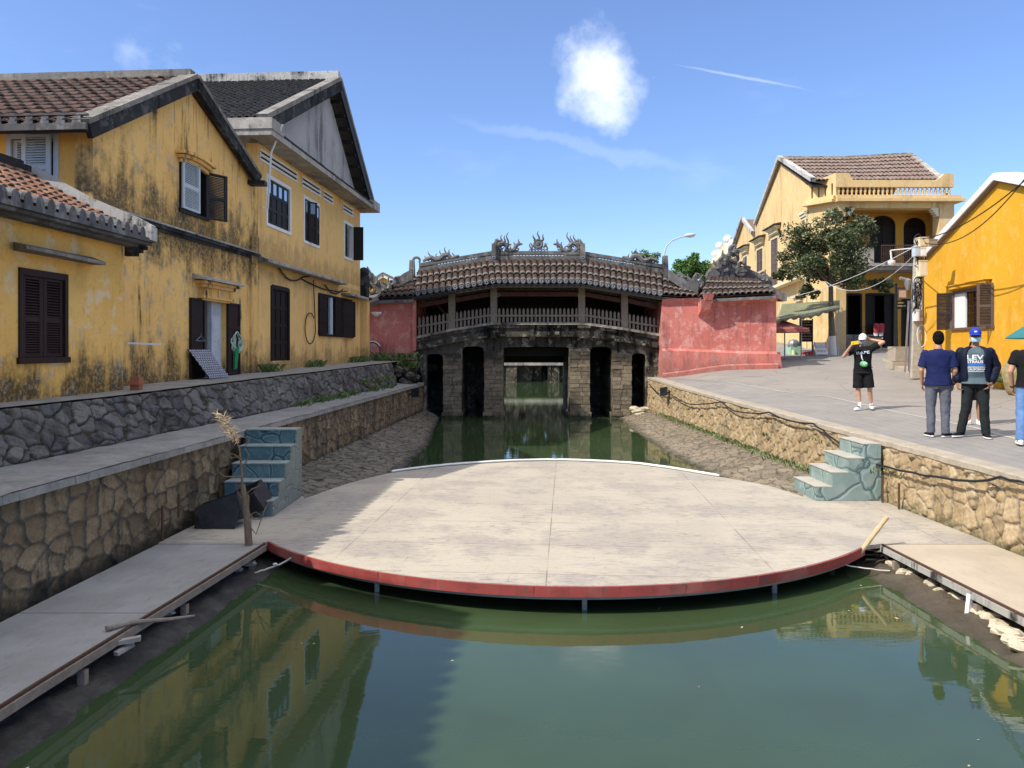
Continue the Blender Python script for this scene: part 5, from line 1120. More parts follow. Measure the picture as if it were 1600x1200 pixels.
def curl_end(px, py, s_):
    """upswept end of the upper ridge with its flaming dragon"""
    mb = MB(); o = rs(px, py); Y_ = RY-.04
    def P_(x, z): return Vector((o.x+s_*x, Y_, o.z+z))
    mb.tube([P_(.95,.0), P_(.6,.0), P_(.35,.05), P_(.16,.20), P_(.07,.42), P_(.05,.60)], [.05,.06,.065,.06,.05,.04], 7)
    mb.tube([P_(.55,-.14), P_(.3,-.10), P_(.12,.05), P_(.04,.3)], .05, 6)
    body = [P_(.1,.2), P_(.2,.38), P_(.38,.44), P_(.52,.30), P_(.46,.16), P_(.62,.10), P_(.80,.16), P_(.86,.30), P_(1.0,.40), P_(1.16,.40)]
    mb.tube(body, [.07,.10,.105,.10,.085,.085,.09,.085,.08,.03], 7)
    for (x, z, h, l) in ((.15,.3,.40,-.1), (.26,.42,.42,.1), (.40,.44,.36,.1), (.50,.34,.62,.12), (.12,.3,.3,.5), (1.0,.4,.24,.0), (.86,.3,.22,-.3)): flame(mb, P_(x, z), h, l*s_, .036)
    for (x, z, r, a) in ((.33,.25,.12,0), (.62,.26,.13,1), (.75,.1,.1,2), (.25,.1,.08,.5), (.94,.2,.1,2.5)): scroll(mb, P_(x, z), r, 1.1, a, .03, s_, 12)
    mb.build('dragon', M['orn'], br)
curl_end(773, 396.5, 1); curl_end(908, 396.5, -1)
# flaming sun disc between the dragons
mb = MB(); o = rs(841, 397); Y_ = RY-.04
def P_(x, z): return Vector((o.x+x, Y_, o.z+z))
mb.tube([P_(.17*math.cos(t), .42+.17*math.sin(t)) for t in np.linspace(0, 2*math.pi, 15)], .045, 6); mb.ell(P_(0,.42), (.12,.04,.12), 10, 6)
for (x, z, h, l) in ((0,.58,.42,0), (-.16,.55,.28,-.2), (.17,.55,.30,.2), (-.32,.16,.32,-.1), (.34,.16,.32,.1), (-.24,.3,.2,-.4), (.25,.3,.2,.4)): flame(mb, P_(x, z), h, l, .036)
for row, n in ((.04, 7), (.14, 6), (.24, 4)):
    for k in range(n): x = (k-(n-1)/2)*.13; mb.tube([P_(x+.055*math.cos(t), row+.055*math.sin(t)) for t in np.linspace(0, 2*math.pi, 8)], .024, 5)
mb.build('sun_finial', M['orn'], br)
# black lantern under the rail, small lamp
mb = MB(); x = bx(778); mb.rings([(x,BY-.35,bz(528),.03,.03),(x,BY-.35,bz(525),.09,.09),(x,BY-.35,bz(519),.11,.11),(x,BY-.35,bz(516.5),.03,.03)], 8); mb.tube([(x,BY-.35,bz(516.5)),(x,BY-.2,bz(513))], .015, 5); tag(mb.build('lantern', M['black'], None), 'small black lantern hanging on the bridge cornice left of centre', 'lantern')
mb = MB()
for px in (778, 905): scroll(mb, (bx(px), BY-.0, bz(462)), .09, 1.2, 0, .02, 1, 12)
mb.build('bracket', M['woodg'], br)
# ================================================================ red gatehouses at the ends of the bridge
def gatehouse(label, x0, x1, y0f, y1f, zt0, zt1, base_fn, inner_x, side):
    g_ = thing('gatehouse', label, 'gatehouse', ((x0+x1)/2, 31, .4)); F = FR((0,0),(1,0))
    mb = MB(); xs = np.linspace(x0, x1, 7)
    fy = lambda x: y0f+(y1f-y0f)*(x-x0)/(x1-x0)
    zb = lambda x: base_fn(x, fy(x)); zt = lambda x: zt0+(zt1-zt0)*(x-x0)/(x1-x0)
    for a, b_ in zip(xs[:-1], xs[1:]): mb.hexa([(a,fy(a),zb(a)-.4),(b_,fy(b_),zb(b_)-.4),(b_,fy(b_)+4.2,zb(b_)-.4),(a,fy(a)+4.2,zb(a)-.4),(a,fy(a),zt(a)),(b_,fy(b_),zt(b_)),(b_,fy(b_)+4.2,zt(b_)),(a,fy(a)+4.2,zt(a))], .5)
    mb.build('wall', M['pink'], g_); return g_, fy, zb, zt
RG = 29.35
g_, fy, zb, zt = gatehouse('sunlit red plastered gatehouse with ornamental tiled roof at the right end of the bridge', S(1034,0,RG).x, S(1213,0,29.0).x, RG, 29.0, S(0,470,RG).z, S(0,463,29.0).z, lambda x, y: roadz(x, y), 0, 1)
x0, x1 = S(1034,0,RG).x, S(1213,0,29.0).x
mb = MB(); n = 12   # battered plinth with its sloping top and foot ledge
prof_t = lambda t: S(0, 548+5*sstep(0,.9,t)+0, fy(x0+(x1-x0)*t)).z
for k in range(n):
    t0, t1 = k/n, (k+1)/n; a, b_ = x0+(x1-x0)*t0, x0+(x1-x0)*t1; h0, h1 = prof_t(t0), prof_t(t1)
    mb.hexa([(a,fy(a)-.16,zb(a)-.2),(b_,fy(b_)-.16,zb(b_)-.2),(b_,fy(b_)-.002,zb(b_)-.2),(a,fy(a)-.002,zb(a)-.2),(a,fy(a)-.12,h0),(b_,fy(b_)-.12,h1),(b_,fy(b_)-.002,h1+.09),(a,fy(a)-.002,h0+.09)], .5)
    mb.hexa([(a,fy(a)-.26,zb(a)-.2),(b_,fy(b_)-.26,zb(b_)-.2),(b_,fy(b_)-.162,zb(b_)-.2),(a,fy(a)-.162,zb(a)-.2),(a,fy(a)-.24,zb(a)+.14),(b_,fy(b_)-.24,zb(b_)+.14-.0),(b_,fy(b_)-.162,zb(b_)+.19),(a,fy(a)-.162,zb(a)+.19)], .5)
mb.hexa([(x1-.05,fy(x1)-.16,zb(x1)-.3),(x1+.18,fy(x1)-.16,zb(x1)-.3),(x1+.18,fy(x1)+4.2,zb(x1)-.3),(x1-.05,fy(x1)+4.2,zb(x1)-.3),(x1-.05,fy(x1)-.12,prof_t(1)),(x1+.12,fy(x1)-.12,prof_t(1)),(x1+.12,fy(x1)+4.2,prof_t(1)),(x1-.05,fy(x1)+4.2,prof_t(1))], .5)
mb.build('plinth', M['pink'], g_)
mb = MB()
for (a, b_, q) in ((x0+.02, S(1093,0,29.7).x, .10), (S(1096,0,29.7).x, x1+.02, .16)):
    mb.hexa([(a,fy(a)-q,zt(a)-.05),(b_,fy(b_)-q,zt(b_)-.05),(b_,fy(b_)-.002,zt(b_)-.20),(a,fy(a)-.002,zt(a)-.20),(a,fy(a)-q-.05,zt(a)+.05),(b_,fy(b_)-q-.05,zt(b_)+.05),(b_,fy(b_),zt(b_)+.05),(a,fy(a),zt(a)+.05)], .5)
a = S(1095,0,29.8).x; mb.hexa([(a-.22,fy(a)-.38,zt(a)-.42),(a+.10,fy(a)-.38,zt(a)-.42),(a+.16,fy(a)-.002,zt(a)-.65),(a-.25,fy(a)-.002,zt(a)-.65),(a-.25,fy(a)-.50,zt(a)-.08),(a+.20,fy(a)-.50,zt(a)-.08),(a+.20,fy(a)-.002,zt(a)-.1),(a-.25,fy(a)-.002,zt(a)-.1)], .5)
mb.hexa([(a-.10,fy(a)-.53,zt(a)-.07),(a+.16,fy(a)-.53,zt(a)-.07),(a+.16,fy(a)-.0,zt(a)-.07),(a-.10,fy(a)-.0,zt(a)-.07),(a-.18,fy(a)-.60,zt(a)+.14),(a+.22,fy(a)-.60,zt(a)+.14),(a+.22,fy(a),zt(a)+.14),(a-.18,fy(a),zt(a)+.14)], .5)
mb.build('corbel', M['pink'], g_)
E0 = S(1092, 465, fy(6)-.45); E1 = S(1212, 459, fy(x1)-.45); R1 = S(1183, 438, fy(x1)+1.3); R0 = S(1108, 434, fy(7)+1.3)
tiles(g_, E0, E1, R1, R0, 13, 3, .115, M['tBr'], .05, under=M['tBr'], curve=.05, mortar=True); slabq(g_, 'roof', E0, E1, R1, R0, .09, M['orn'], -.09)
B1 = Vector((E1.x, E1.y+3.6, E1.z)); B0 = Vector((E0.x, E0.y+3.6, E0.z)); slabq(g_, 'roof', R0, R1, B1, B0, .1, M['tBr'])
def roofwall(pts, h, mat, parent, th=.22, nm='ridge'):
    mb = MB()
    for p, q in zip(pts[:-1], pts[1:]):
        mb.hexa([p+Vector((0,-th/2,-.12)), q+Vector((0,-th/2,-.12)), q+Vector((0,th/2,-.12)), p+Vector((0,th/2,-.12)), p+Vector((0,-th/2,h)), q+Vector((0,-th/2,h)), q+Vector((0,th/2,h)), p+Vector((0,th/2,h))])
    return mb.build(nm, mat, parent)
yy = fy(7)+1.0
crv = lambda L, Y: [S(a, b_, Y) for a, b_ in L]
roofwall(crv([(1045,433),(1058,442),(1072,450),(1090,455)], 30.6), .28, M['orn'], g_)
roofwall(crv([(1112,436),(1125,428),(1140,426),(1152,427),(1166,433),(1182,440),(1196,446),(1205,447)], 31.2), .36, M['orn'], g_)
roofwall(crv([(1197,452),(1208,459),(1219,466),(1226,466)], 30.3), .20, M['orn'], g_, .5)
mb = MB()
for (px, py, r, a_, f_) in ((1134,414,.36,1.2,1), (1131,408,.20,2,-1), (1148,402,.30,.8,1), (1122,424,.26,2.6,1), (1112,432,.2,2,1), (1160,416,.26,0,-1), (1146,392,.20,1,1), (1158,424,.2,3,1), (1192,432,.18,1,1), (1196,436,.14,0,-1), (1060,436,.15,1,1), (1073,436,.17,0,-1), (1066,440,.12,2,1), (1082,443,.16,1,1), (1050,434,.1,1,1), (1090,432,.1,2,-1)):
    p = S(px, py, 30.9); scroll(mb, p, r, 1.35, a_, .07 if r > .18 else .04, f_, 18)
for (px, py, h, l) in ((1133,408,.5,-.2), (1146,396,.3,.3), (1122,420,.4,-.5), (1160,412,.35,.5), (1084,452,.7,.1), (1090,452,.75,-.1), (1080,445,.5,-.3), (1094,450,.6,.2), (1066,434,.3,-.3), (1056,434,.2,-.3), (1198,440,.55,-.1), (1193,438,.3,-.4)):
    flame(mb, S(px, py, 30.7), h, l, .07)
mb.build('scroll_finial', M['orn'], g_)
mb = MB(); mb.poly(FR((0, 31.0), (1, 0)), [[(S(1120,0,31).x, S(0,436,31).z), (S(1165,0,31).x, S(0,434,31).z), (S(1158,0,31).x, S(0,421,31).z), (S(1143,0,31).x, S(0,405,31).z), (S(1136,0,31).x, S(0,402,31).z), (S(1128,0,31).x, S(0,420,31).z)]], -.12, .10); mb.build('finial_panel', M['orn'], g_)
mb = MB(); mb.poly(FR((0, 30.9), (1, 0)), [[(S(1107,0,31).x, S(0,440,31).z), (S(1122,0,31).x, S(0,430,31).z), (S(1126,0,31).x, S(0,412,31).z), (S(1113,0,31).x, S(0,420,31).z), (S(1105,0,31).x, S(0,430,31).z)]], -.12, .12); mb.build('finial_panel', M['orn'], g_)
# left gatehouse
LG = 29.4; lx0, lx1 = S(566,0,LG).x, S(648,0,LG).x
g_, fy, zb, zt = gatehouse('red plastered gatehouse crossed by a slanting shadow at the left end of the bridge', lx0, lx1, LG, LG, S(0,466,LG).z, S(0,466,LG).z, lambda x, y: S(0,546,LG).z, 0, -1)
mb = MB(); mb.box(lx0-.1, lx1+.02, LG+.02, LG+4, -1.5, S(0,546,LG).z-.01); mb.build('footing', M['base'], g_)
mb = MB(); mb.box(lx1-.10, lx1+.05, LG-.06, LG-.001, S(0,548,LG).z, S(0,466,LG).z); mb.build('corner_strip', M['pink'], g_)
E0 = S(590, 466, LG-.35); E1 = S(646, 464, LG-.35); R1 = S(648, 442, LG+1.4); R0 = S(604, 452, LG+1.4); tiles(g_, E0, E1, R1, R0, 6, 3, .12, M['tBr'], .05, under=M['tBr']); slabq(g_, 'roof', E0, E1, R1, R0, .1, M['orn'], -.1)
E0 = S(566, 478, LG-.3); E1 = S(592, 468, LG-.5); slabq(g_, 'roof', E0, E1, S(596, 455, LG+1), S(566, 462, LG+1), .14, M['orn'])
roofwall(crv([(645,432),(630,440),(618,449),(605,456)], 30.6), .30, M['orn'], g_); roofwall(crv([(604,462),(590,452),(580,440),(574,430)], 30.2), .35, M['orn'], g_)
mb = MB()
for (px, py, r, a_, f_) in ((585,442,.22,1,1), (577,435,.2,2,-1), (596,448,.16,0,1), (612,442,.16,1,-1), (604,446,.12,2,1), (581,452,.2,2,1), (622,438,.12,1,1)): scroll(mb, S(px, py, 30.2), r, 1.3, a_, .06, f_, 16)
for (px, py, h, l) in ((570,440,.6,.1), (577,436,.5,-.2), (607,452,.6,.1), (600,455,.5,-.2), (588,445,.4,.2), (614,446,.4,.3)): flame(mb, S(px, py, 30.1), h, l, .07)
mb.build('scroll_finial', M['orn'], g_)
mb = MB(); p = S(588, 490, LG-.9); mb.rings([(p.x,p.y,p.z-.10,.05,.05),(p.x,p.y,p.z,.18,.12),(p.x,p.y,p.z+.06,.2,.14)], 8); tag(mb.build('floodlight', M['white'], None), 'small white floodlight in front of the red gatehouse wall beside the grey-gabled house', 'floodlight')
# yellow pillar at the end of the tall house
pl = thing('gate_pillar', 'narrow mould-stained ochre pillar between the grey-gabled house and the red gatehouse', 'pillar', (-5.6, 28.3, 1))
mb = MB(); x = S(568,0,28.3).x; mb.box(x-.17, x+.17, 28.1, 28.6, .9, S(0,468,28.3).z); mb.build('shaft', M['yC'], pl)
mb = MB(); zc = S(0,468,28.3).z; mb.box(x-.24, x+.24, 28.0, 28.7, zc+.002, zc+.08); mb.box(x-.15, x+.15, 28.1, 28.6, zc+.08, zc+.9); mb.ell((x,28.35,zc+1.0), (.2,.2,.2), 10, 6); mb.build('capital', M['conc_d'], pl)
# dark tumbled bank between terrace end and bridge
def rubble(mb, c_, r, n, sq=.6):
    for k in range(n):
        p = Vector(c_)+Vector((rnd.uniform(-r[0],r[0]), rnd.uniform(-r[1],r[1]), rnd.uniform(-r[2],r[2]))); q = rnd.uniform(.10,.28)
        b0 = len(mb.v); mb.ell(p, (q*1.2,q,q*sq), 7, 5, None, Matrix.Rotation(rnd.random()*6,3,'Z') @ Matrix.Rotation(rnd.uniform(-.4,.4),3,'X'))
        for i in range(b0, len(mb.v)): mb.v[i] = mb.v[i]+Vector((rnd.uniform(-1,1),rnd.uniform(-1,1),rnd.uniform(-1,1)))*q*.12
mb = MB(); mb.hexa([(-6.0,27.3,-1.4),(-3.55,28.3,-1.4),(-3.4,29.9,-1.4),(-6.0,29.9,-1.4),(-6.0,27.8,.85),(-4.4,28.4,.30),(-3.75,29.35,.9),(-6.0,29.35,1.35)]); rubble(mb, (-4.6,28.6,.45), (1.0,.7,.35), 60)
tag(mb.build('stone_bank', M['base'], None), 'dark tumbled stone bank between the terrace end and the left bridge abutment', 'embankment')
mb = MB(); p = S(996, 640, 29.6)
for (dx, dz, r) in ((0,.0,.20), (.25,.05,.18), (-.1,.08,.16), (.42,-.02,.15), (.1,-.08,.22)): mb.ell((p.x+dx,p.y,p.z+dz-.05), (r*1.3,r,.10), 8, 5)
mb.v = [v+Vector((rnd.uniform(-1,1),rnd.uniform(-1,1),rnd.uniform(-1,1)))*.03 for v in mb.v]
tag(mb.build('rubble_heap', M['stone_p'], None), 'small heap of pale broken stones in the rightmost arch of the bridge', 'rubble')
# ================================================================ beyond the bridge
fbz = thing('footbridge', 'low concrete footbridge seen through the central arch', 'bridge', (1.5, 62, -1))
mb = MB(); mb.box(-4.6, 6.5, 62, 64, S(0,571,62).z, S(0,565,62).z); mb.build('deck', M['conc'], fbz)
mb = MB(); mb.box(-4.6, 6.5, 63.0, 63.8, -1.4, S(0,571,62).z-.01); mb.build('rear_wall', M['base'], fbz)
for px in (800, 866): mb = MB(); mb.box(S(px,0,62).x-.5+0, S(px,0,62).x+.4, 62.1, 63.3, -1.5, S(0,571,62).z-.01); mb.build('pier', M['base'], fbz)
for (x0_, x1_, m_, lb) in ((-4.9, -3.6, 'wall1', 'left canal wall beyond the covered bridge'), (5.6, 6.6, 'wall2', 'right canal wall beyond the covered bridge')):
    mb = MB(); mb.box(x0_, x1_, 34, 118, -1.5, .7); tag(mb.build('canal_wall', M['conc'], None), lb, 'wall')
# ================================================================ corner house on the right (loggia), and its wings
d = thing('corner_house', 'two-storey pale ochre corner house with tiled roof, balustrade and shaded loggia behind the tree', 'house', (18, 42, 1))
SX = lambda y: 12.05+.07*y
DS = FR((12.05, 0), (-.07, -1))      # side wall facing the canal, u = -y
def dsp(px, py): u, v = DS.uv(px, py); return u, v
GZ = 1.25
u_f = -38.2; u_b = dsp(1180, 0)[0]
ap_u, ap_v = dsp(1222, 249); eR = dsp(1262, 292)[1]; eL = dsp(1181, 352)[1]
mb = MB(); mb.poly(DS, [[(u_f, GZ-.5), (u_f, eR), (ap_u, ap_v), (u_b, eL), (u_b, GZ-.5)]], -.3, 0); mb.build('side_wall', M['yD'], d)
FD = FR((0, 37), (1, 0)); XL = S(1306,0,37).x; XR = S(1491,0,37).x
zc_ = S(0,316,37).z; zt_ = S(0,275,37).z
def dz(py, Y=37): return S(0, py, Y).z
def dx(px, Y=37): return S(px, 0, Y).x
# front frame of the loggia: corner piers, lintel, parapet
mb = MB(); mb.fbox(FD, XL, dx(1322), GZ-.6, dz(325), -.6, 0); mb.fbox(FD, dx(1468), XR, GZ-.6, dz(325), -.6, 0); mb.fbox(FD, XL, XR, dz(325)+.001, zc_-.001, -.6, 0); mb.build('front_wall', M['yD'], d)
CF = FR((SX(38.2), 38.2), ((XL-SX(38.2)), 37-38.2))
mb = MB(); mb.fbox(CF, 0, 1, GZ-.6, zc_, -.3, 0); mb.build('splayed_corner', M['yD'], d)
mb = MB(); q = .35
mb.fbox(FD, XL-.05, XR+.35, zc_, zc_+.14, -.6, q); mb.fbox(FD, XL-.02, XR+.25, zc_+.141, zc_+.32, -.6, q*.6); mb.fbox(CF, -.1, 1.0, zc_+.002, zc_+.139, -.3, q-.01); mb.fbox(CF, -.08, 1.0, zc_+.142, zc_+.318, -.3, q*.6-.01)
mb.fbox(DS, u_f+.0, u_f+.3, zc_+.003, zc_+.137, 0, .2); mb.build('cornice', M['yD'], d)
pb = zc_+.322; bal0 = dz(307); bal1 = dz(292)
mb = MB(); mb.fbox(FD, XL, XR, pb, bal0, -.25, 0); mb.fbox(FD, XL, XR, bal1, dz(284), -.25, 0)
steps_ = [(1306,270),(1326,270),(1333,281),(1462,281),(1470,277),(1476,271),(1491,271)]
mb.poly(FD, [[(dx(1306), dz(284)+.001), (dx(1491), dz(284)+.001)]+[(dx(a), dz(b_)) for a, b_ in reversed(steps_)]], -.25, 0)
mb.poly(CF, [[(0, pb), (1, pb), (1, dz(270)), (0, dz(279))], [(.12,bal0+.1),(.18,bal0+.1),(.18,bal1+.2),(.12,bal1+.2)], [(.36,bal0+.1),(.42,bal0+.1),(.42,bal1+.2),(.36,bal1+.2)], [(.6,bal0+.1),(.66,bal0+.1),(.66,bal1+.2),(.6,bal1+.2)], [(.84,bal0+.1),(.9,bal0+.1),(.9,bal1+.2),(.84,bal1+.2)]], -.25, 0)
mb.build('parapet', M['yD'], d)
mb = MB(); mb.fbox(FD, XL, XR, bal0+.002, bal1-.002, -.24, -.235); mb.build('balustrade_shade', M['void'], d) if False else None
mb = MB(); nb = 26
for k in range(nb):
    x = XL+.08+(XR-XL-.16)*(k+.5)/nb; h = bal1-bal0; mb.rings([(x,37.12,bal0+.001,.065,.065),(x,37.12,bal0+h*.12,.07,.07),(x,37.12,bal0+h*.3,.035,.035),(x,37.12,bal0+h*.62,.075,.075),(x,37.12,bal0+h*.85,.04,.04),(x,37.12,bal1-.001,.065,.065)], 8)
mb.build('balusters', M['yD'], d)
# loggia interior
FI = FR((0, 38.9), (1, 0)); top_in = dz(325)
mb = MB()
bal_f = S(0,418,37).z
def archp(x0, x1, z0, z1, rise, n=8):
    p = [(x0, z0), (x1, z0)]
    for k in range(n+1): t = math.pi*k/n; p.append(((x0+x1)/2+(x1-x0)/2*math.cos(t), z1-rise+rise*math.sin(t)))
    return p
sY = 38.9/37
a1 = (S(1359,0,38.9).x, S(1399,0,38.9).x); a2 = (S(1412,0,38.9).x, S(1446,0,38.9).x); az0 = S(0,400,38.9).z-.9; az1 = S(0,337,38.9).z
mb.poly(FI, [[(dx(1306), bal_f+.1), (XR, bal_f+.1), (XR, top_in+.3), (dx(1306), top_in+.3)], archp(*a1, bal_f+.15, az1, .45), archp(*a2, bal_f+.15, az1-.1, .45)], -.2, 0); mb.build('inner_wall', M['yD2'], d)
mb = MB(); mb.box(dx(1306), XR, 37.6, 38.9, top_in+.05, top_in+.2); mb.build('loggia_ceiling', M['yD2'], d)
for (xa, xb), z1 in ((a1, az1), (a2, az1-.1)):
    D_ = MB(); D_.poly(FI, [archp(xa+.01, xb-.01, bal_f+.16, z1-.01, .44), archp(xa+.09, xb-.09, bal_f+.22, z1-.09, .38)], -.12, .03); D_ = D_.build('arched_door', M['wood'], d); xm = (xa+xb)/2
    for p, q_ in ((xa+.1, xm-.01), (xm+.01, xb-.1)): panel_leaf(D_, FI, p, q_, bal_f+.22, z1-.5, -.08, M['wood'], 3, .05)
    mb = MB(); mb.poly(FI, [archp(xa+.09, xb-.09, z1-.49, z1-.09, .38)], -.10, -.06); 
    for k in range(5): t = math.pi*(k+1)/6; mb.beam(FI.p(xm,z1-.47,-.03), FI.p(xm+(xb-xa)*.42*math.cos(t), z1-.47+.36*math.sin(t), -.03), .03, .03)
    mb.build('fanlight', M['wood'], D_)
bs = thing if False else None
mb = MB(); mb.box(dx(1300), dx(1492), 36.3, 39, bal_f-.0, bal_f+.14); mb.box(dx(1302), dx(1490), 36.4, 38.8, bal_f-.16, bal_f-.002); mb.build('balcony_slab', M['conc'], d)
mb = MB(); z0 = bal_f+.14; z1 = z0+.85; xa = dx(1368); xb = dx(1470)
mb.beam((xa,36.42,z1), (xb,36.42,z1), .05, .05); mb.beam((xa,36.42,z0+.08), (xb,36.42,z0+.08), .03, .03); mb.beam((xa,36.42,z0+.45), (xb,36.42,z0+.45), .02, .02)
for k in range(36): x = xa+(xb-xa)*k/35; mb.beam((x,36.42,z0), (x,36.42,z1), .018, .018, up=Vector((0,1,0)))
mb.build('balcony_rail', M['rust'], d)
mb = MB(); mb.fbox(FD, dx(1310), dx(1366), z0, z1, -.12, -.02); mb.build('balcony_parapet', M['conc'], d)
# ground floor
FG = FR((0, 38.0), (1, 0)); g2 = lambda px: S(px,0,38).x; gz = lambda py: S(0,py,38).z
mb = MB(); gh = [(1323, 1346, 459), (1353, 1397, 459), (1409, 1426, 468)]
mb.poly(FG, [[(XL-.6, GZ-.6), (XR, GZ-.6), (XR, bal_f-.05), (XL-.6, bal_f-.05)]]+[[(g2(a), GZ+.05), (g2(b_), GZ+.05), (g2(b_), gz(t)), (g2(a), gz(t))] for a, b_, t in gh], -.25, 0); mb.build('ground_floor_wall', M['yD2'], d)
mb = MB(); mb.box(XL, XR, 39.8, 39.9, GZ-.5, bal_f, .3); mb.box(XL, XR, 39.3, 39.4, bal_f+.2, top_in+.4, .3); mb.build('interior', M['void'], d)
for (a, b_, t) in gh:
    f = MB(); x0_, x1_ = g2(a), g2(b_); f.fbox(FG, x0_-.03, x0_+.06, GZ, gz(t), -.2, .02); f.fbox(FG, x1_-.06, x1_+.03, GZ, gz(t), -.2, .02); f.fbox(FG, x0_+.06, x1_-.06, gz(t)-.08, gz(t)+.03, -.2, .021); D_ = f.build('door', M['wood'], d)
    if a != 1323: panel_leaf(D_, FG, x0_+.07, x0_+.07+(x1_-x0_)*.28, GZ+.05, gz(t)-.1, -.1, M['wood'], 4, .05); panel_leaf(D_, FG, x1_-.07-(x1_-x0_)*.28, x1_-.07, GZ+.05, gz(t)-.1, -.1, M['wood'], 4, .05)
mb = MB(); mb.box(g2(1310), g2(1352)+.3, 37.86, 37.998, GZ-.5, gz(523)); mb.build('dado', M['conc'], d)
mb = MB(); mb.box(dx(1300), XR+.3, 36.6, 37.9, GZ-.8, GZ-.02); mb.box(dx(1340), dx(1396), 36.2, 36.59, GZ-.8, GZ-.14); mb.build('doorstep', M['conc'], d)
# moulded brackets at the ends of the lintel
mb = MB()
for px in (1324, 1466):
    x = dx(px); s_ = 1 if px < 1400 else -1
    mb = MB()
    for k in range(4): mb.box(min(x, x+s_*(.34-.08*k)), max(x, x+s_*(.34-.08*k)), 36.96, 37.3, dz(325)-.1*(k+1), dz(325)-.1*k-.003)
    mb.build('lintel_bracket', M['cream'], d)
# roof of the corner house
RYY = -ap_u; r0 = Vector((SX(RYY)-.15, RYY, ap_v+.05)); r1 = Vector((S(1420,0,RYY).x, RYY, S(0,242,RYY).z)); rm = r0.lerp(r1, .5)-Z3*.10
e0 = Vector((SX(38.0)-.1, 37.35, dz(282))); e1 = Vector((S(1471,0,37.3).x, 37.35, dz(281)))
def halfroof(E0, E1, R1, R0, nc): tiles(d, E0, E1, R1, R0, nc, 7, .12, M['tD'], .05, under=M['tD'], name='roof_tiles')
em = e0.lerp(e1, .5)
halfroof(e0, em, rm, r0, 15); halfroof(em, e1, r1, rm, 15)
slabq(d, 'roof', e0, e1, r1, r0, .1, M['tgap'], -.16)
k0_ = Vector((SX(48.5), 48.6, eL)); k1_ = Vector((r1.x+1.2, 48.6, eL)); slabq(d, 'roof', r0, r1, k1_, k0_, .12, M['tD'])
mb = MB(); mb.beam(r0, rm, .22, .22); mb.beam(rm, r1, .22, .22); mb.build('ridge', M['conc'], d)
mb = MB(); mb.beam(r1+Z3*.05, e1+Z3*.08+Vector((.05,0,0)), .28, .2); mb.build('verge', M['conc'], d)
mb = MB(); mb.beam(r0+Z3*.06+Vector((0,0,0)), e0+Z3*.10+Vector((.0,-.1,0)), .25, .2); mb.beam(r0+Z3*.06, k0_+Z3*.10+Vector((-.05,0,0)), .22, .2); mb.build('verge', M['limew'], d)
mb = MB(); mb.box(r1.x-1.0, XR+.0, 37.3, 48, GZ, dz(300)); mb.build('body', M['yD2'], d); mb = MB(); mb.box(SX(48.3)+.4, XR, 39.95, 48.3, GZ-.4, dz(290)); mb.build('body', M['yD2'], d)
# side windows with hoods
def swin(pl_, pr_, pt_, pb_, parent, hoodpx=None):
    ua, va = dsp(pl_, pt_); ub, vb = dsp(pr_, pt_); vb0 = dsp(pl_, pb_)[1]
    u0_, u1_ = ua, ub; vt_ = va; W_ = MB(); W_.fbox(DS, u0_-.09, u0_, vb0-.1, vt_+.1, 0.002, .07); W_.fbox(DS, u1_, u1_+.09, vb0-.1, vt_+.1, 0.002, .07); W_.fbox(DS, u0_, u1_, vt_, vt_+.1, .002, .069); W_.fbox(DS, u0_, u1_, vb0-.1, vb0, .002, .09)
    W_ = W_.build('window', M['cream'], parent); um_ = (u0_+u1_)/2
    louver(W_, DS, u0_+.01, um_-.01, vb0+.01, vt_-.01, .012, M['woodp'], 16); louver(W_, DS, um_+.01, u1_-.01, vb0+.01, vt_-.01, .012, M['woodp'], 16)
    hood(parent, DS, u0_-.5, u1_+.5, vt_+.62, M['conc_d'], .45, .06, 'hood', M['cream'])
swin(1206, 1217, 376, 450, d); swin(1183.5, 1193, 392, 426, d)
mb = MB(); ua = dsp(1226,0)[0]; mb.tube([DS.p(u_f+.1, dz(322), .06), DS.p(u_f-.15, dz(322)-.2, .06), DS.p(u_f-.15, GZ, .06)], .05, 6); mb.build('drain_pipe', M['cream'], d)
mb = MB()
for k in range(3): mb.fbox(DS, u_f-.9, u_f-.02, dz(322)-.14*k-.12, dz(322)-.14*k-.003, .003, .22-.06*k)
mb.build('corner_capital', M['cream'], d)
# long ledge of the ground floor wing beside the gatehouse
mb = MB(); v_ = S(0,440,41).z; mb.hexa([DS.p(-47,S(0,452,44).z-.2,.5),DS.p(-38.4,S(0,452,44).z+.1,.5),DS.p(-38.4,S(0,452,44).z+.1,.01),DS.p(-47,S(0,452,44).z-.2,.01),DS.p(-47,S(0,452,44).z-.05,.5),DS.p(-38.4,S(0,452,44).z+.25,.5),DS.p(-38.4,S(0,452,44).z+.25,.01),DS.p(-47,S(0,452,44).z-.05,.01)]); mb.build('ledge', M['cream'], d)
mb = MB(); uu = dsp(1253, 0)[0]
mb.fbox(DS, -40.1, -38.9, S(0,464,39).z, S(0,464,39).z+.08, .002, .3); mb.fbox(DS, -40.0, -39.0, S(0,464,39).z-.2, S(0,464,39).z-.003, .002, .18); mb.build('window_hood', M['cream'], d)
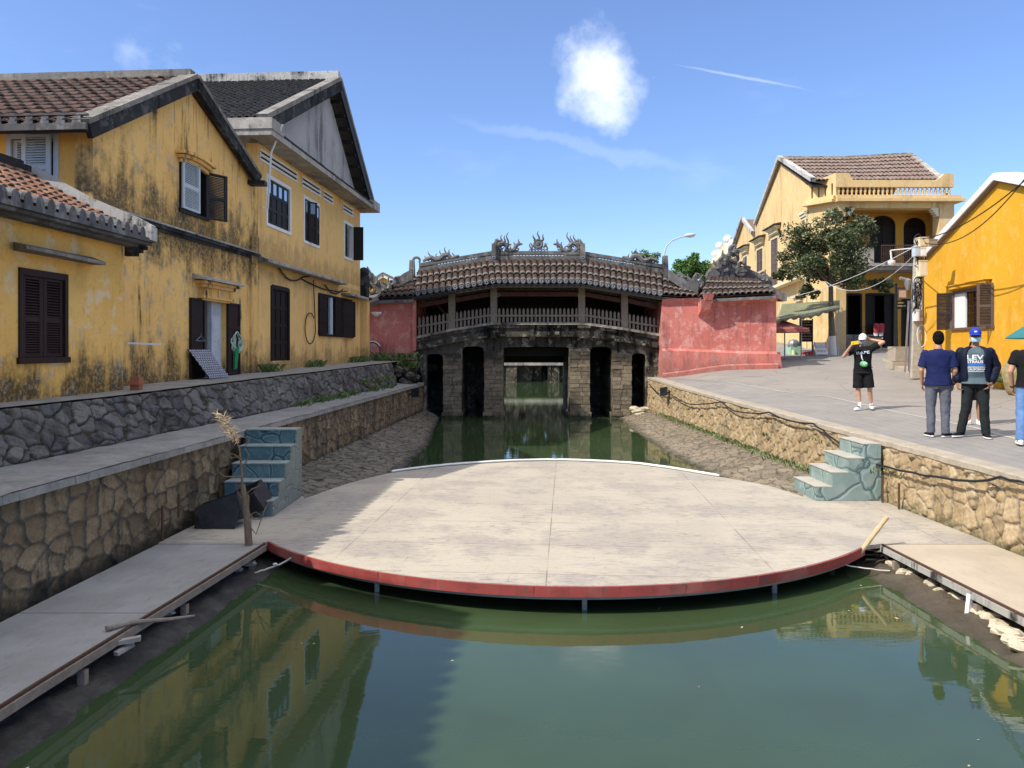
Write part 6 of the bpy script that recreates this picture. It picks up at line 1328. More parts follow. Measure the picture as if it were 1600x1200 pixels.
# second house: smaller gable
h2 = thing('row_house', 'stained yellow gabled house with two shuttered windows between the corner house and the white-finialled facade', 'house', (15.6, 51, 1))
u2a = u_b-.02; u2b = dsp(1145, 0)[0]; a2u, a2v = dsp(1163, 345)
mb = MB(); mb.poly(DS, [[(u2a, GZ), (u2a, dsp(1180,368)[1]), (a2u, a2v), (u2b, dsp(1146,398)[1]), (u2b, GZ)]], -.3, 0); mb.build('wall', M['yD'], h2)
swin(1162.5, 1168.5, 403, 433, h2); swin(1148, 1153.5, 410, 432, h2)
q0 = DS.p(a2u, a2v+.1, .15); q1 = DS.p(u2a, dsp(1180,368)[1]+.1, .15); q2 = DS.p(u2b, dsp(1146,398)[1]+.05, .15); off = Vector((7,0,0))
slabq(h2, 'roof', q1, q1+off, q0+off, q0, .15, M['tD']); slabq(h2, 'roof', q0, q0+off, q2+off, q2, .15, M['tD'])
mb = MB(); mb.beam(q1+Z3*.1, q0+Z3*.1, .2, .2); mb.beam(q0+Z3*.1, q2+Z3*.1, .2, .2); mb.build('verge', M['limew'], h2)
# third: cream facade with urn finials
h3 = thing('row_house', 'cream ornamental facade topped with round white finials, farthest on the right bank', 'house', (16.2, 58, 1))
u3a = u2b-.02; u3b = dsp(1105, 0)[0]; pts = [(1146,420),(1146,398),(1143,385),(1139,378),(1132,378),(1127,388),(1122,394),(1117,400),(1113,410),(1106,414),(1106,425)]
mb = MB(); mb.poly(DS, [[(u3a, GZ), (u3a, dsp(1146,398)[1])]+[dsp(a, b_) for a, b_ in pts[2:-1]]+[(u3b, GZ)]], -.4, 0); mb.build('wall', M['cream'], h3)
mb = MB(); mb.fbox(DS, u3b, u3a, dsp(1125,408)[1], dsp(1125,408)[1]+.2, .002, .35); mb.build('cornice', M['cream'], h3)
for (px, py, r) in ((1145,382,.33), (1137,375,.33), (1124,385,.3), (1117,398,.28)):
    u_, v_ = dsp(px, py); p = DS.p(u_, v_, 0); mb = MB(); mb.ell(p+Z3*.05, (r,r,r), 10, 8); mb.rings([(p.x,p.y,p.z-.9,.2,.2),(p.x,p.y,p.z-.5,.14,.14),(p.x,p.y,p.z-.25,.22,.22)], 8); mb.build('finial', M['white'], h3)
# ================================================================ bright yellow gabled house at the right
e = thing('yellow_house', 'bright yellow house with white-edged gable and open louvred shutters at the right edge', 'house', (15, 22, .6))
EF = FR((9.96, 0), (-.167, -1))
def ep(px, py): return EF.uv(px, py)
eu0 = ep(1444, 0)[0]; ev0 = ep(1447, 408)[1]; eua, eva = ep(1562, 284); eu1 = -15.8; ev1 = ev0-.1
wa = ep(1489, 456); wb = ep(1553, 448); wbt = ep(1489, 513)[1]; wtp = (wa[1]+wb[1])/2
mb = MB(); mb.poly(EF, [[(eu0, .2), (eu1, .2), (eu1, ev1), (eua, eva), (eu0, ev0)], [(wa[0], wbt), (wb[0], wbt), (wb[0], wtp), (wa[0], wtp)]], -.3, 0); mb.build('wall', M['yE'], e)
EB = FR((EF.p(eu0,0).x, EF.p(eu0,0).y), (1, .167)); mb = MB(); mb.hexa([EF.p(eu0,.2,-.301),EF.p(eu0,.2,-8),EF.p(eu0+.3,.2,-8),EF.p(eu0+.3,.2,-.301),EF.p(eu0,ev0,-.301),EF.p(eu0,ev0,-8),EF.p(eu0+.3,ev0,-8),EF.p(eu0+.3,ev0,-.301)]); mb.hexa([EF.p(eu1-.3,.2,-.301),EF.p(eu1-.3,.2,-8),EF.p(eu1,.2,-8),EF.p(eu1,.2,-.301),EF.p(eu1-.3,ev1-.1,-.301),EF.p(eu1-.3,ev1-.1,-8),EF.p(eu1,ev1-.1,-8),EF.p(eu1,ev1-.1,-.301)]); mb.build('wall', M['yE'], e)
q0 = EF.p(eu0-.1, ev0+.02, .12); q1 = EF.p(eua, eva+.08, .12); q2 = EF.p(eu1+.2, ev1, .12); back = -EF.n*8.2
slabq(e, 'roof', q0+back, q0, q1, q1+back, .12, M['tD'], .05); slabq(e, 'roof', q1+back, q1, q2, q2+back, .12, M['tA'], .05)
mb = MB()
for a, b_ in ((q0, q1), (q1, q2)):
    dd = (b_-a).normalized(); nn = EF.n.cross(dd); nn = nn if nn.z > 0 else -nn; n_o = EF.n
    mb.hexa([a-nn*.02-n_o*.55, b_-nn*.02-n_o*.55, b_-nn*.02+n_o*.05, a-nn*.02+n_o*.05, a+nn*.17-n_o*.55, b_+nn*.17-n_o*.55, b_+nn*.17+n_o*.05, a+nn*.17+n_o*.05])
mb.build('verge', M['white'], e)
f = MB(); f.fbox(EF, wa[0]-.02, wa[0]+.05, wbt, wtp, -.15, .03); f.fbox(EF, wb[0]-.05, wb[0]+.02, wbt, wtp, -.15, .03); f.fbox(EF, wa[0]+.05, wb[0]-.05, wtp-.05, wtp+.03, -.15, .031); f.fbox(EF, wa[0]-.05, wb[0]+.05, wbt-.07, wbt, -.15, .06); W_ = f.build('window', M['woodp'], e)
mb = MB(); Lw = wb[0]-wa[0]; mb.fbox(EF, wa[0]+.05, wa[0]+Lw*.30, wbt+.001, wtp-.051, -.14, -.03); mb.build('reveal', M['white'], W_)
mb = MB()
for k in range(5): u_ = wa[0]+Lw*.30+(Lw*.66)*k/4; mb.fbox(EF, u_-.025, u_+.025, wbt, wtp-.05, -.12, -.08)
for k in range(6): z = wbt+.02+(wtp-wbt-.09)*k/5; mb.fbox(EF, wa[0]+Lw*.30, wb[0]-.05, z-.018, z+.018, -.115, -.085)
mb.build('lattice', M['woodr'], W_)
mb = MB(); mb.fbox(EF, wa[0]+.05, wb[0]-.05, wbt, wtp, -.7, -.65); mb.build('curtain', M.setdefault('curt', plain('pale_yellow_curtain', (.75,.62,.25), .9, var=.1)), W_)
louver(W_, EF.sub(wa[0]-.02, R(180-62)), .0, .45, wbt-.05, wtp-.0, -.03, M['woodp'], 24); louver(W_, EF.sub(wa[0]-.02-.02, R(180-8)), .02, .3, wbt-.05, wtp-.0, -.08, M['woodp'], 24) if False else None
louver(W_, EF.sub(wb[0]+.03, R(97)), .0, .42, wbt-.0, wtp+.08, .05, M['woodp'], 24)
ha = ep(1487, 447); hb_ = ep(1548, 436); mb = MB(); mb.fbox(EF, ha[0], hb_[0], (ha[1]+hb_[1])/2-.12, (ha[1]+hb_[1])/2-.02, .002, .16); mb.fbox(EF, ha[0], hb_[0]+.1, (ha[1]+hb_[1])/2-.02, (ha[1]+hb_[1])/2+.0, .002, .20); mb.build('lintel', M['yE'], e)
# kerbed footway in front of it
kp = [GR(a, b_) for a, b_ in ((1378,566),(1398,577),(1428,586),(1468,593),(1540,604),(1600,609),(1700,618))]
kp = kp+[Vector((kp[-1].x-1.0, 12, 0))]
foot = []
for k, (p, q) in enumerate(zip(kp[:-1], kp[1:])):
    n = 4
    for i in range(n): t = i/n; w_ = p.lerp(q, t); foot.append((w_.x, w_.y))
foot.append((kp[-1].x, kp[-1].y))
P1 = []; 
for (x, y) in foot:
    zr = roadz(x, y); xw = EF.p(-max(15.5, min(26.8, y)), 0).x; j = rnd.uniform(-.02,.02)
    P1.append([(x-.05,y-.02,zr-.05), (x-.02+j,y,zr+.12+j*.5), (x+.20,y+.02,zr+.13), (x+.22,y+.02,zr+.12), (max(x+.5, xw+.1), y+.3, zr+.16), (max(x+.6, xw+3), y+1.2, zr+.2)])
struct(gridmesh('footway', np.array(P1), {}, M['kerb'], smooth=False))
# ================================================================ tree in front of the corner house
def leafcloud(mb, c_, r, n, sz, clumps=30, seed=1, hollow=.35, lumpy=.8):
    rr = random.Random(seed); cl_ = []
    for k in range(clumps):
        v = Vector((rr.gauss(0,1), rr.gauss(0,1), rr.gauss(0,1))).normalized()*rr.uniform(hollow, 1)
        cl_.append((Vector((v.x*r[0], v.y*r[1], v.z*r[2]))*.82, rr.uniform(.16,.34)*min(r)*1.25*lumpy, rr.uniform(0,.5)))
    for k in range(n):
        c1_, q, tone = cl_[rr.randrange(clumps)]; v = Vector((rr.gauss(0,1), rr.gauss(0,1), rr.gauss(0,.8))).normalized()*q*rr.random()**.45
        p = Vector(c_)+c1_+v; a = Vector((rr.gauss(0,1), rr.gauss(0,1), rr.gauss(-.2,.6))).normalized(); b_ = a.cross(Vector((rr.gauss(0,1), rr.gauss(0,1), rr.gauss(0,1)))).normalized(); s_ = sz*rr.uniform(.6,1.3)
        mb.add([p-a*s_, p+b_*s_*.42, p+a*s_, p-b_*s_*.42], [(0,1,2,3)], min(1, tone+rr.random()*.5))
    return cl_
def tree(name, label, base, crown_c, r, n, sz, mat, trunk_r, seed, bark=None, clumps=34, wash=0, parts=True, lean=(0,0), hollow=.35, lumpy=.8, group=None):
    t = thing(name, label, 'tree', base, group); mb = MB(); cl_ = leafcloud(mb, crown_c, r, n, sz, clumps, seed, hollow, lumpy)
    mb.build('crown', mat, t, fix=False); mb = MB(); b0 = Vector(base); tp = Vector(crown_c)-Z3*r[2]*.45; mid = b0.lerp(tp, .5)+Vector((rnd.uniform(-.08,.08), 0, 0))
    zs = b0.lerp(mid, wash) if wash else b0
    mb.tube([b0-Z3*.1 if not wash else zs, b0.lerp(mid,.6) if not wash else zs.lerp(mid,.5), mid, tp], [trunk_r*1.2, trunk_r, trunk_r*.9, trunk_r*.7], 10)
    rr = random.Random(seed+5)
    for c1_, q, tone in cl_[::2]:
        e_ = Vector(crown_c)+c1_; m_ = tp.lerp(e_, .5)+Vector((rr.uniform(-.2,.2), rr.uniform(-.2,.2), -.1*r[2])); mb.tube([tp-Z3*rr.uniform(0,.5), m_, e_], [trunk_r*.45, trunk_r*.22, trunk_r*.06], 5)
    mb.build('trunk', bark or M['bark'], t)
    if wash: mb = MB(); mb.tube([b0-Z3*.1, b0.lerp(zs,.5), zs], [trunk_r*1.45, trunk_r*1.2, trunk_r*1.15], 10); mb.build('limewashed_base', M['barkw'], t)
    return t
TY = 34; tb = S(1302, 560, TY); tcx = S(1298, 398, TY)
tree('street_tree', 'dark leafy tree with whitewashed trunk base in front of the corner house', (tb.x, TY, tb.z), (tcx.x, TY, tcx.z), (2.75, 2.0, 2.15), 16000, .085, M['leaf'], .13, 3, wash=.55, clumps=58, hollow=.3, lumpy=.72)
# overhanging twigs of the same tree to its left and lower right
for (px, py, rx_2, rz_2, n_) in ((1255, 372, 1.0, .5, 900), (1225, 430, .8, .5, 700), (1375, 445, .8, .5, 1200), (1265, 455, 1.0, .4, 1000), (1345, 360, .9, .6, 900), (1310, 335, .8, .4, 700)):
    mb = MB(); p = S(px, py, TY); leafcloud(mb, p, (rx_2, .8, rz_2), n_, .085, 14, int(px), .1, 1.0); par = [o for o in bpy.data.objects if o.name == 'street_tree'][0]; mb.build('leafy_branch', M['leaf'], par, fix=False)
p = S(1076, 420, 46); tree('garden_tree', 'fresh green tree behind the right gatehouse roof', (p.x, 46, .9), (p.x, 46, S(0,424,46).z), (1.35, 1.3, 1.35), 6500, .10, M['leaf2'], .10, 11, clumps=40)
p = S(1005, 415, 52); tree('garden_tree', 'sparse green tree behind the right end of the covered bridge roof', (p.x, 52, .9), (p.x, 52, S(0,415,52).z), (1.6, 1.3, 1.2), 2600, .11, M['leaf2'], .10, 12, clumps=26)
for k, (px, Y, h, r) in enumerate(((770, 66, 6.2, 2.6), (905, 58, 6.4, 2.4), (860, 75, 6.3, 2.8), (735, 55, 5.2, 2.0))):
    x = S(px, 0, Y).x; x = -5.8 if x < 1 else max(x, 7.4); tree('canal_tree', ('bushy green canal tree hidden behind the bridge, left bank far', 'bushy green canal tree behind the bridge, right bank near', 'bushy green canal tree behind the bridge, right bank far', 'low green canal tree behind the bridge, left bank near')[k], (x, Y, .8), (x, Y, h-2), (r, r, 2.0), 2600, .16, M['leaf2'], .15, 20+k, clumps=26, group='trees along the canal beyond the bridge')
for k, (px, rz_3) in enumerate(((800, 7.4), (838, 8.2), (876, 7.2))):  # added trees, hidden by the bridge, darken the mirrored opening
    x = S(px,0,68).x; tree('canal_tree', ('hidden dark dense tree added behind the bridge, left of three', 'hidden dark dense tree added behind the bridge, middle of three', 'hidden dark dense tree added behind the bridge, right of three')[k], (x, 68, .9), (x, 68, rz_3-3.9), (2.3, 1.5, 3.6), 6500, .22, M['leaf'], .2, 40+k, clumps=50, hollow=.1, group='trees along the canal beyond the bridge')
t = thing('hedge', 'unseen dark hedge added behind the low footbridge to darken the water reflection', 'hedge', (1, 66, .9)); mb = MB(); leafcloud(mb, (1.2, 64.9, 4.6), (4.4, .7, 3.2), 17000, .23, 90, 77, .0, 1.0); mb.build('foliage', M['leaf'], t, fix=False)  # foliage added out of sight to keep the water under the arch dark
mb = MB(); mb.box(-4.55, 6.55, 65.6, 65.95, -1.5, 3.4); tag(mb.build('added_bank_wall', M['base'], None), 'unseen dark wall added behind the footbridge to keep sky out of the reflection', 'wall')  # added wall blocks the sky gap mirrored below the tree crowns
mb = MB(); mb.box(-4.6, 6.6, 66, 120, -1.5, .9); struct(mb.build('ground', M['ground']))
# small gabled house far behind on the left
sm_ = thing('far_house', 'tiny yellow gable with white bargeboards behind the left gatehouse roof', 'house', (-11, 58, .9)); F6 = FR((0, 58), (1, 0)); fx = lambda px: S(px,0,58).x; fz = lambda py: S(0,py,58).z
mb = MB(); mb.poly(F6, [[(fx(570), .9), (fx(632), .9), (fx(632), fz(443)), (fx(599), fz(429)), (fx(570), fz(446))]], -6, 0); mb.build('wall', M['yE'], sm_)
mb = MB(); mb.beam((fx(580),57.9,fz(441)), (fx(599),57.9,fz(430)), .3, .3); mb.beam((fx(599),57.9,fz(430)), (fx(626),57.9,fz(443)), .3, .3); mb.build('bargeboard', M['white'], sm_)
mb = MB(); mb.beam((fx(576),60.9,fz(442)), (fx(599),60.9,fz(427)), 6.4, .14); mb.beam((fx(599),60.9,fz(427)), (fx(632),60.9,fz(443)), 6.4, .14); mb.build('roof', M['tD'], sm_)
# ================================================================ street furniture and small things
def txt(s, size, wid=None):
    cu = bpy.data.curves.new('t', 'FONT'); cu.body = s; cu.size = size; cu.align_x = 'CENTER'; cu.align_y = 'CENTER'; cu.offset = size*.012; cu.resolution_u = 3
    o = bpy.data.objects.new('t', cu); C.objects.link(o); bpy.context.view_layer.update()
    me = bpy.data.meshes.new_from_object(o); vs = [v.co.copy() for v in me.vertices]; fs = [tuple(p.vertices) for p in me.polygons]
    bpy.data.objects.remove(o); bpy.data.curves.remove(cu); bpy.data.meshes.remove(me)
    if wid:
        w_ = max(v.x for v in vs)-min(v.x for v in vs); k = wid/w_
        vs = [Vector((v.x*k, v.y, 0)) for v in vs]
    return vs, fs
def textpart(s, size, F, u, v, w_, mat, parent, wid=None, name='lettering'):
    vs, fs = txt(s, size, wid); mb = MB(); L = F.d.length; mb.add([F.p(u+q.x/L, v+q.y, w_) for q in vs], fs, .5); return mb.build(name, mat, parent, fix=False)
# concrete utility pole with boxes and wires
PY = 24.2; pb_ = S(1429, 575, PY); ptop = S(1437, 372, PY); px_ = lambda a, Y=PY: S(a,0,Y).x; pz_ = lambda b, Y=PY: S(0,b,Y).z
po = thing('utility_pole', 'leaning concrete utility pole crowded with meter boxes and cables beside the yellow house', 'pole', tuple(pb_))
mb = MB(); mb.beam(pb_-Z3*.3, ptop, .26, .20, up=Vector((0,1,0))); mb.build('shaft', M.setdefault('polec', plain('pole_concrete', (.42,.38,.30), .9, var=.3, sc=8)), po)
mb = MB(); mb.beam(S(1421,580,PY+.05), S(1427,440,PY+.05), .07, .07); mb.beam(S(1414,582,PY), S(1420,470,PY), .045, .045); mb.build('conduit', M['metal'], po)
for (a, b_, c_, d_, m_, nm, lb) in ((1429,374,1443,387,'cream','meter_box',None), (1443,377,1456,386,'metal','meter_box','grey box'), (1422,388,1430,402,'bblue','meter_box','blue-grey box'), (1430,390,1439,402,'white','meter_box','white box'), (1429,410,1441,433,'cream','meter_box','tall cream box'), (1423,486,1428,502,'white','meter_box','slim white box')):
    mb = MB(); mb.box(px_(a), px_(c_), PY-.32, PY-.10, pz_(d_), pz_(b_)); mb.box(px_(a)-.012, px_(c_)+.012, PY-.335, PY-.10, pz_(b_)+.001, pz_(b_)+.03)
    bx_ = mb.build(nm, M[m_], po)
    if lb: bx_['label'] = lb
    mb = MB(); mb.box(px_(a)+.03, px_(c_)-.03, PY-.326, PY-.3201, pz_(d_)+.03, pz_(b_)-.03); mb.build('lid', M[m_], bx_)
mb = MB(); mb.box(px_(1429), px_(1438), PY-.16, PY-.14, pz_(502), pz_(496)); pk = mb.build('notice', M.setdefault('pinkn', plain('pink_notice', (.72,.26,.22), .6, var=.1, bump=0)), po)
mb = MB(); 
for r_ in (0, 1):
    for k in range(5): x = px_(1430.2)+k*.032; mb.box(x, x+.02, PY-.166, PY-.1605, pz_(498.2+r_*2.2)-.012, pz_(498.2+r_*2.2)+.012)
mb.build('lettering', M['white'], pk)
mb = MB(); rr = random.Random(5)
for k in range(14):
    z0 = rr.uniform(372, 470); pts = []; x0_ = rr.uniform(1428, 1441)
    for i in range(9): t = i/8; pts.append(S(x0_+rr.uniform(-3,3), z0+t*rr.uniform(10,34), PY-.15-rr.random()*.15))
    mb.tube(pts, .014, 5)
for (cx1, cy1, r1) in ((1435,374,.16), (1439,378,.14), (1433,395,.15), (1440,400,.17), (1434,441,.16)):
    c_ = S(cx1, cy1, PY-.2); mb.tube([c_+Vector((r1*math.cos(t)*.7,.03*math.sin(3*t),r1*math.sin(t))) for t in np.linspace(0, 11, 40)], .014, 5)
mb.build('tangled_cables', M['cable'], po)
for (cx1, cy1, r1) in ((1433,443,.22), (1434,468,.26), (1436,475,.2), (1440,525,.3), (1435,452,.14)):
    mb = MB(); c_ = S(cx1, cy1, PY-.18); mb.tube([c_+Vector((r1*math.cos(t)*.45,.02*math.sin(3*t),r1*math.sin(t)*1.15)) for t in np.linspace(0, 9.5, 30)], .014, 5); mb.build('coiled_cable', M['cablew'], po)
def wire(pa, pb, sag, r, mat, lb, n=16):
    mb = MB(); droop(mb, pa, pb, sag, r, n, 5); tag(mb.build('overhead_cable', M[mat], None), lb, 'cable', 'cables strung from the utility pole')
wire(S(1437,374,PY), S(1600,283,17), .25, .016, 'cable', 'black overhead cable rising from the pole to the right past the yellow gable')
wire(S(1440,378,PY), S(1610,268,17), .6, .014, 'cable', 'thin lower black cable running from the pole to the upper right')
wire(S(1425,388,PY), S(1180,470,36), .4, .013, 'cablew', 'pale overhead cable crossing the tree from the pole to the left')
wire(S(1427,400,PY), S(1290,440,33), .7, .011, 'cablew', 'second pale cable sagging lower across the tree')
wire(S(1428,380,PY), S(1395,392,33), .3, .016, 'cable', 'short black cable from the pole top to the balcony')
# dome camera on an arm
cm = thing('security_camera', 'white domed camera hanging from a bar in front of the balcony', 'camera', tuple(S(1393,412,26)))
mb = MB(); p = S(1393,412,26); mb.rings([(p.x,p.y,p.z-.06,.02,.02),(p.x,p.y,p.z-.04,.09,.09),(p.x,p.y,p.z+.03,.12,.12),(p.x,p.y,p.z+.10,.12,.12),(p.x,p.y,p.z+.13,.05,.05)], 12); mb.build('dome', M['plastic_w'], cm); mb = MB(); mb.tube([(p.x,p.y,p.z+.1),(p.x-.03,p.y,p.z+.45)], .028, 6); mb.tube([(p.x-.03,p.y,p.z+.45),Vector(S(1424,388,PY+.2))], .02, 6); mb.build('arm', M['plastic_w'], cm)
mb = MB(); p = S(1417,437,PY-.2); mb.tube([p, p+Vector((-.22,0,.05))], .05, 8); mb.rings([(p.x+.03,p.y,p.z-.32,.05,.05),(p.x+.03,p.y,p.z-.15,.1,.1),(p.x+.03,p.y,p.z-.02,.12,.12),(p.x+.03,p.y,p.z+.04,.03,.03)], 10); tag(mb.build('wall_lamp', M['metal'], None), 'grey lamp and speaker bracket on the left side of the utility pole', 'lamp')
# signpost with a square hanging sign and dark board
LY = 30; sp = thing('signpost', 'black iron post with a square framed sign and dark board, left of the utility pole', 'signpost', tuple(S(1400,563,LY)))
mb = MB(); p = S(1400,563,LY); q = S(1400,446,LY); mb.tube([p, p+Z3*.5, p+Z3*.52], [.2,.17,.10], 8); mb.tube([p+Z3*.52, q], [.075,.045], 8); mb.ell(q+Z3*.05, (.06,.06,.07), 8, 6); mb.box(q.x, q.x+.42, LY-.015, LY+.015, S(0,451,LY).z, S(0,450,LY).z+.01); mb.build('post', M['black'], sp)
mb = MB(); mb.box(p.x-.26, p.x+.26, LY-.26, LY+.26, p.z-.5, p.z+.32); mb.build('plinth', M['conc'], sp)
mb = MB(); mb.box(S(1402,0,LY).x, S(1417,0,LY).x, LY-.04, LY+.04, S(0,467,LY).z, S(0,452,LY).z); sg = mb.build('sign', M['woodp'], sp)
mb = MB(); mb.box(S(1404,0,LY).x, S(1415,0,LY).x, LY-.046, LY-.0402, S(0,465,LY).z, S(0,454,LY).z); mb.build('picture', M.setdefault('signo', plain('orange_sign_face', (.55,.33,.20), .6, var=.6, sc=25, bump=0)), sg)
mb = MB(); mb.box(S(1404,0,LY).x, S(1425,0,LY).x, LY+.25, LY+.3, S(0,482,LY).z, S(0,469,LY).z); db = mb.build('board', M['black'], sp)
mb = MB()
for r_, (n_, sx_) in enumerate(((5,1408),(7,1407))):
    for k in range(n_): x = S(sx_+k*2.0,0,LY).x; z = S(0,472.5+r_*5,LY).z; mb.box(x, x+.035, LY+.243, LY+.2495, z-.03, z+.03)
mb.build('lettering', M.setdefault('gold', plain('dull_gold_lettering', (.45,.36,.12), .5, .2, bump=0)), db)
# broken kerb stones at the pole foot
mb = MB(); p = GR(1405, 572, .1); mb.box(p.x-.3, p.x+.45, p.y-.15, p.y+.4, p.z-.1, p.z+.15); tag(mb.build('stone_block', M['kerb'], None), 'low pale stone block on the kerb left of the utility pole', 'stone'); mb = MB(); q = GR(1430, 560, .2); mb.box(q.x-.9, q.x+.1, q.y-.3, q.y+.3, q.z-.1, q.z+.45); tag(mb.build('stone_block', M['kerb'], None), 'taller rough stone block directly behind the foot of the utility pole', 'stone')
# awning, parasol, stall things in front of the corner house
AY = 33.5; aw = thing('awning', 'dirty green canvas awning stretched over the pavement beside the gatehouse', 'awning', tuple(S(1260,560,AY)))
P = []; nx, ny = 26, 10
fr0, fr1 = S(1212,497,31.5), S(1312,478,33.2); bk0, bk1 = S(1222,475,36.5), S(1312,469,36.8)
for j in range(ny+1):
    row = []
    for i in range(nx+1):
        t = i/nx; s_ = j/ny; p = fr0.lerp(fr1, t).lerp(bk0.lerp(bk1, t), s_); p.z += .10*math.sin(t*9)*(1-s_)*.5-.22*math.sin(math.pi*s_)*(.6+.4*math.sin(t*7)); row.append(p)
    P.append(row)
P.insert(0, [q-Z3*(.22+.05*math.sin(i*1.9)) for i, q in enumerate(P[0])])
cn = gridmesh('canvas', np.array([[tuple(q) for q in r] for r in P]), {}, M.setdefault('canvas', plain('grey_green_canvas', (.20,.21,.12), .85, var=.45, sc=3)), aw)
so = cn.modifiers.new('thick', 'SOLIDIFY'); so.thickness = .02
mb = MB()
for a in (fr0, S(1310,478,33.2), S(1252,490,32.2)): mb.tube([a-Z3*.1, (a.x, a.y, roadz(a.x, a.y))], .025, 6)
mb.tube([fr0-Z3*.06, fr1-Z3*.06], .025, 6); mb.build('frame', M['metal'], aw)
UY = 32.6; us = thing('parasol', 'faded maroon market parasol half hidden behind the gatehouse corner', 'parasol', tuple(S(1226,560,UY)))
mb = MB(); c_ = S(1220, 499, UY); n = 8; vs = [c_]+[c_+Vector((1.15*math.cos(2*math.pi*k/n+.3), 1.15*math.sin(2*math.pi*k/n+.3), -.42)) for k in range(n)]+[c_+Vector((1.15*math.cos(2*math.pi*k/n+.3), 1.15*math.sin(2*math.pi*k/n+.3), -.56)) for k in range(n)]
mb.add(vs, [(0, 1+k, 1+(k+1)%n) for k in range(n)]+[(1+k, 1+n+k, 1+n+(k+1)%n, 1+(k+1)%n) for k in range(n)]); mb.build('canopy', M.setdefault('maroon', plain('faded_maroon_cloth', (.30,.10,.085), .9, var=.35, sc=5)), us); mb = MB(); px0 = S(1226,0,UY).x; mb.tube([(px0,UY,c_.z-.02),(px0,UY,roadz(px0,UY))], .028, 8); mb.build('pole', M['metal'], us)
def box_thing(nm, lb, cat, m_, pts, Y, depth=.4, grp=None):
    t = thing(nm, lb, cat, tuple(S((pts[0]+pts[2])/2, pts[3], Y)), grp); return t
SY = 35.0; sx = lambda a, Y=SY: S(a,0,Y).x; sz = lambda b, Y=SY: S(0,b,Y).z
t = thing('menu_board', 'tall rack of brown menu boards beside the street tree', 'menu board', tuple(S(1260,560,SY)))
mb = MB(); mb.box(sx(1251), sx(1269), SY, SY+.05, sz(534), sz(500)); mb.box(sx(1251)-.04, sx(1251), SY-.01, SY+.06, sz(558), sz(498)); mb.box(sx(1269), sx(1269)+.04, SY-.01, SY+.06, sz(558), sz(498)); mb.build('board', M['woodr'], t); mb = MB(); rr = random.Random(9)
for r_ in range(7):
    x = sx(1253)
    while x < sx(1266): w_ = rr.uniform(.03,.10); mb.box(x, x+w_, SY-.008, SY-.001, sz(503+r_*4.4)-.03, sz(503+r_*4.4)+.012); x += w_+.035
mb.build('lettering', M.setdefault('pale_l', plain('pale_lettering', (.42,.33,.25), .8, var=.1, bump=0)), t)
t = thing('a_frame_sign', 'white standing board with red writing on the pavement left of the tree', 'sign', tuple(S(1282,558,SY-1)))
Yq = SY-1; mb = MB(); a0, a1 = S(1273,0,Yq).x, S(1292,0,Yq).x; zt2, zb2 = S(0,535,Yq).z, S(0,558,Yq).z; F7 = FR((0, Yq), (1, 0))
mb.hexa([(a0,Yq-.15,zb2+.12),(a1,Yq-.15,zb2+.12),(a1,Yq-.12,zb2+.12),(a0,Yq-.12,zb2+.12),(a0,Yq+.10,zt2),(a1,Yq+.10,zt2),(a1,Yq+.13,zt2),(a0,Yq+.13,zt2)]); mb.build('board', M['white'], t)
mb = MB(); mb.beam((a0+.03,Yq-.17,zb2), (a0+.03,Yq+.12,zt2+.02), .04, .04); mb.beam((a1-.03,Yq-.17,zb2), (a1-.03,Yq+.12,zt2+.02), .04, .04); mb.beam((a0+.03,Yq+.35,zb2), (a0+.03,Yq+.14,zt2), .03, .03); mb.beam((a1-.03,Yq+.35,zb2), (a1-.03,Yq+.14,zt2), .03, .03); mb.build('frame', M['metal'], t)
mb = MB(); mk2 = MB(); rr = random.Random(3)
for r_, zz in enumerate((.22, .33, .58, .70)):
    x = a0+.06
    while x < a1-.08:
        w_ = rr.uniform(.025,.06); f_ = zz; yq = Yq-.15+.25*f_-.006; z = zb2+.12+(zt2-zb2-.12)*f_; (mb if r_ < 2 else mk2).beam((x,yq,z-.02), (x+w_*.7,yq,z+.022), .018, .004, up=Vector((0,1,0))); (mb if r_ < 2 else mk2).box(x, x+w_, yq-.002, yq+.001, z-.004, z+.004); x += w_+.02
mb.build('red_writing', M.setdefault('redl', plain('red_lettering', (.42,.05,.06), .6, var=.3, bump=0)), t); mk2.build('grey_writing', M['metal'], t)
def stool(px, py, Y, mat, lb, h=.30, w_=.34):
    t = thing('stool', lb, 'stool', tuple(S(px, py, Y))); p = S(px, py, Y); mb = MB(); mb.box(p.x-w_/2, p.x+w_/2, Y-w_/2, Y+w_/2, p.z+h-.05, p.z+h); mb.build('seat', mat, t)
    for a in (-1, 1):
        for b_ in (-1, 1): mb = MB(); mb.beam((p.x+a*w_*.5,Y+b_*w_*.5,p.z), (p.x+a*w_*.38,Y+b_*w_*.38,p.z+h-.05), .05, .05); mb.build('leg', mat, t)
stool(1262, 560, 34.2, M.setdefault('redpl', plain('red_plastic', (.55,.03,.06), .4, var=.08, bump=0)), 'small red plastic stool on the pavement under the awning', .30, .34)
t = thing('table', 'low grey steel table behind the red stool', 'table', tuple(S(1263,558,35.4))); mb = MB(); mb.box(sx(1250), sx(1278), 35.2, 35.9, sz(549), sz(547.5)); mb.build('tabletop', M['metal'], t)
for a in (1251, 1277):
    for b_ in (35.22, 35.86): mb = MB(); mb.box(sx(a)-.02, sx(a)+.02, b_, b_+.04, sz(560), sz(549)-.001); mb.build('leg', M['metal'], t)
t = thing('food_cart', 'mint-green and white vendor cart heaped with bags under the awning', 'cart', tuple(S(1240,560,SY)))
mb = MB(); mb.box(sx(1233), sx(1250), SY-.2, SY+.4, sz(556), sz(541)); mb.build('body', M.setdefault('mint', plain('mint_paint', (.32,.50,.38), .5, var=.15)), t)
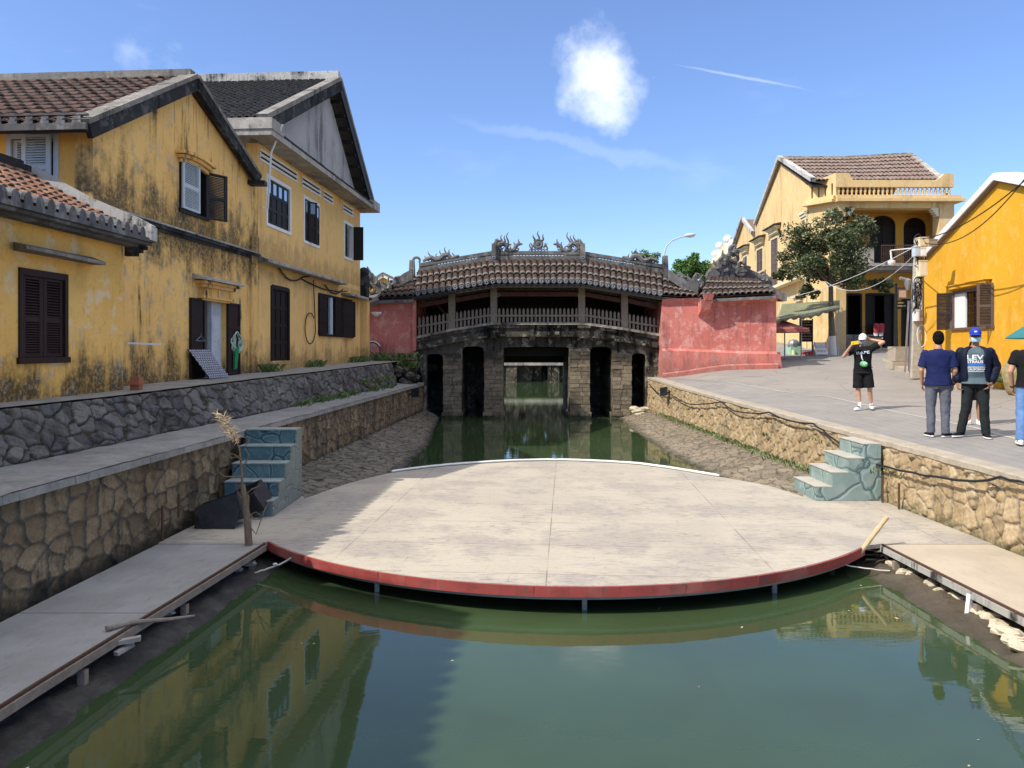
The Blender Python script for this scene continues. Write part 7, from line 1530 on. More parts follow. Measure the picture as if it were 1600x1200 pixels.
mb = MB(); mb.ell((sx(1240), SY, sz(538)), (.28,.25,.22), 10, 7); mb.ell((sx(1246), SY+.1, sz(540)), (.18,.2,.15), 10, 7); mb.v = [v+Vector((rnd.uniform(-1,1),rnd.uniform(-1,1),rnd.uniform(-1,1)))*.025 for v in mb.v]; mb.build('bags', M['metal'], t)
mb = MB(); mb.tube([(sx(1236.5), SY-.28, sz(558)), (sx(1236.5), SY-.28, sz(547))], [.1,.08], 8); mb.build('bottle', M.setdefault('lime', plain('pale_green_plastic', (.55,.65,.35), .4, var=.1)), t)
for a in (1235, 1248): mb = MB(); mb.tube([(sx(a), SY-.24, sz(558)), (sx(a), SY-.18, sz(558))], .13, 12); mb.build('wheel', M['black'], t)
mb = MB(); mb.box(S(1213,0,33).x, S(1219,0,33).x, 33, 33.25, S(0,561,33).z, S(0,552,33).z); mb.box(S(1213,0,33).x-.01, S(1219,0,33).x+.01, 32.99, 33.26, S(0,552,33).z+.001, S(0,552,33).z+.04); tag(mb.build('crate', M['plastic_w'], None), 'small white plastic box at the gatehouse corner', 'crate')
# clothes hanging in the loggia doorway (red-white shirts) and counter
t = thing('hanging_clothes', 'red and white patterned clothes hanging in the dark doorway', 'clothes', tuple(S(1374,520,37.8)))
for (a, c1_) in ((1369, 'redl'), (1377, 'redl')):
    mb = MB(); p = S(a, 505, 37.8); mb.rings([(p.x,37.8,S(0,530,37.8).z,.08,.04),(p.x-.02,37.8,S(0,520,37.8).z,.12,.05)], 10); mb.build('cloth_white', M['white'], t); mb = MB(); mb.rings([(p.x,37.78,S(0,520,37.8).z,.125,.06),(p.x,37.78,S(0,508,37.8).z,.15,.07),(p.x,37.78,S(0,505,37.8).z,.09,.05)], 10); mb.build('cloth_red', M[c1_], t)
mb = MB(); mb.tube([S(1350,511,37.9), S(1383,510,37.9)], .015, 5); mb.build('rail', M['wood'], t)
t = thing('counter', 'pale shop counter in front of the dark doorway', 'counter', tuple(S(1366,558,36.9))); mb = MB(); mb.box(S(1349,0,36.9).x, S(1378,0,36.9).x, 36.9, 37.4, S(0,556,36.9).z, S(0,527,36.9).z); mb.build('body', M.setdefault('khaki', plain('khaki_board', (.40,.34,.20), .8, var=.2)), t); mb = MB(); mb.box(S(1347,0,36.9).x, S(1380,0,36.9).x, 36.85, 37.45, S(0,527,36.9).z+.001, S(0,525,36.9).z); mb.build('top', M['wood'], t)
# stall light strings, stone plaques low on the wall
# cobra street lamp beyond the bridge
SLY = 44; t = thing('street_lamp', 'curved white street lamp rising behind the bridge roof', 'street lamp', tuple(S(1038,545,SLY)))
mb = MB(); mb.tube([(S(1038,0,SLY).x,SLY,.8), S(1038,420,SLY), S(1038,396,SLY), S(1041,385,SLY), S(1050,376,SLY), S(1062,371,SLY), S(1072,369,SLY)], [.09,.06,.05,.045,.04,.04,.035], 8); mb.build('pole', M['bblue'], t)
mb = MB(); p = S(1078,367.5,SLY); mb.ell(p, (.34,.14,.12), 12, 8, .5, Matrix.Rotation(-.12,3,'Y')); mb.build('lamp_head', M['bblue'], t); mb = MB(); mb.ell(p+Vector((.05,0,-.06)), (.2,.1,.09), 10, 7); mb.build('lamp_glass', M['white'], t)
mb = MB(); rr = random.Random(12)
for k in range(48):
    x = rr.uniform(-3.2, 4.6); y = rr.uniform(2.5, 9.0) if k % 3 else rr.uniform(17, 27); a = rr.uniform(0, 6.3); s_ = rr.uniform(.008, .026)
    if abs(x) > 3 and rr.random() < .3: continue
    d_ = Vector((math.cos(a), math.sin(a), 0)); w_ = Vector((-d_.y, d_.x, 0))*.5; c_ = Vector((x, y, -1.196)); mb.add([c_-d_*s_, c_+w_*s_+Z3*.003, c_+d_*s_, c_-w_*s_], [(0,1,2,3)])
tag(mb.build('floating_leaves', M['straw'], None, fix=False), 'tiny leaves and specks floating on the canal', kind='stuff')
# --- cables and lights along the canal walls
mb = MB(); pts = []
for (px, py) in ((1016,600),(1030,614),(1050,616),(1075,630),(1090,632),(1130,628),(1150,642),(1185,646),(1205,644),(1235,657),(1275,662),(1290,672),(1310,688),(1335,705),(1366,722),(1390,729),(1430,738),(1470,745),(1530,752),(1570,745),(1600,752),(1640,760)):
    k = (px-800)/1200; y = (6.25-.06)/(k+.032); p = S(px, py, y); pts.append(p+Vector((-.05,0,0)))
pp = []
for a, b_ in zip(pts[:-1], pts[1:]): pp += [a, a.lerp(b_,.5)-Z3*.015]
pp.append(pts[-1]); mb.tube(pp, .017, 6); tag(mb.build('hose', M['cable'], None), 'long black hose draped along the sunlit right canal wall', 'hose')
def wpt(px, py, side):
    k = (px-800)/1200
    y = (-4.9)/(k-.052) if side < 0 else 6.25/(k+.032); return S(px, py, y)
for (px, py, s_, lb) in ((1046, 612, 1, 'small black floodlight fixed to the right canal wall near the bridge'), (640, 614, -1, 'small black floodlight fixed to the left canal wall near the bridge')):
    p = wpt(px, py, s_)+Vector((-.2*s_, 0, 0)); mb = MB(); mb.hexa([p+Vector(v) for v in ((-.12,-.14,-.14),(.10,-.18,-.10),(.12,.1,-.14),(-.10,.14,-.16),(-.14,-.12,.14),(.10,-.14,.18),(.12,.12,.14),(-.10,.14,.12))]); mb.tube([p, p+Vector((.22*s_,0,-.05))], .025, 6); tag(mb.build('floodlight', M['black'], None), lb, 'floodlight')
for (px, py0, py1, s_) in ((1389,742,785,1), (1415,755,802,1), (241,790,845,-1), (267,772,808,-1)):
    p = wpt(px, py0, s_); q = wpt(px, py1, s_); mb = MB(); mb.tube([p+Vector((-.10*s_,0,0)), q+Vector((-.10*s_,0,0))], .016, 6)
    if s_ < 0: mb.tube([p+Vector((.1,0,-.2)), p+Vector((.1,.28,-.2))], .012, 5)
    lb = {1389: 'rusty pipe stub standing against the right wall, next to the pale steps', 1415: 'dark iron rod against the right wall, farther from the steps', 241: 'thin iron rod against the left wall, farther from the teal steps', 267: 'thin iron rod against the left wall, nearer the black boxes'}[px]
    tag(mb.build('iron_rod', M['rust'], None), lb, 'rod')
# bamboo pole on the stage's right corner and lashings
a = G(1342, 866, -.98); b_ = S(1386, 808, 9.35); mb = MB(); n = 9; pts = [Vector(a).lerp(b_, k/n) for k in range(n+1)]; rads = [.028+(.004 if k % 3 == 0 else 0) for k in range(n+1)]; mb.tube(pts, rads, 8); tag(mb.build('bamboo_pole', M['bamboo'], None), 'pale bamboo pole sticking up at the right corner of the stage', 'pole')
mb = MB(); droop(mb, G(1272,872,-.97), G(1390,892,-1.12), .02, .009, 12, 5, .004); tag(mb.build('rope', M['rope'], None), 'pale mooring rope from the stage rim to the right bank', 'rope')
mb = MB(); droop(mb, G(457,871,-.97), G(398,895,-1.14), .02, .010, 12, 5, .006); mb.ell(G(430,882,-1.04), (.03,.02,.02), 8, 6); tag(mb.build('rope', M['rope'], None), 'pale knotted rope from the stage rim to the left bank', 'rope')
mb = MB(); p = G(1352,862,-1.0)
for k in range(9): mb.beam(p+Vector((rnd.uniform(-.05,.3),rnd.uniform(-.1,.2),rnd.uniform(-.1,.05))), p+Vector((rnd.uniform(.1,.5),rnd.uniform(-.1,.3),rnd.uniform(-.2,.0))), .012, .02)
mb.tube([G(1366,862,-1.0), G(1440,858,-.93)], .014, 5)
tag(mb.build('driftwood', M['stick'], None), 'tangle of dark sticks under the right corner of the stage', 'debris')
# left: stick across the walkway edge, debris
mb = MB(); a = G(166, 982, DZ+.03); b_ = G(304, 962, -1.0); mb.tube([a, a.lerp(b_,.3)+Z3*.02, a.lerp(b_,.7), b_], [.024,.022,.018,.010], 8); tag(mb.build('branch', M['bamboo'] if False else M['woodg'], None), 'bare branch lying across the edge of the left walkway onto the mud', 'branch')
mb = MB(); p = G(168, 1010, -1.0); mb.beam(p+Vector((-.02,-.02,.02)), p+Vector((.24,.08,.04)), .06, .035); mb.beam(p+Vector((.1,-.06,-.04)), p+Vector((.16,.10,-.02)), .05, .03); tag(mb.build('broken_block', M['conc'], None), 'broken piece of pale board on the mud beside the left walkway', 'debris')
for k, (px, py, r) in enumerate(((258,955,.09),(232,962,.06),(392,880,.08),(372,888,.05),(105,1048,.08),(378,862,.05))):
    p = G(px, py, -1.05); mb = MB(); mb.ell((p.x,p.y,-1.06), (r*1.2,r*.6,.035), 8, 5); mb.v = [v+Vector((rnd.uniform(-1,1),rnd.uniform(-1,1),0))*.012 for v in mb.v]; tag(mb.build('stone', M['limew'], None), ORD[k]+' small grey stone in the dark mud beside the left walkway', 'stone', 'small stones in the left mud')
# two black boxes tumbled against the teal steps
def obox(mb, c_, s_, rot, th=.02):
    M_ = rot.to_3x3(); c_ = Vector(c_); X, Y_, Zz = s_
    def bx2(x0, x1, y0, y1, z0, z1): mb.hexa([c_+M_@Vector(q) for q in ((x0,y0,z0),(x1,y0,z0),(x1,y1,z0),(x0,y1,z0),(x0,y0,z1),(x1,y0,z1),(x1,y1,z1),(x0,y1,z1))])
    bx2(-X,X,-Y_,-Y_+th,-Zz,Zz); bx2(-X,X,Y_-th,Y_,-Zz,Zz); bx2(-X,-X+th,-Y_+th,Y_-th,-Zz,Zz); bx2(X-th,X,-Y_+th,Y_-th,-Zz,Zz); bx2(-X+th,X-th,-Y_+th,Y_-th,-Zz,-Zz+th)
M['blackw'] = plain('scuffed_black_plywood', (.028,.027,.028), .5, var=.6, sc=7)
mb = MB(); p = G(340, 826, DZ); obox(mb, (p.x, p.y+.2, DZ+.20), (.28,.20,.17), Matrix.Rotation(R(-18),4,'Y') @ Matrix.Rotation(R(8),4,'Z')); mb.hexa([(p.x-.31,p.y-.02,DZ+.01),(p.x+.24,p.y-.04,DZ+.01),(p.x+.24,p.y-.0,DZ+.01),(p.x-.31,p.y+.02,DZ+.01),(p.x-.26,p.y+.06,DZ+.24),(p.x+.30,p.y+.04,DZ+.30),(p.x+.30,p.y+.08,DZ+.30),(p.x-.26,p.y+.10,DZ+.24)])
tag(mb.build('black_box', M['blackw'], None), 'scuffed black plywood box lying on the walkway, left one of the two', 'box')
mb = MB(); p = G(385, 812, DZ); obox(mb, (p.x-.02, p.y+.22, DZ+.235), (.22,.18,.155), Matrix.Rotation(R(-24),4,'Y') @ Matrix.Rotation(R(-10),4,'Z') @ Matrix.Rotation(R(20),4,'X')); tag(mb.build('black_box', M['blackw'], None), 'scuffed black plywood box tipped against the teal steps, right one of the two', 'box')
# dead sapling with straw tuft
ds = thing('dead_sapling', 'dry leafless sapling with a straw tuft standing at the left corner of the stage', 'plant', tuple(G(389, 850, DZ))); p = G(389, 852, DZ); Yd = p.y
q = lambda a, b_, dy=0: S(a, b_, Yd+dy)
mb = MB(); mb.tube([q(389,858), q(387,820), q(383,780), q(379,758)], [.05,.045,.035,.03], 8); mb.tube([q(392,855), q(386,800), q(388,776), q(384,768)], [.03,.025,.015,.01], 6)
mb.tube([q(379,762), q(377,730), q(374,700), q(364,680), q(358,672)], [.02,.014,.011,.009,.008], 6)
for L_ in ([(386,800),(396,810),(404,812),(430,788)], [(384,790),(372,770),(366,752)], [(382,775),(392,765),(408,758)], [(378,720),(366,710),(352,708)], [(377,735),(390,712),(382,700),(392,684)], [(385,815),(400,835),(412,800),(425,775)], [(376,712),(362,716),(348,700)], [(387,806),(400,800),(408,806)], [(380,765),(371,757),(368,760)], [(377,745),(352,745),(341,738)]):
    mb.tube([q(a, b_, rnd.uniform(-.05,.1)) for a, b_ in L_], [.012]+[.007]*(len(L_)-2)+[.003], 5)
mb.build('stem', M['stick'], ds); mb = MB(); rr = random.Random(2)
for k in range(170):
    t = rr.random(); cx1 = 342+26*t+rr.uniform(-5,5); cy1 = 650+40*t+rr.uniform(-6,6); a = rr.uniform(0, 6.28); L_ = rr.uniform(5, 17); c_ = q(cx1, cy1, rr.uniform(-.08,.08)); e_ = q(cx1+L_*math.cos(a), cy1+L_*.55*math.sin(a)-3, rr.uniform(-.1,.1)); mb.tube([c_, c_.lerp(e_,.5)+Z3*.012, e_], [.004,.0035,.001], 3)
mb.build('straw_tuft', M['straw'], ds)
# woven panel leaning by the doorway, green bundle, hanger, brick
wp = LW.uv(290, 548); F8 = LW; zt_l = TZ+.02
t = thing('woven_mat', 'grey woven rattan panel leaning against the wall beside the open doorway', 'mat', tuple(LW.p(LW.uv(310,0)[0], TZ, .3)))
u0_ = LW.uv(289, 0)[0]; u1_ = LW.uv(322, 0)[0]; z1 = LW.uv(290, 546)[1]; zb0 = tz(16)+.005
def WM(s_, v): return LW.p(u0_+(u1_-u0_)*s_+.42*(1-v)*.5, zb0+(z1-zb0)*v, .40-.34*v)
mb = MB(); mb.hexa([WM(0,0)-LW.n*.02, WM(1,0)-LW.n*.02, WM(1,0), WM(0,0), WM(0,1)-LW.n*.02, WM(1,1)-LW.n*.02, WM(1,1), WM(0,1)]); mb.build('backing', M['black'], t)
mb = MB(); nr, nc = 13, 9
for r_ in range(nr):
    v = (r_+.5)/nr
    for k in range(nc):
        s0_ = (k+(.5 if r_ % 2 else 0))/nc; s1_ = min(1, s0_+.68/nc)
        if s0_ < 1: mb.beam(WM(s0_, v)+LW.n*.012, WM(s1_, v)+LW.n*.012, .012, .030)
for k in range(nc): mb.beam(WM((k+.5)/nc, .01)+LW.n*.005, WM((k+.5)/nc, .99)+LW.n*.005, .010, .022)
mb.build('weave', M.setdefault('rattan', plain('grey_plastic_rattan', (.42,.42,.48), .5, var=.25, sc=15)), t)
a_, b2 = LW.uv(365, 535); t = thing('green_rope_bundle', 'bundle of white and green netting hanging on the right door leaf', 'netting', tuple(LW.p(a_, b2, .08))); mb = MB(); rr = random.Random(8)
for k in range(16): o_ = rr.uniform(0, 6); mb.tube([LW.p(a_+(.20+.06*math.sin(3*s_+o_))*math.cos(s_)/1+rr.uniform(-.01,.01), b2+(.20+.05*math.cos(4*s_+o_))*math.sin(s_), .08+.03*math.sin(2*s_+o_)) for s_ in np.linspace(o_, o_+4.5, 14)], .009, 4)
mb.build('net_coil', M.setdefault('netw', plain('pale_green_net', (.42,.56,.48), .7, var=.4, sc=30)), t); mb = MB(); mb.hexa([LW.p(a_-.16,b2-.60,.06),LW.p(a_-.04,b2-.58,.06),LW.p(a_-.04,b2-.58,.10),LW.p(a_-.16,b2-.60,.10),LW.p(a_-.14,b2-.1,.06),LW.p(a_+.06,b2-.1,.06),LW.p(a_+.06,b2-.1,.11),LW.p(a_-.14,b2-.1,.11)]); mb.build('green_cloth', M.setdefault('gcl', plain('green_cloth', (.02,.22,.09), .8, var=.2)), t)
a_, b2 = LW.uv(307, 528); mb = MB(); mb.tube([LW.p(a_,b2+.1,.09), LW.p(a_+.03,b2+.07,.09), LW.p(a_,b2+.04,.09), LW.p(a_-.2,b2-.06,.09), LW.p(a_+.2,b2-.06,.09), LW.p(a_,b2+.04,.09)], .006, 4); tag(mb.build('coat_hanger', M['metal'], None), 'wire coat hanger hooked on the left door leaf', 'hanger')
a_ = LW.uv(210, 0)[0]; mb = MB(); p = AF.p(12.0, tz(12), .15); mb.box(p.x+.02, p.x+.16, 12.0, 12.12, TZ+.012, TZ+.22); mb.box(p.x, p.x+.18, 11.96, 12.14, TZ+.10, TZ+.15); tag(mb.build('brick_stack', M['terra'], None), 'small stack of broken red bricks at the corner of the low house', 'bricks')
p = S(210, 536, 12.3); mb = MB(); mb.beam((p.x-.1, 12.3, p.z), (p.x+.35, 12.5, p.z-.02), .03, .03); tag(mb.build('pipe_stub', M['plastic_w'], None), 'short white pipe sticking out of the wall beside the low house', 'pipe')
# bicycle half hidden at the end of the tall house
bcy = thing('bicycle', 'dark bicycle half hidden behind the pillar at the end of the tall house', 'bicycle', tuple(S(580,560,28.6))); c_ = S(581,548,28.7)
for dx_ in (0, -1.02):
    mb = MB(); mb.tube([c_+Vector((dx_+.31*math.cos(t),0,.31*math.sin(t))) for t in np.linspace(0, 2*math.pi, 25)], .02, 6, cap=False)
    w_ = mb.build('wheel', M['black'], bcy); mb = MB()
    for k in range(9): t = k*math.pi/9; mb.tube([c_+Vector((dx_+.3*math.cos(t),0,.3*math.sin(t))), c_+Vector((dx_-.3*math.cos(t),0,-.3*math.sin(t)))], .003, 3)
    mb.build('spokes', M['metal'], w_)
mb = MB(); f = [Vector(v) for v in ((-1.02,0,0),(-.62,0,-.03),(-.72,0,.5),(-.12,0,.48),(0,0,0))]
for i, j in ((0,1),(1,2),(2,0),(1,3),(2,3),(3,4)): mb.tube([c_+f[i], c_+f[j]], .016, 6)
mb.tube([c_+Vector((-.12,0,.48)), c_+Vector((-.15,0,.62)), c_+Vector((-.28,.2,.64))], .012, 6); mb.build('frame', M['metal'], bcy); mb = MB(); mb.ell(c_+Vector((-.75,0,.58)), (.13,.07,.04), 10, 6); mb.build('saddle', M['black'], bcy)
mb = MB(); mb.tube([c_+Vector((.35*math.cos(t),0,.35*math.sin(t))) for t in np.linspace(.5, 2.6, 12)], .022, 5); mb.build('mudguard', M['plastic_w'], bcy)
# weeds, grass, moss tufts
def tufts(pts, n, h, nm, lb, seed=0, mat='leaf3', spread=.25):
    mb = MB(); rr = random.Random(seed)
    for (x, y, z) in pts:
        for k in range(n):
            b0 = Vector((x+rr.gauss(0,spread*.5), y+rr.gauss(0,spread), z)); a = rr.uniform(0, 6.28); L_ = h*rr.uniform(.4,1.1); d_ = Vector((math.cos(a), math.sin(a), 0)); w_ = Vector((-d_.y, d_.x, 0))*.008*(1+h*3)
            mb.add([b0-w_, b0+w_, b0+d_*L_*.35+Z3*L_*.7+w_*.6, b0+d_*L_*.8+Z3*L_*.85], [(0,1,2,3)])
    return tag(mb.build(nm, M[mat], None, fix=False), lb, kind='stuff')
pts = [(path_in(y)+.02, y, LPZ) for y in [17.2, 18.4, 18.8, 19.3, 19.9, 20.4, 21.2, 23.1, 23.6, 25.0, 25.4]]+[(path_in(y)-.1, y, .45) for y in (22.6, 24.2, 25.6)]
tufts(pts, 80, .20, 'grass', 'green grass growing along the foot of the terrace wall', 1)
pts = [(LW.p(y,0,.12).x, y, tz(y)) for y in (18.8, 19.2, 22.3, 22.6, 26.6, 27.2, 27.6, 27.9)]; tufts(pts, 60, .24, 'weeds', 'low green weeds at the foot of the tall ochre house', 2)
pts = [(EF.p(-y,0,.2).x, y, roadz(13.3,y)+.2) for y in (20.6, 21.0, 21.3, 23.4)]; tufts(pts, 70, .34, 'weeds', 'tuft of weeds at the foot of the bright yellow wall', 3)
pts = [(RX(y)-.08, y, -.86+.02*rnd.random()) for y in np.arange(13.3, 27, .22)]; tufts(pts, 22, .10, 'moss', 'green moss and grass at the foot of the right canal wall', 4)
pts = [(RX(y)-.03, y, rnd.uniform(-.7,-.15)) for y in (12.0,12.05,11.9,14.2,17,20,24)]; tufts(pts, 14, .10, 'wall_weeds', 'small weeds sprouting from the right canal wall', 5)
pts = [(-5.0+rnd.random()*1.4, 28.3+rnd.random()*.8, .75+.4*rnd.random()) for k in range(22)]; tufts(pts, 26, .3, 'weeds', 'weeds on the dark bank below the left gatehouse', 6)
# boulder / jar by the yellow wall, teal parasol at the right edge
jb = S(1585, 583, 19.2); mb = MB(); mb.rings([(jb.x,19.2,jb.z-.55,.12,.12),(jb.x,19.2,jb.z-.45,.19,.19),(jb.x,19.2,jb.z-.05,.28,.28),(jb.x,19.2,jb.z+.2,.24,.24),(jb.x,19.2,jb.z+.28,.17,.17),(jb.x,19.2,jb.z+.32,.19,.19)], 16); tag(mb.build('clay_jar', M.setdefault('jar', plain('mottled_olive_clay', (.30,.24,.12), .8, var=.5, sc=9)), None, smooth=True), 'mottled olive clay jar standing on the footway by the yellow wall', 'jar')
us = thing('parasol', 'teal market parasol at the right edge in front of the yellow wall', 'parasol', tuple(S(1640,590,18.5))); c_ = S(1622, 502, 18.5); mb = MB(); n = 4
vs = [c_+Z3*.10]+[c_+Vector((.80*math.cos(2*math.pi*k/n), .80*math.sin(2*math.pi*k/n), -.40)) for k in range(n)]
mb.add(vs, [(0, 1+k, 1+(k+1)%n) for k in range(n)]); o = mb.build('canopy', M.setdefault('tealc', plain('teal_cloth', (.03,.16,.17), .8, var=.15)), us); so = o.modifiers.new('thick', 'SOLIDIFY'); so.thickness = .03
mb = MB(); mb.tube([(c_.x,18.5,c_.z), (c_.x,18.5,roadz(c_.x,18.5))], .03, 8); mb.build('pole', M['metal'], us)
# ================================================================ people
def remesh(o, vox, smooth=6, fac=.5, disp=0, dsc=.12):
    m = o.modifiers.new('join', 'REMESH'); m.mode = 'VOXEL'; m.voxel_size = vox; m.use_smooth_shade = True
    if smooth: s_ = o.modifiers.new('smooth', 'SMOOTH'); s_.factor = fac; s_.iterations = smooth
    if disp:
        t = bpy.data.textures.new('folds', 'CLOUDS'); t.noise_scale = dsc; t.noise_depth = 2; d_ = o.modifiers.new('folds', 'DISPLACE'); d_.texture = t; d_.strength = disp; d_.mid_level = .5
    return o
def cloth(name, c, rough=.85, var=.18, sheen=0): 
    m = NT(name, rough, 0, .15); v = m.objc(); n = m.noise(9, 5, .6, v); m.col(m.ramp(n, [(.3, tuple(x*(1-var) for x in c)), (.7, tuple(x*(1+var) for x in c))])); m.bump(m.noise(260, 2, .5, v), .2, .002); return m.m
SK = plain('skin', (.50,.27,.17), .55, var=.10, sc=14, bump=.05, obj=True); SK2 = plain('tanned_skin', (.33,.165,.10), .55, var=.10, sc=14, bump=.05, obj=True)
HAIR = plain('black_hair', (.006,.005,.005), .75, var=.3, sc=60, bump=.5, obj=True, spec=.1)
BLK = cloth('black_cloth', (.010,.010,.011)); BLK2 = cloth('charcoal_cloth', (.018,.022,.023)); NAVY = cloth('navy_polo', (.012,.018,.075)); GREY = cloth('grey_trousers', (.115,.118,.145)); JKT = cloth('navy_jacket', (.007,.009,.024), .62)
TEE = cloth('grey_blue_tee', (.085,.125,.145)); BLUEC = cloth('royal_blue_cap', (.02,.045,.34)); WHC = cloth('white_cloth', (.80,.80,.84)); MASK = cloth('pale_blue_mask', (.38,.64,.74)); JEAN = cloth('blue_jeans', (.12,.22,.42)); MASK2 = cloth('grey_blue_mask', (.25,.33,.42))
YEL = cloth('lime_yellow_shirt', (.75,.70,.05)); LIME = cloth('green_white_print', (.18,.45,.20), var=.9); YPH = plain('yellow_phone_case', (.75,.50,.02), .35, var=.05, bump=0)
SOLE = plain('white_rubber', (.72,.70,.66), .6, var=.1, bump=0); LEN = plain('dark_lens', (.01,.01,.012), .15, bump=0); MTLS = M['metal']; OLV = cloth('olive_bag', (.055,.075,.04), var=.5)
PRW = plain('white_print', (.78,.79,.80), .8, var=.03, bump=0); PRB = plain('blue_print', (.03,.13,.48), .8, var=.03, bump=0)
V = Vector
def person(label, loc, rz, h, J, top, bottom, opts, skin=SK):
    """J: joint dict in local metres for a 1.75 m figure, x = picture right when rz=0 (facing the viewer, -y)"""
    t = thing('person', label, 'person', loc, None, rz); t.scale = (h/1.75,)*3
    P0 = lambda k: V(J[k])
    def part(mb, nm, mat, vox=None, parent=t, smooth=5, disp=0, lb=None, fix=True, dsc=.12):
        me_off = parent; o = mb.build(nm, mat, None, True, fix); o.parent = parent
        if vox: remesh(o, vox, smooth, .5, disp, dsc)
        if lb: o['label'] = lb
        return o
    tw_ = J.get('twist', 0); sh = V(J.get('sway', (0,0,0))); w_ = opts.get('wide', 1.0); bel = opts.get('belly', 0)
    # torso sections, hips to neck
    def tor(z, rx, ry, dy=0):
        k = max(0, min(1, (z-.9)/.6)); return (sh.x*k, sh.y*k+dy, z, rx*w_, ry*(w_**.5))
    TS = [tor(.80,.13,.09), tor(.88,.165,.11,.01), tor(.96,.165,.112,.005), tor(1.06,.148,.105+bel*.6,-bel*.5), tor(1.16,.155,.108+bel*.6,-bel*.5), tor(1.28,.175,.115+bel*.2,-.003), tor(1.36,.185,.11), tor(1.415,.15,.090,.008), tor(1.45,.095,.07,.012), tor(1.48,.06,.058,.015)]
    mb = MB(); mb.rings([(c_[0], c_[1], c_[2], max(.05, c_[3]-.018), max(.05, c_[4]-.016)) for c_ in TS], 22, .5, 2.3)
    hd = P0('head'); nk = V((sh.x, sh.y+.018, 1.44)); mb.cap2(nk, .058, hd+V((0,.02,-.06)), .055)
    HM = Matrix.Rotation(R(J.get('hturn', 0)), 3, 'Z') @ Matrix.Rotation(R(J.get('htilt', 0)), 3, 'X')
    def hv(x, y, z): return hd+HM @ V((x, y, z))
    mb.ell(hd+HM@V((0,.012,.03)), (.074,.092,.088), 16, 12, .5, HM); mb.ell(hv(0,-.028,-.045), (.054,.060,.062), 14, 10, .5, HM); mb.ell(hv(0,-.05,-.085), (.028,.026,.022), 10, 8, .5, HM)
    mb.cap2(hv(0,-.086,.012), .009, hv(0,-.104,-.022), .014); mb.ell(hv(0,-.086,-.060), (.024,.010,.009), 10, 6, .5, HM)
    for s_ in (-1, 1): mb.ell(hv(s_*.078,.015,-.005), (.010,.020,.032), 10, 8, .5, HM); mb.ell(hv(s_*.035,-.074,.018), (.018,.012,.008), 8, 6, .5, HM)
    for s_, n_ in ((-1, 'L'), (1, 'R')):
        S_, E_, W_ = P0('sh'+n_), P0('el'+n_), P0('wr'+n_); mb.cap2(S_, .056*w_**.5, E_, .040); mb.cap2(E_, .040, W_, .026); mb.ell(S_, (.062,.06,.058))
        # hand
        d_ = (W_-E_).normalized(); ha = V(J.get('hd'+n_, tuple(d_))).normalized(); pn = V(J.get('pn'+n_, (s_*-1, .2, 0))); pn = (pn-ha*pn.dot(ha)).normalized(); sd = ha.cross(pn).normalized(); cu = J.get('cu'+n_, .4)
        if sd.dot(V((0,-1,0))) < 0 and not J.get('flip'+n_): sd = -sd
        pc = W_+ha*.055; Mh = Matrix((sd*.040, pn*.018, ha*.055)).transposed()
        vs0 = len(mb.v); mb.ell((0,0,0), (1,1,1), 12, 8); mb.v[vs0:] = [pc+Mh@v for v in mb.v[vs0:]]
        for k, (ox, L_) in enumerate(((.030,.070),(.010,.078),(-.010,.072),(-.029,.058))):
            b0 = pc+sd*ox+ha*.042; c2 = cu*(1+.15*k); d1_ = (ha*math.cos(c2)+pn*math.sin(c2)); d2_ = (ha*math.cos(c2*2.1)+pn*math.sin(c2*2.1)); m1 = b0+d1_*L_*.52; mb.cap2(b0, .0098, m1, .0088, 8); mb.cap2(m1, .0088, m1+d2_*L_*.48, .0074, 8)
        tb = pc+sd*.034-ha*.02; td = (sd*.75+ha*.55+pn*.35).normalized(); m1 = tb+td*.035; mb.cap2(tb, .013, m1, .011, 8); mb.cap2(m1, .011, m1+(td+ha*.5+pn*.2).normalized()*.030, .009, 8)
        H_, K_, A_ = P0('hi'+n_), P0('kn'+n_), P0('an'+n_); lg = .80 if bottom == 'long' else 1; mb.cap2(H_, .084*lg, K_, .052*lg); mb.cap2(K_+V((0,.010,0)), .050*lg, K_.lerp(A_, .35)+V((0,.014,0)), .052*lg); mb.cap2(K_.lerp(A_, .35)+V((0,.014,0)), .050*lg, A_, .034)
        fd = V(J.get('ft'+n_, (s_*.25, -1, 0))).normalized(); mb.cap2(A_+V((0,0,-.035))-fd*.02, .034, A_+V((0,0,-.055))+fd*.13, .026)
    body = part(mb, 'body', skin, .0075, smooth=3)
    for s_ in (-1, 1):
        mb = MB(); mb.ell(hv(s_*.031,-.081,.006), (.012,.006,.0065), 10, 7, .5, HM); part(mb, 'eye', LEN)
    # shoes
    for s_, n_ in ((-1, 'L'), (1, 'R')):
        A_ = P0('an'+n_); fd = V(J.get('ft'+n_, (s_*.25, -1, 0))).normalized(); lf = J.get('lift'+n_, 0); b0 = V((A_.x, A_.y, A_.z-.085)); sd = V((-fd.y, fd.x, 0))
        mb = MB(); mb.cap2(b0+fd*-.03+Z3*.045, .042, b0+fd*.09+Z3*.032, .040); mb.cap2(b0+fd*.09+Z3*.030, .041, b0+fd*.165+Z3*.024, .034); mb.cap2(b0+Z3*.06-fd*.02, .044, b0+Z3*.08-fd*.018, .044); so = part(mb, 'shoe', opts['shoe'], .007, smooth=4)
        mb = MB(); nn = 18; ou = []
        for k in range(nn): a = 2*math.pi*k/nn; ou.append((b0+fd*(.062+.145*math.cos(a))+sd*(.047*math.sin(a)*(1+.12*math.cos(a)))))
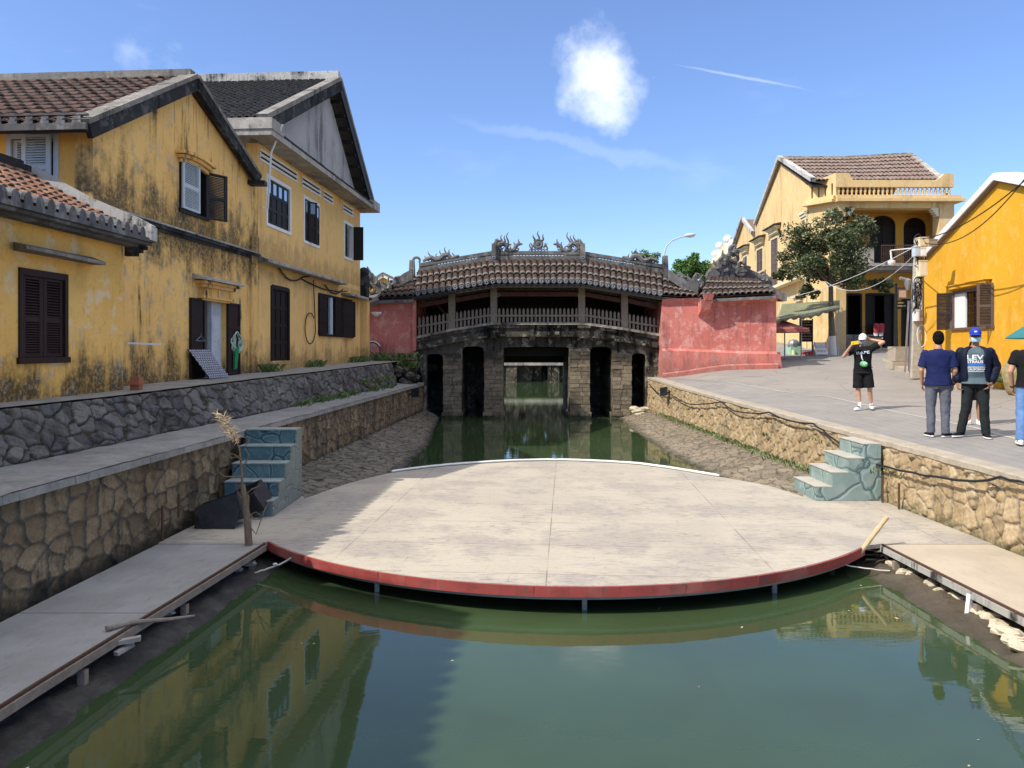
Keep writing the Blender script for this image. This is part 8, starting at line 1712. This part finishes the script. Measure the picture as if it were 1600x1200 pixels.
        mb.add([p_+Z3*.0 for p_ in ou]+[p_+Z3*.024 for p_ in ou], [tuple(range(nn)), tuple(range(nn, 2*nn))]+[(k, (k+1)%nn, nn+(k+1)%nn, nn+k) for k in range(nn)]); part(mb, 'sole', opts.get('sole', SOLE), parent=so)
        if opts.get('laces'): mb = MB(); mb.ell(b0+fd*.055+Z3*.072, (.035,.045,.018), 10, 6); part(mb, 'tongue', opts['laces'], parent=so)
        if opts.get('sock'): mb = MB(); mb.cap2(A_+V((0,.002,-.02)), .044, A_+V((0,.002,.07)), .043); part(mb, 'sock', opts['sock'])
    # bottoms
    mb = MB(); mb.rings([(c_[0], c_[1], c_[2], c_[3]+.018, c_[4]+.018) for c_ in TS[:3]]+[tor(1.0,.165,.118)], 22, .5, 2.3)
    for s_, n_ in ((-1, 'L'), (1, 'R')):
        H_, K_, A_ = P0('hi'+n_), P0('kn'+n_), P0('an'+n_)
        if bottom == 'shorts': e_ = H_.lerp(K_, .98); mb.ell(H_, (.105,.105,.105)); mb.tube([H_+Z3*.02, H_.lerp(e_,.5), e_], [.104, .108, .112], 18)
        else: mb.cap2(H_, .104, K_, .077); mb.cap2(K_, .077, A_+Z3*.05, .060); mb.tube([K_, A_+Z3*.02, A_-Z3*.02], [.072, .064, .066], 14)
    trs = part(mb, 'shorts' if bottom == 'shorts' else 'trousers', opts['bottom_mat'], .011, smooth=4, disp=.022, dsc=.10)
    # top
    def shirt(nm, mat, z0, sl, ext, loose, disp=.012, parent=t, col_=True, longs=False):
        mb = MB(); sec = [c_ for c_ in TS if c_[2] >= z0+.03 and c_[2] < 1.47]; q = opts.get('boxy', .012)
        mb.rings([tor(z0, .168+ext+q, .112+ext+.022+bel*.5, -bel*.3)]+[(c_[0], c_[1], c_[2], max(c_[3]+loose*.9, .165+ext*.8) if c_[2] < 1.3 else c_[3]+loose, c_[4]+loose+.004) for c_ in sec], 26, .5, 2.4)
        for s_, n_ in ((-1, 'L'), (1, 'R')):
            S_, E_, W_ = P0('sh'+n_), P0('el'+n_), P0('wr'+n_); mb.ell(S_, (.078+loose*.4,.078,.070) if sl > .45 else (.05,.05,.05))
            if sl < .45: continue
            if longs: mb.cap2(S_, .082, E_, .066); mb.cap2(E_, .066, E_.lerp(W_,.85), .052); mb.tube([E_.lerp(W_,.85), E_.lerp(W_,1.0)], [.05,.040], 12)
            else: e_ = S_.lerp(E_, sl); mb.cap2(S_, .080, S_.lerp(e_,.7), .078); mb.tube([S_.lerp(e_,.4), e_], [.078, .082], 16)
        if col_: mb.tube([nk+V((0,.0,-.02)), nk+V((0,.006,.035))], [.075,.066], 16)
        return part(mb, nm, mat, .009, smooth=5, disp=disp)
    top_o = None
    if top == 'tee': top_o = shirt('t_shirt', opts['top_mat'], opts.get('hem', .84), opts.get('sleeve', .62), .02, .022, .018, col_=opts.get('collar', False))
    elif top == 'jacket':
        top_o = shirt('t_shirt', opts['top_mat'], .86, .4, .012, .014, .008, col_=False)
        mb = MB(); n = 30; vs = []; zs_ = [.86,.90,.98,1.08,1.18,1.28,1.36,1.42,1.46]
        rad = {.86:(.180,.128),.90:(.196,.142),.98:(.198,.142),1.08:(.190,.145),1.18:(.192,.148),1.28:(.205,.146),1.36:(.212,.138),1.42:(.168,.108),1.46:(.098,.085)}
        for z in zs_:
            c_ = tor(z, *rad[z], -bel*.2)
            for k in range(n+1):
                g0 = R(-90+30+6*math.sin(z*9)); g1 = R(270-30); a = g0+(g1-g0)*k/n; ca, sa = math.cos(a), math.sin(a); q = (abs(ca)**2.4+abs(sa)**2.4)**(-1/2.4); vs.append((c_[0]+c_[3]*ca*q, c_[1]+c_[4]*sa*q, z))
        fs = [(i*(n+1)+k, i*(n+1)+k+1, (i+1)*(n+1)+k+1, (i+1)*(n+1)+k) for i in range(len(zs_)-1) for k in range(n)]
        mb.add(vs, fs); o = mb.build('jacket', opts['jacket_mat'], None, True); o.parent = t; so_ = o.modifiers.new('thick', 'SOLIDIFY'); so_.thickness = .016; so_.offset = -1
        for s_, n_ in ((-1, 'L'), (1, 'R')):
            S_, E_, W_ = P0('sh'+n_), P0('el'+n_), P0('wr'+n_); mb = MB(); mb.ell(S_+V((0,0,-.01)), (.085,.085,.075)); mb.cap2(S_, .084, E_, .070); mb.cap2(E_, .070, E_.lerp(W_,.82), .060); slv = part(mb, 'sleeve', opts['jacket_mat'], .009, smooth=5, disp=.02, dsc=.07)
            mb = MB(); mb.tube([E_.lerp(W_,.86), E_.lerp(W_,1.03)], [.044,.038], 14); part(mb, 'cuff', BLK)
        mb = MB(); mb.tube([nk+V((.085*math.cos(a), .0+.07*math.sin(a), .005+.012*math.sin(a))) for a in np.linspace(R(-60), R(240), 18)], .022, 8); part(mb, 'collar', BLK)
    # head wear
    def cap_(mat, back=False):
        mb = MB(); vs0 = 0; n = 20; vs = []; rg = 7
        for i in range(rg+1):
            t_ = (math.pi/2)*i/rg*1.02
            for k in range(n): a = 2*math.pi*k/n; vs.append(hv(.088*math.sin(t_)*math.cos(a), .014+.106*math.sin(t_)*math.sin(a), .040+.098*math.cos(t_)))
        fs = [(i*n+k, (i+1)*n+k, (i+1)*n+(k+1)%n, i*n+(k+1)%n) for i in range(rg) for k in range(n)]+[tuple(range(n))]
        mb.add(vs, fs); o = mb.build('cap', mat, None, True); o.parent = t; so_ = o.modifiers.new('thick', 'SOLIDIFY'); so_.thickness = .004
        mb = MB(); m_ = 10; top_v = []; 
        for k in range(m_+1): a = R(205)+R(130)*k/m_; top_v.append((hv(.086*math.cos(a), .014+.102*math.sin(a), .045), hv(.088*math.cos(a)*.95, .0+.102*math.sin(a)-.075*(1-((k-m_/2)/(m_/2))**2)**.6 if True else 0, .030-.012)))
        vs = [p_ for pr in top_v for p_ in pr]; fs = [(2*k, 2*k+1, 2*k+3, 2*k+2) for k in range(m_)]; vs2 = [v-HM@V((0,0,.006)) for v in vs]; N_ = len(vs); mb.add(vs+vs2, fs+[tuple(N_+i for i in reversed(f)) for f in fs]); part(mb, 'brim', mat, parent=o); mb = MB(); mb.ell(hv(0,.014,.14), (.009,.009,.006)); part(mb, 'button', mat, parent=o); return o
    def mask_(mat):
        mb = MB(); n, m_ = 12, 6; vs = []
        for i in range(m_+1):
            z = -.020-.078*i/m_
            for k in range(n+1):
                a = R(-62)+R(124)*k/n; pr = (1-abs(i/m_-.42)**1.7*1.2); rr = .070+.0*i; dep = (.082+.030*pr)*math.cos(a)**.8; vs.append(hv(.082*math.sin(a)*(1-.18*i/m_), -dep-.004+.010, z))
        mb.add(vs, [(i*(n+1)+k, i*(n+1)+k+1, (i+1)*(n+1)+k+1, (i+1)*(n+1)+k) for i in range(m_) for k in range(n)]); o = mb.build('face_mask', mat, None, True); o.parent = t; so_ = o.modifiers.new('thick', 'SOLIDIFY'); so_.thickness = .004
        mb = MB()
        for s_ in (-1, 1): mb.tube([hv(s_*.072,-.040,-.03), hv(s_*.084,.02,.01), hv(s_*.084,.025,-.03), hv(s_*.068,-.035,-.085)], .0022, 5)
        part(mb, 'ear_loops', SOLE, parent=o)
    def hair_(full=True):
        mb = MB(); mb.ell(hv(0,.022,.055), (.083,.098,.092), 18, 12, .5, HM); mb.ell(hv(0,.050,.0), (.082,.072,.082), 16, 10, .5, HM); mb.ell(hv(0,.052,-.035), (.070,.055,.060), 16, 10, .5, HM)
        if full: mb.ell(hv(0,-.045,.085), (.060,.042,.032), 14, 8, .5, HM)
        for s_ in (-1, 1): mb.ell(hv(s_*.070,.02,.02), (.018,.05,.055), 10, 8, .5, HM)
        part(mb, 'hair', HAIR, .006, smooth=2, disp=.014, dsc=.02)
    if opts.get('cap'): cap_(opts['cap'])
    if opts.get('hair', True) == 'short': 
        mb = MB(); mb.ell(hv(0,.040,.0), (.082,.072,.070), 16, 10, .5, HM); part(mb, 'hair', HAIR, .006, smooth=2, disp=.008, dsc=.02)
    elif opts.get('hair', True): hair_()
    if opts.get('mask'): mask_(opts['mask'])
    if opts.get('glasses'):
        mb = MB()
        for s_ in (-1, 1): mb.ell(hv(s_*.034,-.098,.008), (.025,.004,.017), 12, 6, .5, HM); mb.tube([hv(s_*.058,-.092,.012), hv(s_*.080,.02,.008)], .003, 5)
        mb.tube([hv(-.010,-.101,.010), hv(.010,-.101,.010)], .003, 5); part(mb, 'glasses', LEN)
    t['_hv'] = 0
    del t['_hv']
    return t, top_o, hv, part
def print_on(parent, target, strings, mat, xz, size, wid, name='shirt_print', side=-1, warp=None):
    """lettering laid on the shirt: each vertex is dropped onto the shirt surface"""
    from mathutils.bvhtree import BVHTree
    dg = bpy.context.evaluated_depsgraph_get(); dg.update(); ev = target.evaluated_get(dg); me = ev.to_mesh(); tr = BVHTree.FromPolygons([v.co.copy() for v in me.vertices], [tuple(p.vertices) for p in me.polygons])
    vs, fs = txt(strings, size, wid) if isinstance(strings, str) else strings; mb = MB()
    out_ = []
    for q in vs:
        x = xz[0]+q.x; z = xz[1]+q.y+(warp(q.x) if warp else 0); h = tr.ray_cast(V((x, side*.6, z)), V((0, -side, 0))); y = h[0].y if h[0] else side*.15; out_.append((x, y+side*.0045, z))
    mb.add(out_, fs, .5); o = mb.build(name, mat, None, False, fix=False); o.parent = parent; ev.to_mesh_clear(); return o
def rectm(x0, x1, z0, z1, n=8):
    vs = []; fs = []
    for i in range(n+1):
        for z in (z0, z1): vs.append(V((x0+(x1-x0)*i/n, z, 0)))
    for i in range(n): fs.append((2*i, 2*i+2, 2*i+3, 2*i+1))
    return vs, fs
def at_road(px, py): p = GR(px, py); return (p.x, p.y, roadz(p.x, p.y)+.006)
BASE = dict(head=(0,-.01,1.625), shL=(-.182,0,1.372), shR=(.182,0,1.372), hiL=(-.095,0,.90), hiR=(.095,0,.90))
# navy polo, seen from behind
loc = at_road(1466, 683)
J = dict(BASE, elL=(-.245,.03,1.11), wrL=(-.225,-.10,.88), elR=(.25,.03,1.11), wrR=(.235,-.08,.88), knL=(-.105,-.005,.50), anL=(-.135,.03,.085), knR=(.11,-.01,.50), anR=(.13,.02,.085), hturn=4, ftL=(-.35,-1,0), ftR=(.6,-1,0), cuL=.5, cuR=.5)
t, tp, hv, part = person('man seen from behind in navy polo shirt and grey trousers, hands at his hips', loc, R(155), 1.70, {**J, 'anL': (-.10,.02,.085), 'anR': (.11,.02,.085), 'ftL': (-.75,-1,0), 'ftR': (.45,-1,0)}, 'tee', 'long', dict(top_mat=NAVY, bottom_mat=GREY, shoe=BLK, hem=.86, sleeve=.80, collar=True, wide=1.06, boxy=.02))
mb = MB(); mb.tube([V(J['elL']).lerp(V(J['wrL']), .93), V(J['elL']).lerp(V(J['wrL']), 1.0)], .034, 12); part(mb, 'bracelet', BLK)
# blue cap, open jacket
loc = at_road(1524, 684)
J = dict(BASE, elL=(-.265,.02,1.12), wrL=(-.25,-.06,.88), elR=(.295,.03,1.13), wrR=(.22,-.10,.89), knL=(-.125,-.02,.50), anL=(-.20,.02,.085), knR=(.115,-.03,.50), anR=(.14,-.03,.085), ftL=(-.8,-1,0), ftR=(.25,-1,0), hdR=(-.5,-.2,-.85), cuR=.35, cuL=.7, shL=(-.198,0,1.365), shR=(.198,0,1.365))
t, tp, hv, part = person('man in blue cap and mask, open navy jacket over printed grey-blue shirt', loc, R(-27), 1.74, J, 'jacket', 'long', dict(top_mat=TEE, jacket_mat=JKT, bottom_mat=BLK2, shoe=BLK, cap=BLUEC, hair='short', mask=MASK, glasses=True, wide=1.16, belly=.03), SK2)
for (s_, z, sz_, wd, m_) in (('LEVI', 1.285, .105, .25, PRW), ('STRAUSS', 1.215, .062, .25, PRW), ('SAN FRANCISCO', 1.13, .034, .25, PRW), ('CALIFORNIA', 1.095, .048, .25, PRW)): print_on(t, tp, s_, m_, (0, z), sz_, wd)
print_on(t, tp, rectm(-.125, .125, 1.155, 1.182), PRB, (0, 0), 0, 0); print_on(t, tp, rectm(-.11, .12, 1.058, 1.066), PRW, (0, 0), 0, 0)
mb = MB(); vs = [hv(.045*math.sin(a), .014-.108*math.cos(a)*1.0, z) for z in (.062, .085) for a in np.linspace(-.55, .55, 7)]; mb.add(vs, [(k, k+1, 8+k, 7+k) for k in range(6)]); part(mb, 'cap_emblem', PRW, fix=False)
# white cap, photographing with a yellow phone
loc = at_road(1348, 641)
J = dict(BASE, head=(.0,-.02,1.60), sway=(0,0,0), shL=(-.185,-.01,1.39), elL=(-.40,-.14,1.22), wrL=(-.245,-.26,1.47), shR=(.185,0,1.40), elR=(.42,-.04,1.54), wrR=(.19,.05,1.60), hdR=(-1,.3,.05), hdL=(.45,-.1,.6), pnL=(.5,-.2,-.4), cuL=1.0, cuR=.5,
    knL=(-.10,-.04,.49), anL=(-.06,-.05,.085), knR=(.14,-.02,.50), anR=(.185,.08,.12), ftL=(-.75,-1,0), ftR=(.05,-1,0), hturn=-14, htilt=6)
t, tp, hv, part = person('person in white cap and black clothes raising a yellow phone, one hand behind the head', loc, R(-22), 1.68, J, 'tee', 'shorts', dict(top_mat=BLK, bottom_mat=BLK, shoe=SOLE, laces=BLK, sock=WHC, cap=WHC, mask=MASK2, hem=.83, sleeve=.60, hair='short', wide=1.0))
mb = MB(); F_ph = Matrix.Rotation(R(-8), 3, 'Y'); c_ = V((-.175,-.335,1.525)); mb.hexa([c_+F_ph@V(q) for q in ((-.08,-.005,-.038),(.08,-.005,-.038),(.08,.005,-.038),(-.08,.005,-.038),(-.08,-.005,.038),(.08,-.005,.038),(.08,.005,.038),(-.08,.005,.038))])
ph = mb.build('phone', YPH, None); lw = V(loc); k = 1.68/1.75
for v in ph.data.vertices: v.co = v.co*k
ph.location = loc; ph.rotation_euler = (0, 0, R(-22)); tag(ph, 'yellow phone held up in front of the masked person in the white cap', 'phone'); mb = MB(); mb.ell(c_+V((-.055,-.006,.014))+V((0,0,0)), (.012,.003,.012)); ln = mb.build('lens', LEN, None); ln.parent = ph
print_on(t, tp, 'BAPE', PRW, (.0, 1.30), .088, .27, warp=lambda x: .10*x)
mb = MB(); mb.tube([V((-.03,-.135,1.30)), V((-.035,-.155,1.24)), V((-.02,-.155,1.17)), V((.0,-.16,1.12))], [.018,.013,.012,.012], 6); part(mb, 'pale_strap', WHC)
bg_ = thing('crossbody_bag', 'small green and white bag hung on the front of the person in the white cap', 'bag', loc); bg_.scale = (k,)*3; bg_.rotation_euler = (0, 0, R(-22))
mb = MB(); mb.ell((.015,-.175,1.045), (.085,.040,.065), 16, 10, .5, Matrix.Rotation(R(15),3,'Y')); o = mb.build('pouch', LIME, None, True); o.parent = bg_
mb = MB(); mb.tube([V((-.05,-.17,1.09)), V((-.10,-.155,1.25)), V((-.12,-.10,1.40)), V((-.09,.0,1.455))], .010, 6); mb.tube([V((.09,-.17,1.04)), V((.15,-.12,.98)), V((.2,-.02,.97))], .010, 6); o = mb.build('strap', BLK, None); o.parent = bg_
mb = MB(); mb.add([(.135,-.115,.60),(.16,-.112,.60),(.16,-.112,.635),(.135,-.115,.635)], [(0,1,2,3)]); 
o = part(mb, 'shorts_emblem', PRW, fix=False)
# person at the right edge seen from behind
loc = at_road(1611, 696)
J = dict(BASE, elL=(-.24,.05,1.12), wrL=(-.23,-.02,.87), elR=(.26,.06,1.12), wrR=(.24,-.06,.88), knL=(-.10,-.10,.50), anL=(-.10,.05,.12), knR=(.12,.05,.50), anR=(.13,.15,.10), hturn=10)
t, tp, hv, part = person('person cut by the right edge, back turned, in black T-shirt and blue jeans', loc, R(145), 1.70, J, 'tee', 'long', dict(top_mat=BLK, bottom_mat=JEAN, shoe=SOLE, hem=.88, sleeve=.62, collar=False, wide=1.05), SK)
mb = MB(); W_ = V(J['wrR']); mb.tube([V(J['elR']).lerp(W_, .94), V(J['elR']).lerp(W_, 1.0)], .035, 12); part(mb, 'wristwatch', BLK)
bgx = thing('shoulder_bag', 'olive patterned bag hanging at the hip of the person at the right edge', 'bag', loc, None, R(145)); mb = MB(); mb.rings([(-.08,.17,.76,.10,.05),(-.08,.17,.80,.12,.06),(-.08,.16,.98,.11,.055),(-.08,.15,1.02,.07,.03)], 16, .5, 3); o = mb.build('bag_body', OLV, None, True); o.parent = bgx; mb = MB(); mb.tube([V((.0,.17,1.03)), V((-.05,.15,1.25)), V((-.08,.07,1.46))], .014, 6); o = mb.build('strap', BLK, None); o.parent = bgx
# black backpack seen beyond the shoulder: worn by someone ahead
hp = S(1600, 545, 13.6)
# the one standing hidden behind the blue cap man
loc = at_road(1522, 664)
J = dict(BASE, elL=(-.24,.0,1.12), wrL=(-.20,-.12,.95), elR=(.24,.0,1.12), wrR=(.20,-.12,.95), knL=(-.09,-.02,.50), anL=(-.10,.0,.085), knR=(.09,.0,.50), anR=(.10,.02,.085), ftL=(-1,-.5,0), ftR=(.5,-1,0))
person('bare-legged person in white shoes almost hidden behind the man in the blue cap', loc, R(-15), 1.50, J, 'tee', 'shorts', dict(top_mat=YEL, bottom_mat=BLK, shoe=SOLE, hem=.84, sleeve=.6), SK2)
# another walker just outside the right edge, carrying the black hooded pack seen at the edge
loc = at_road(1640, 660)
J = dict(BASE, elL=(-.25,.05,1.12), wrL=(-.24,-.05,.88), elR=(.25,.05,1.12), wrR=(.24,-.05,.88), knL=(-.10,-.05,.50), anL=(-.12,.03,.085), knR=(.10,.0,.50), anR=(.12,.02,.085))
t, tp, hv, part = person('person in black just outside the right edge', loc, R(200), 1.68, J, 'tee', 'long', dict(top_mat=BLK, bottom_mat=BLK2, shoe=BLK, hem=.86, sleeve=.62), SK)
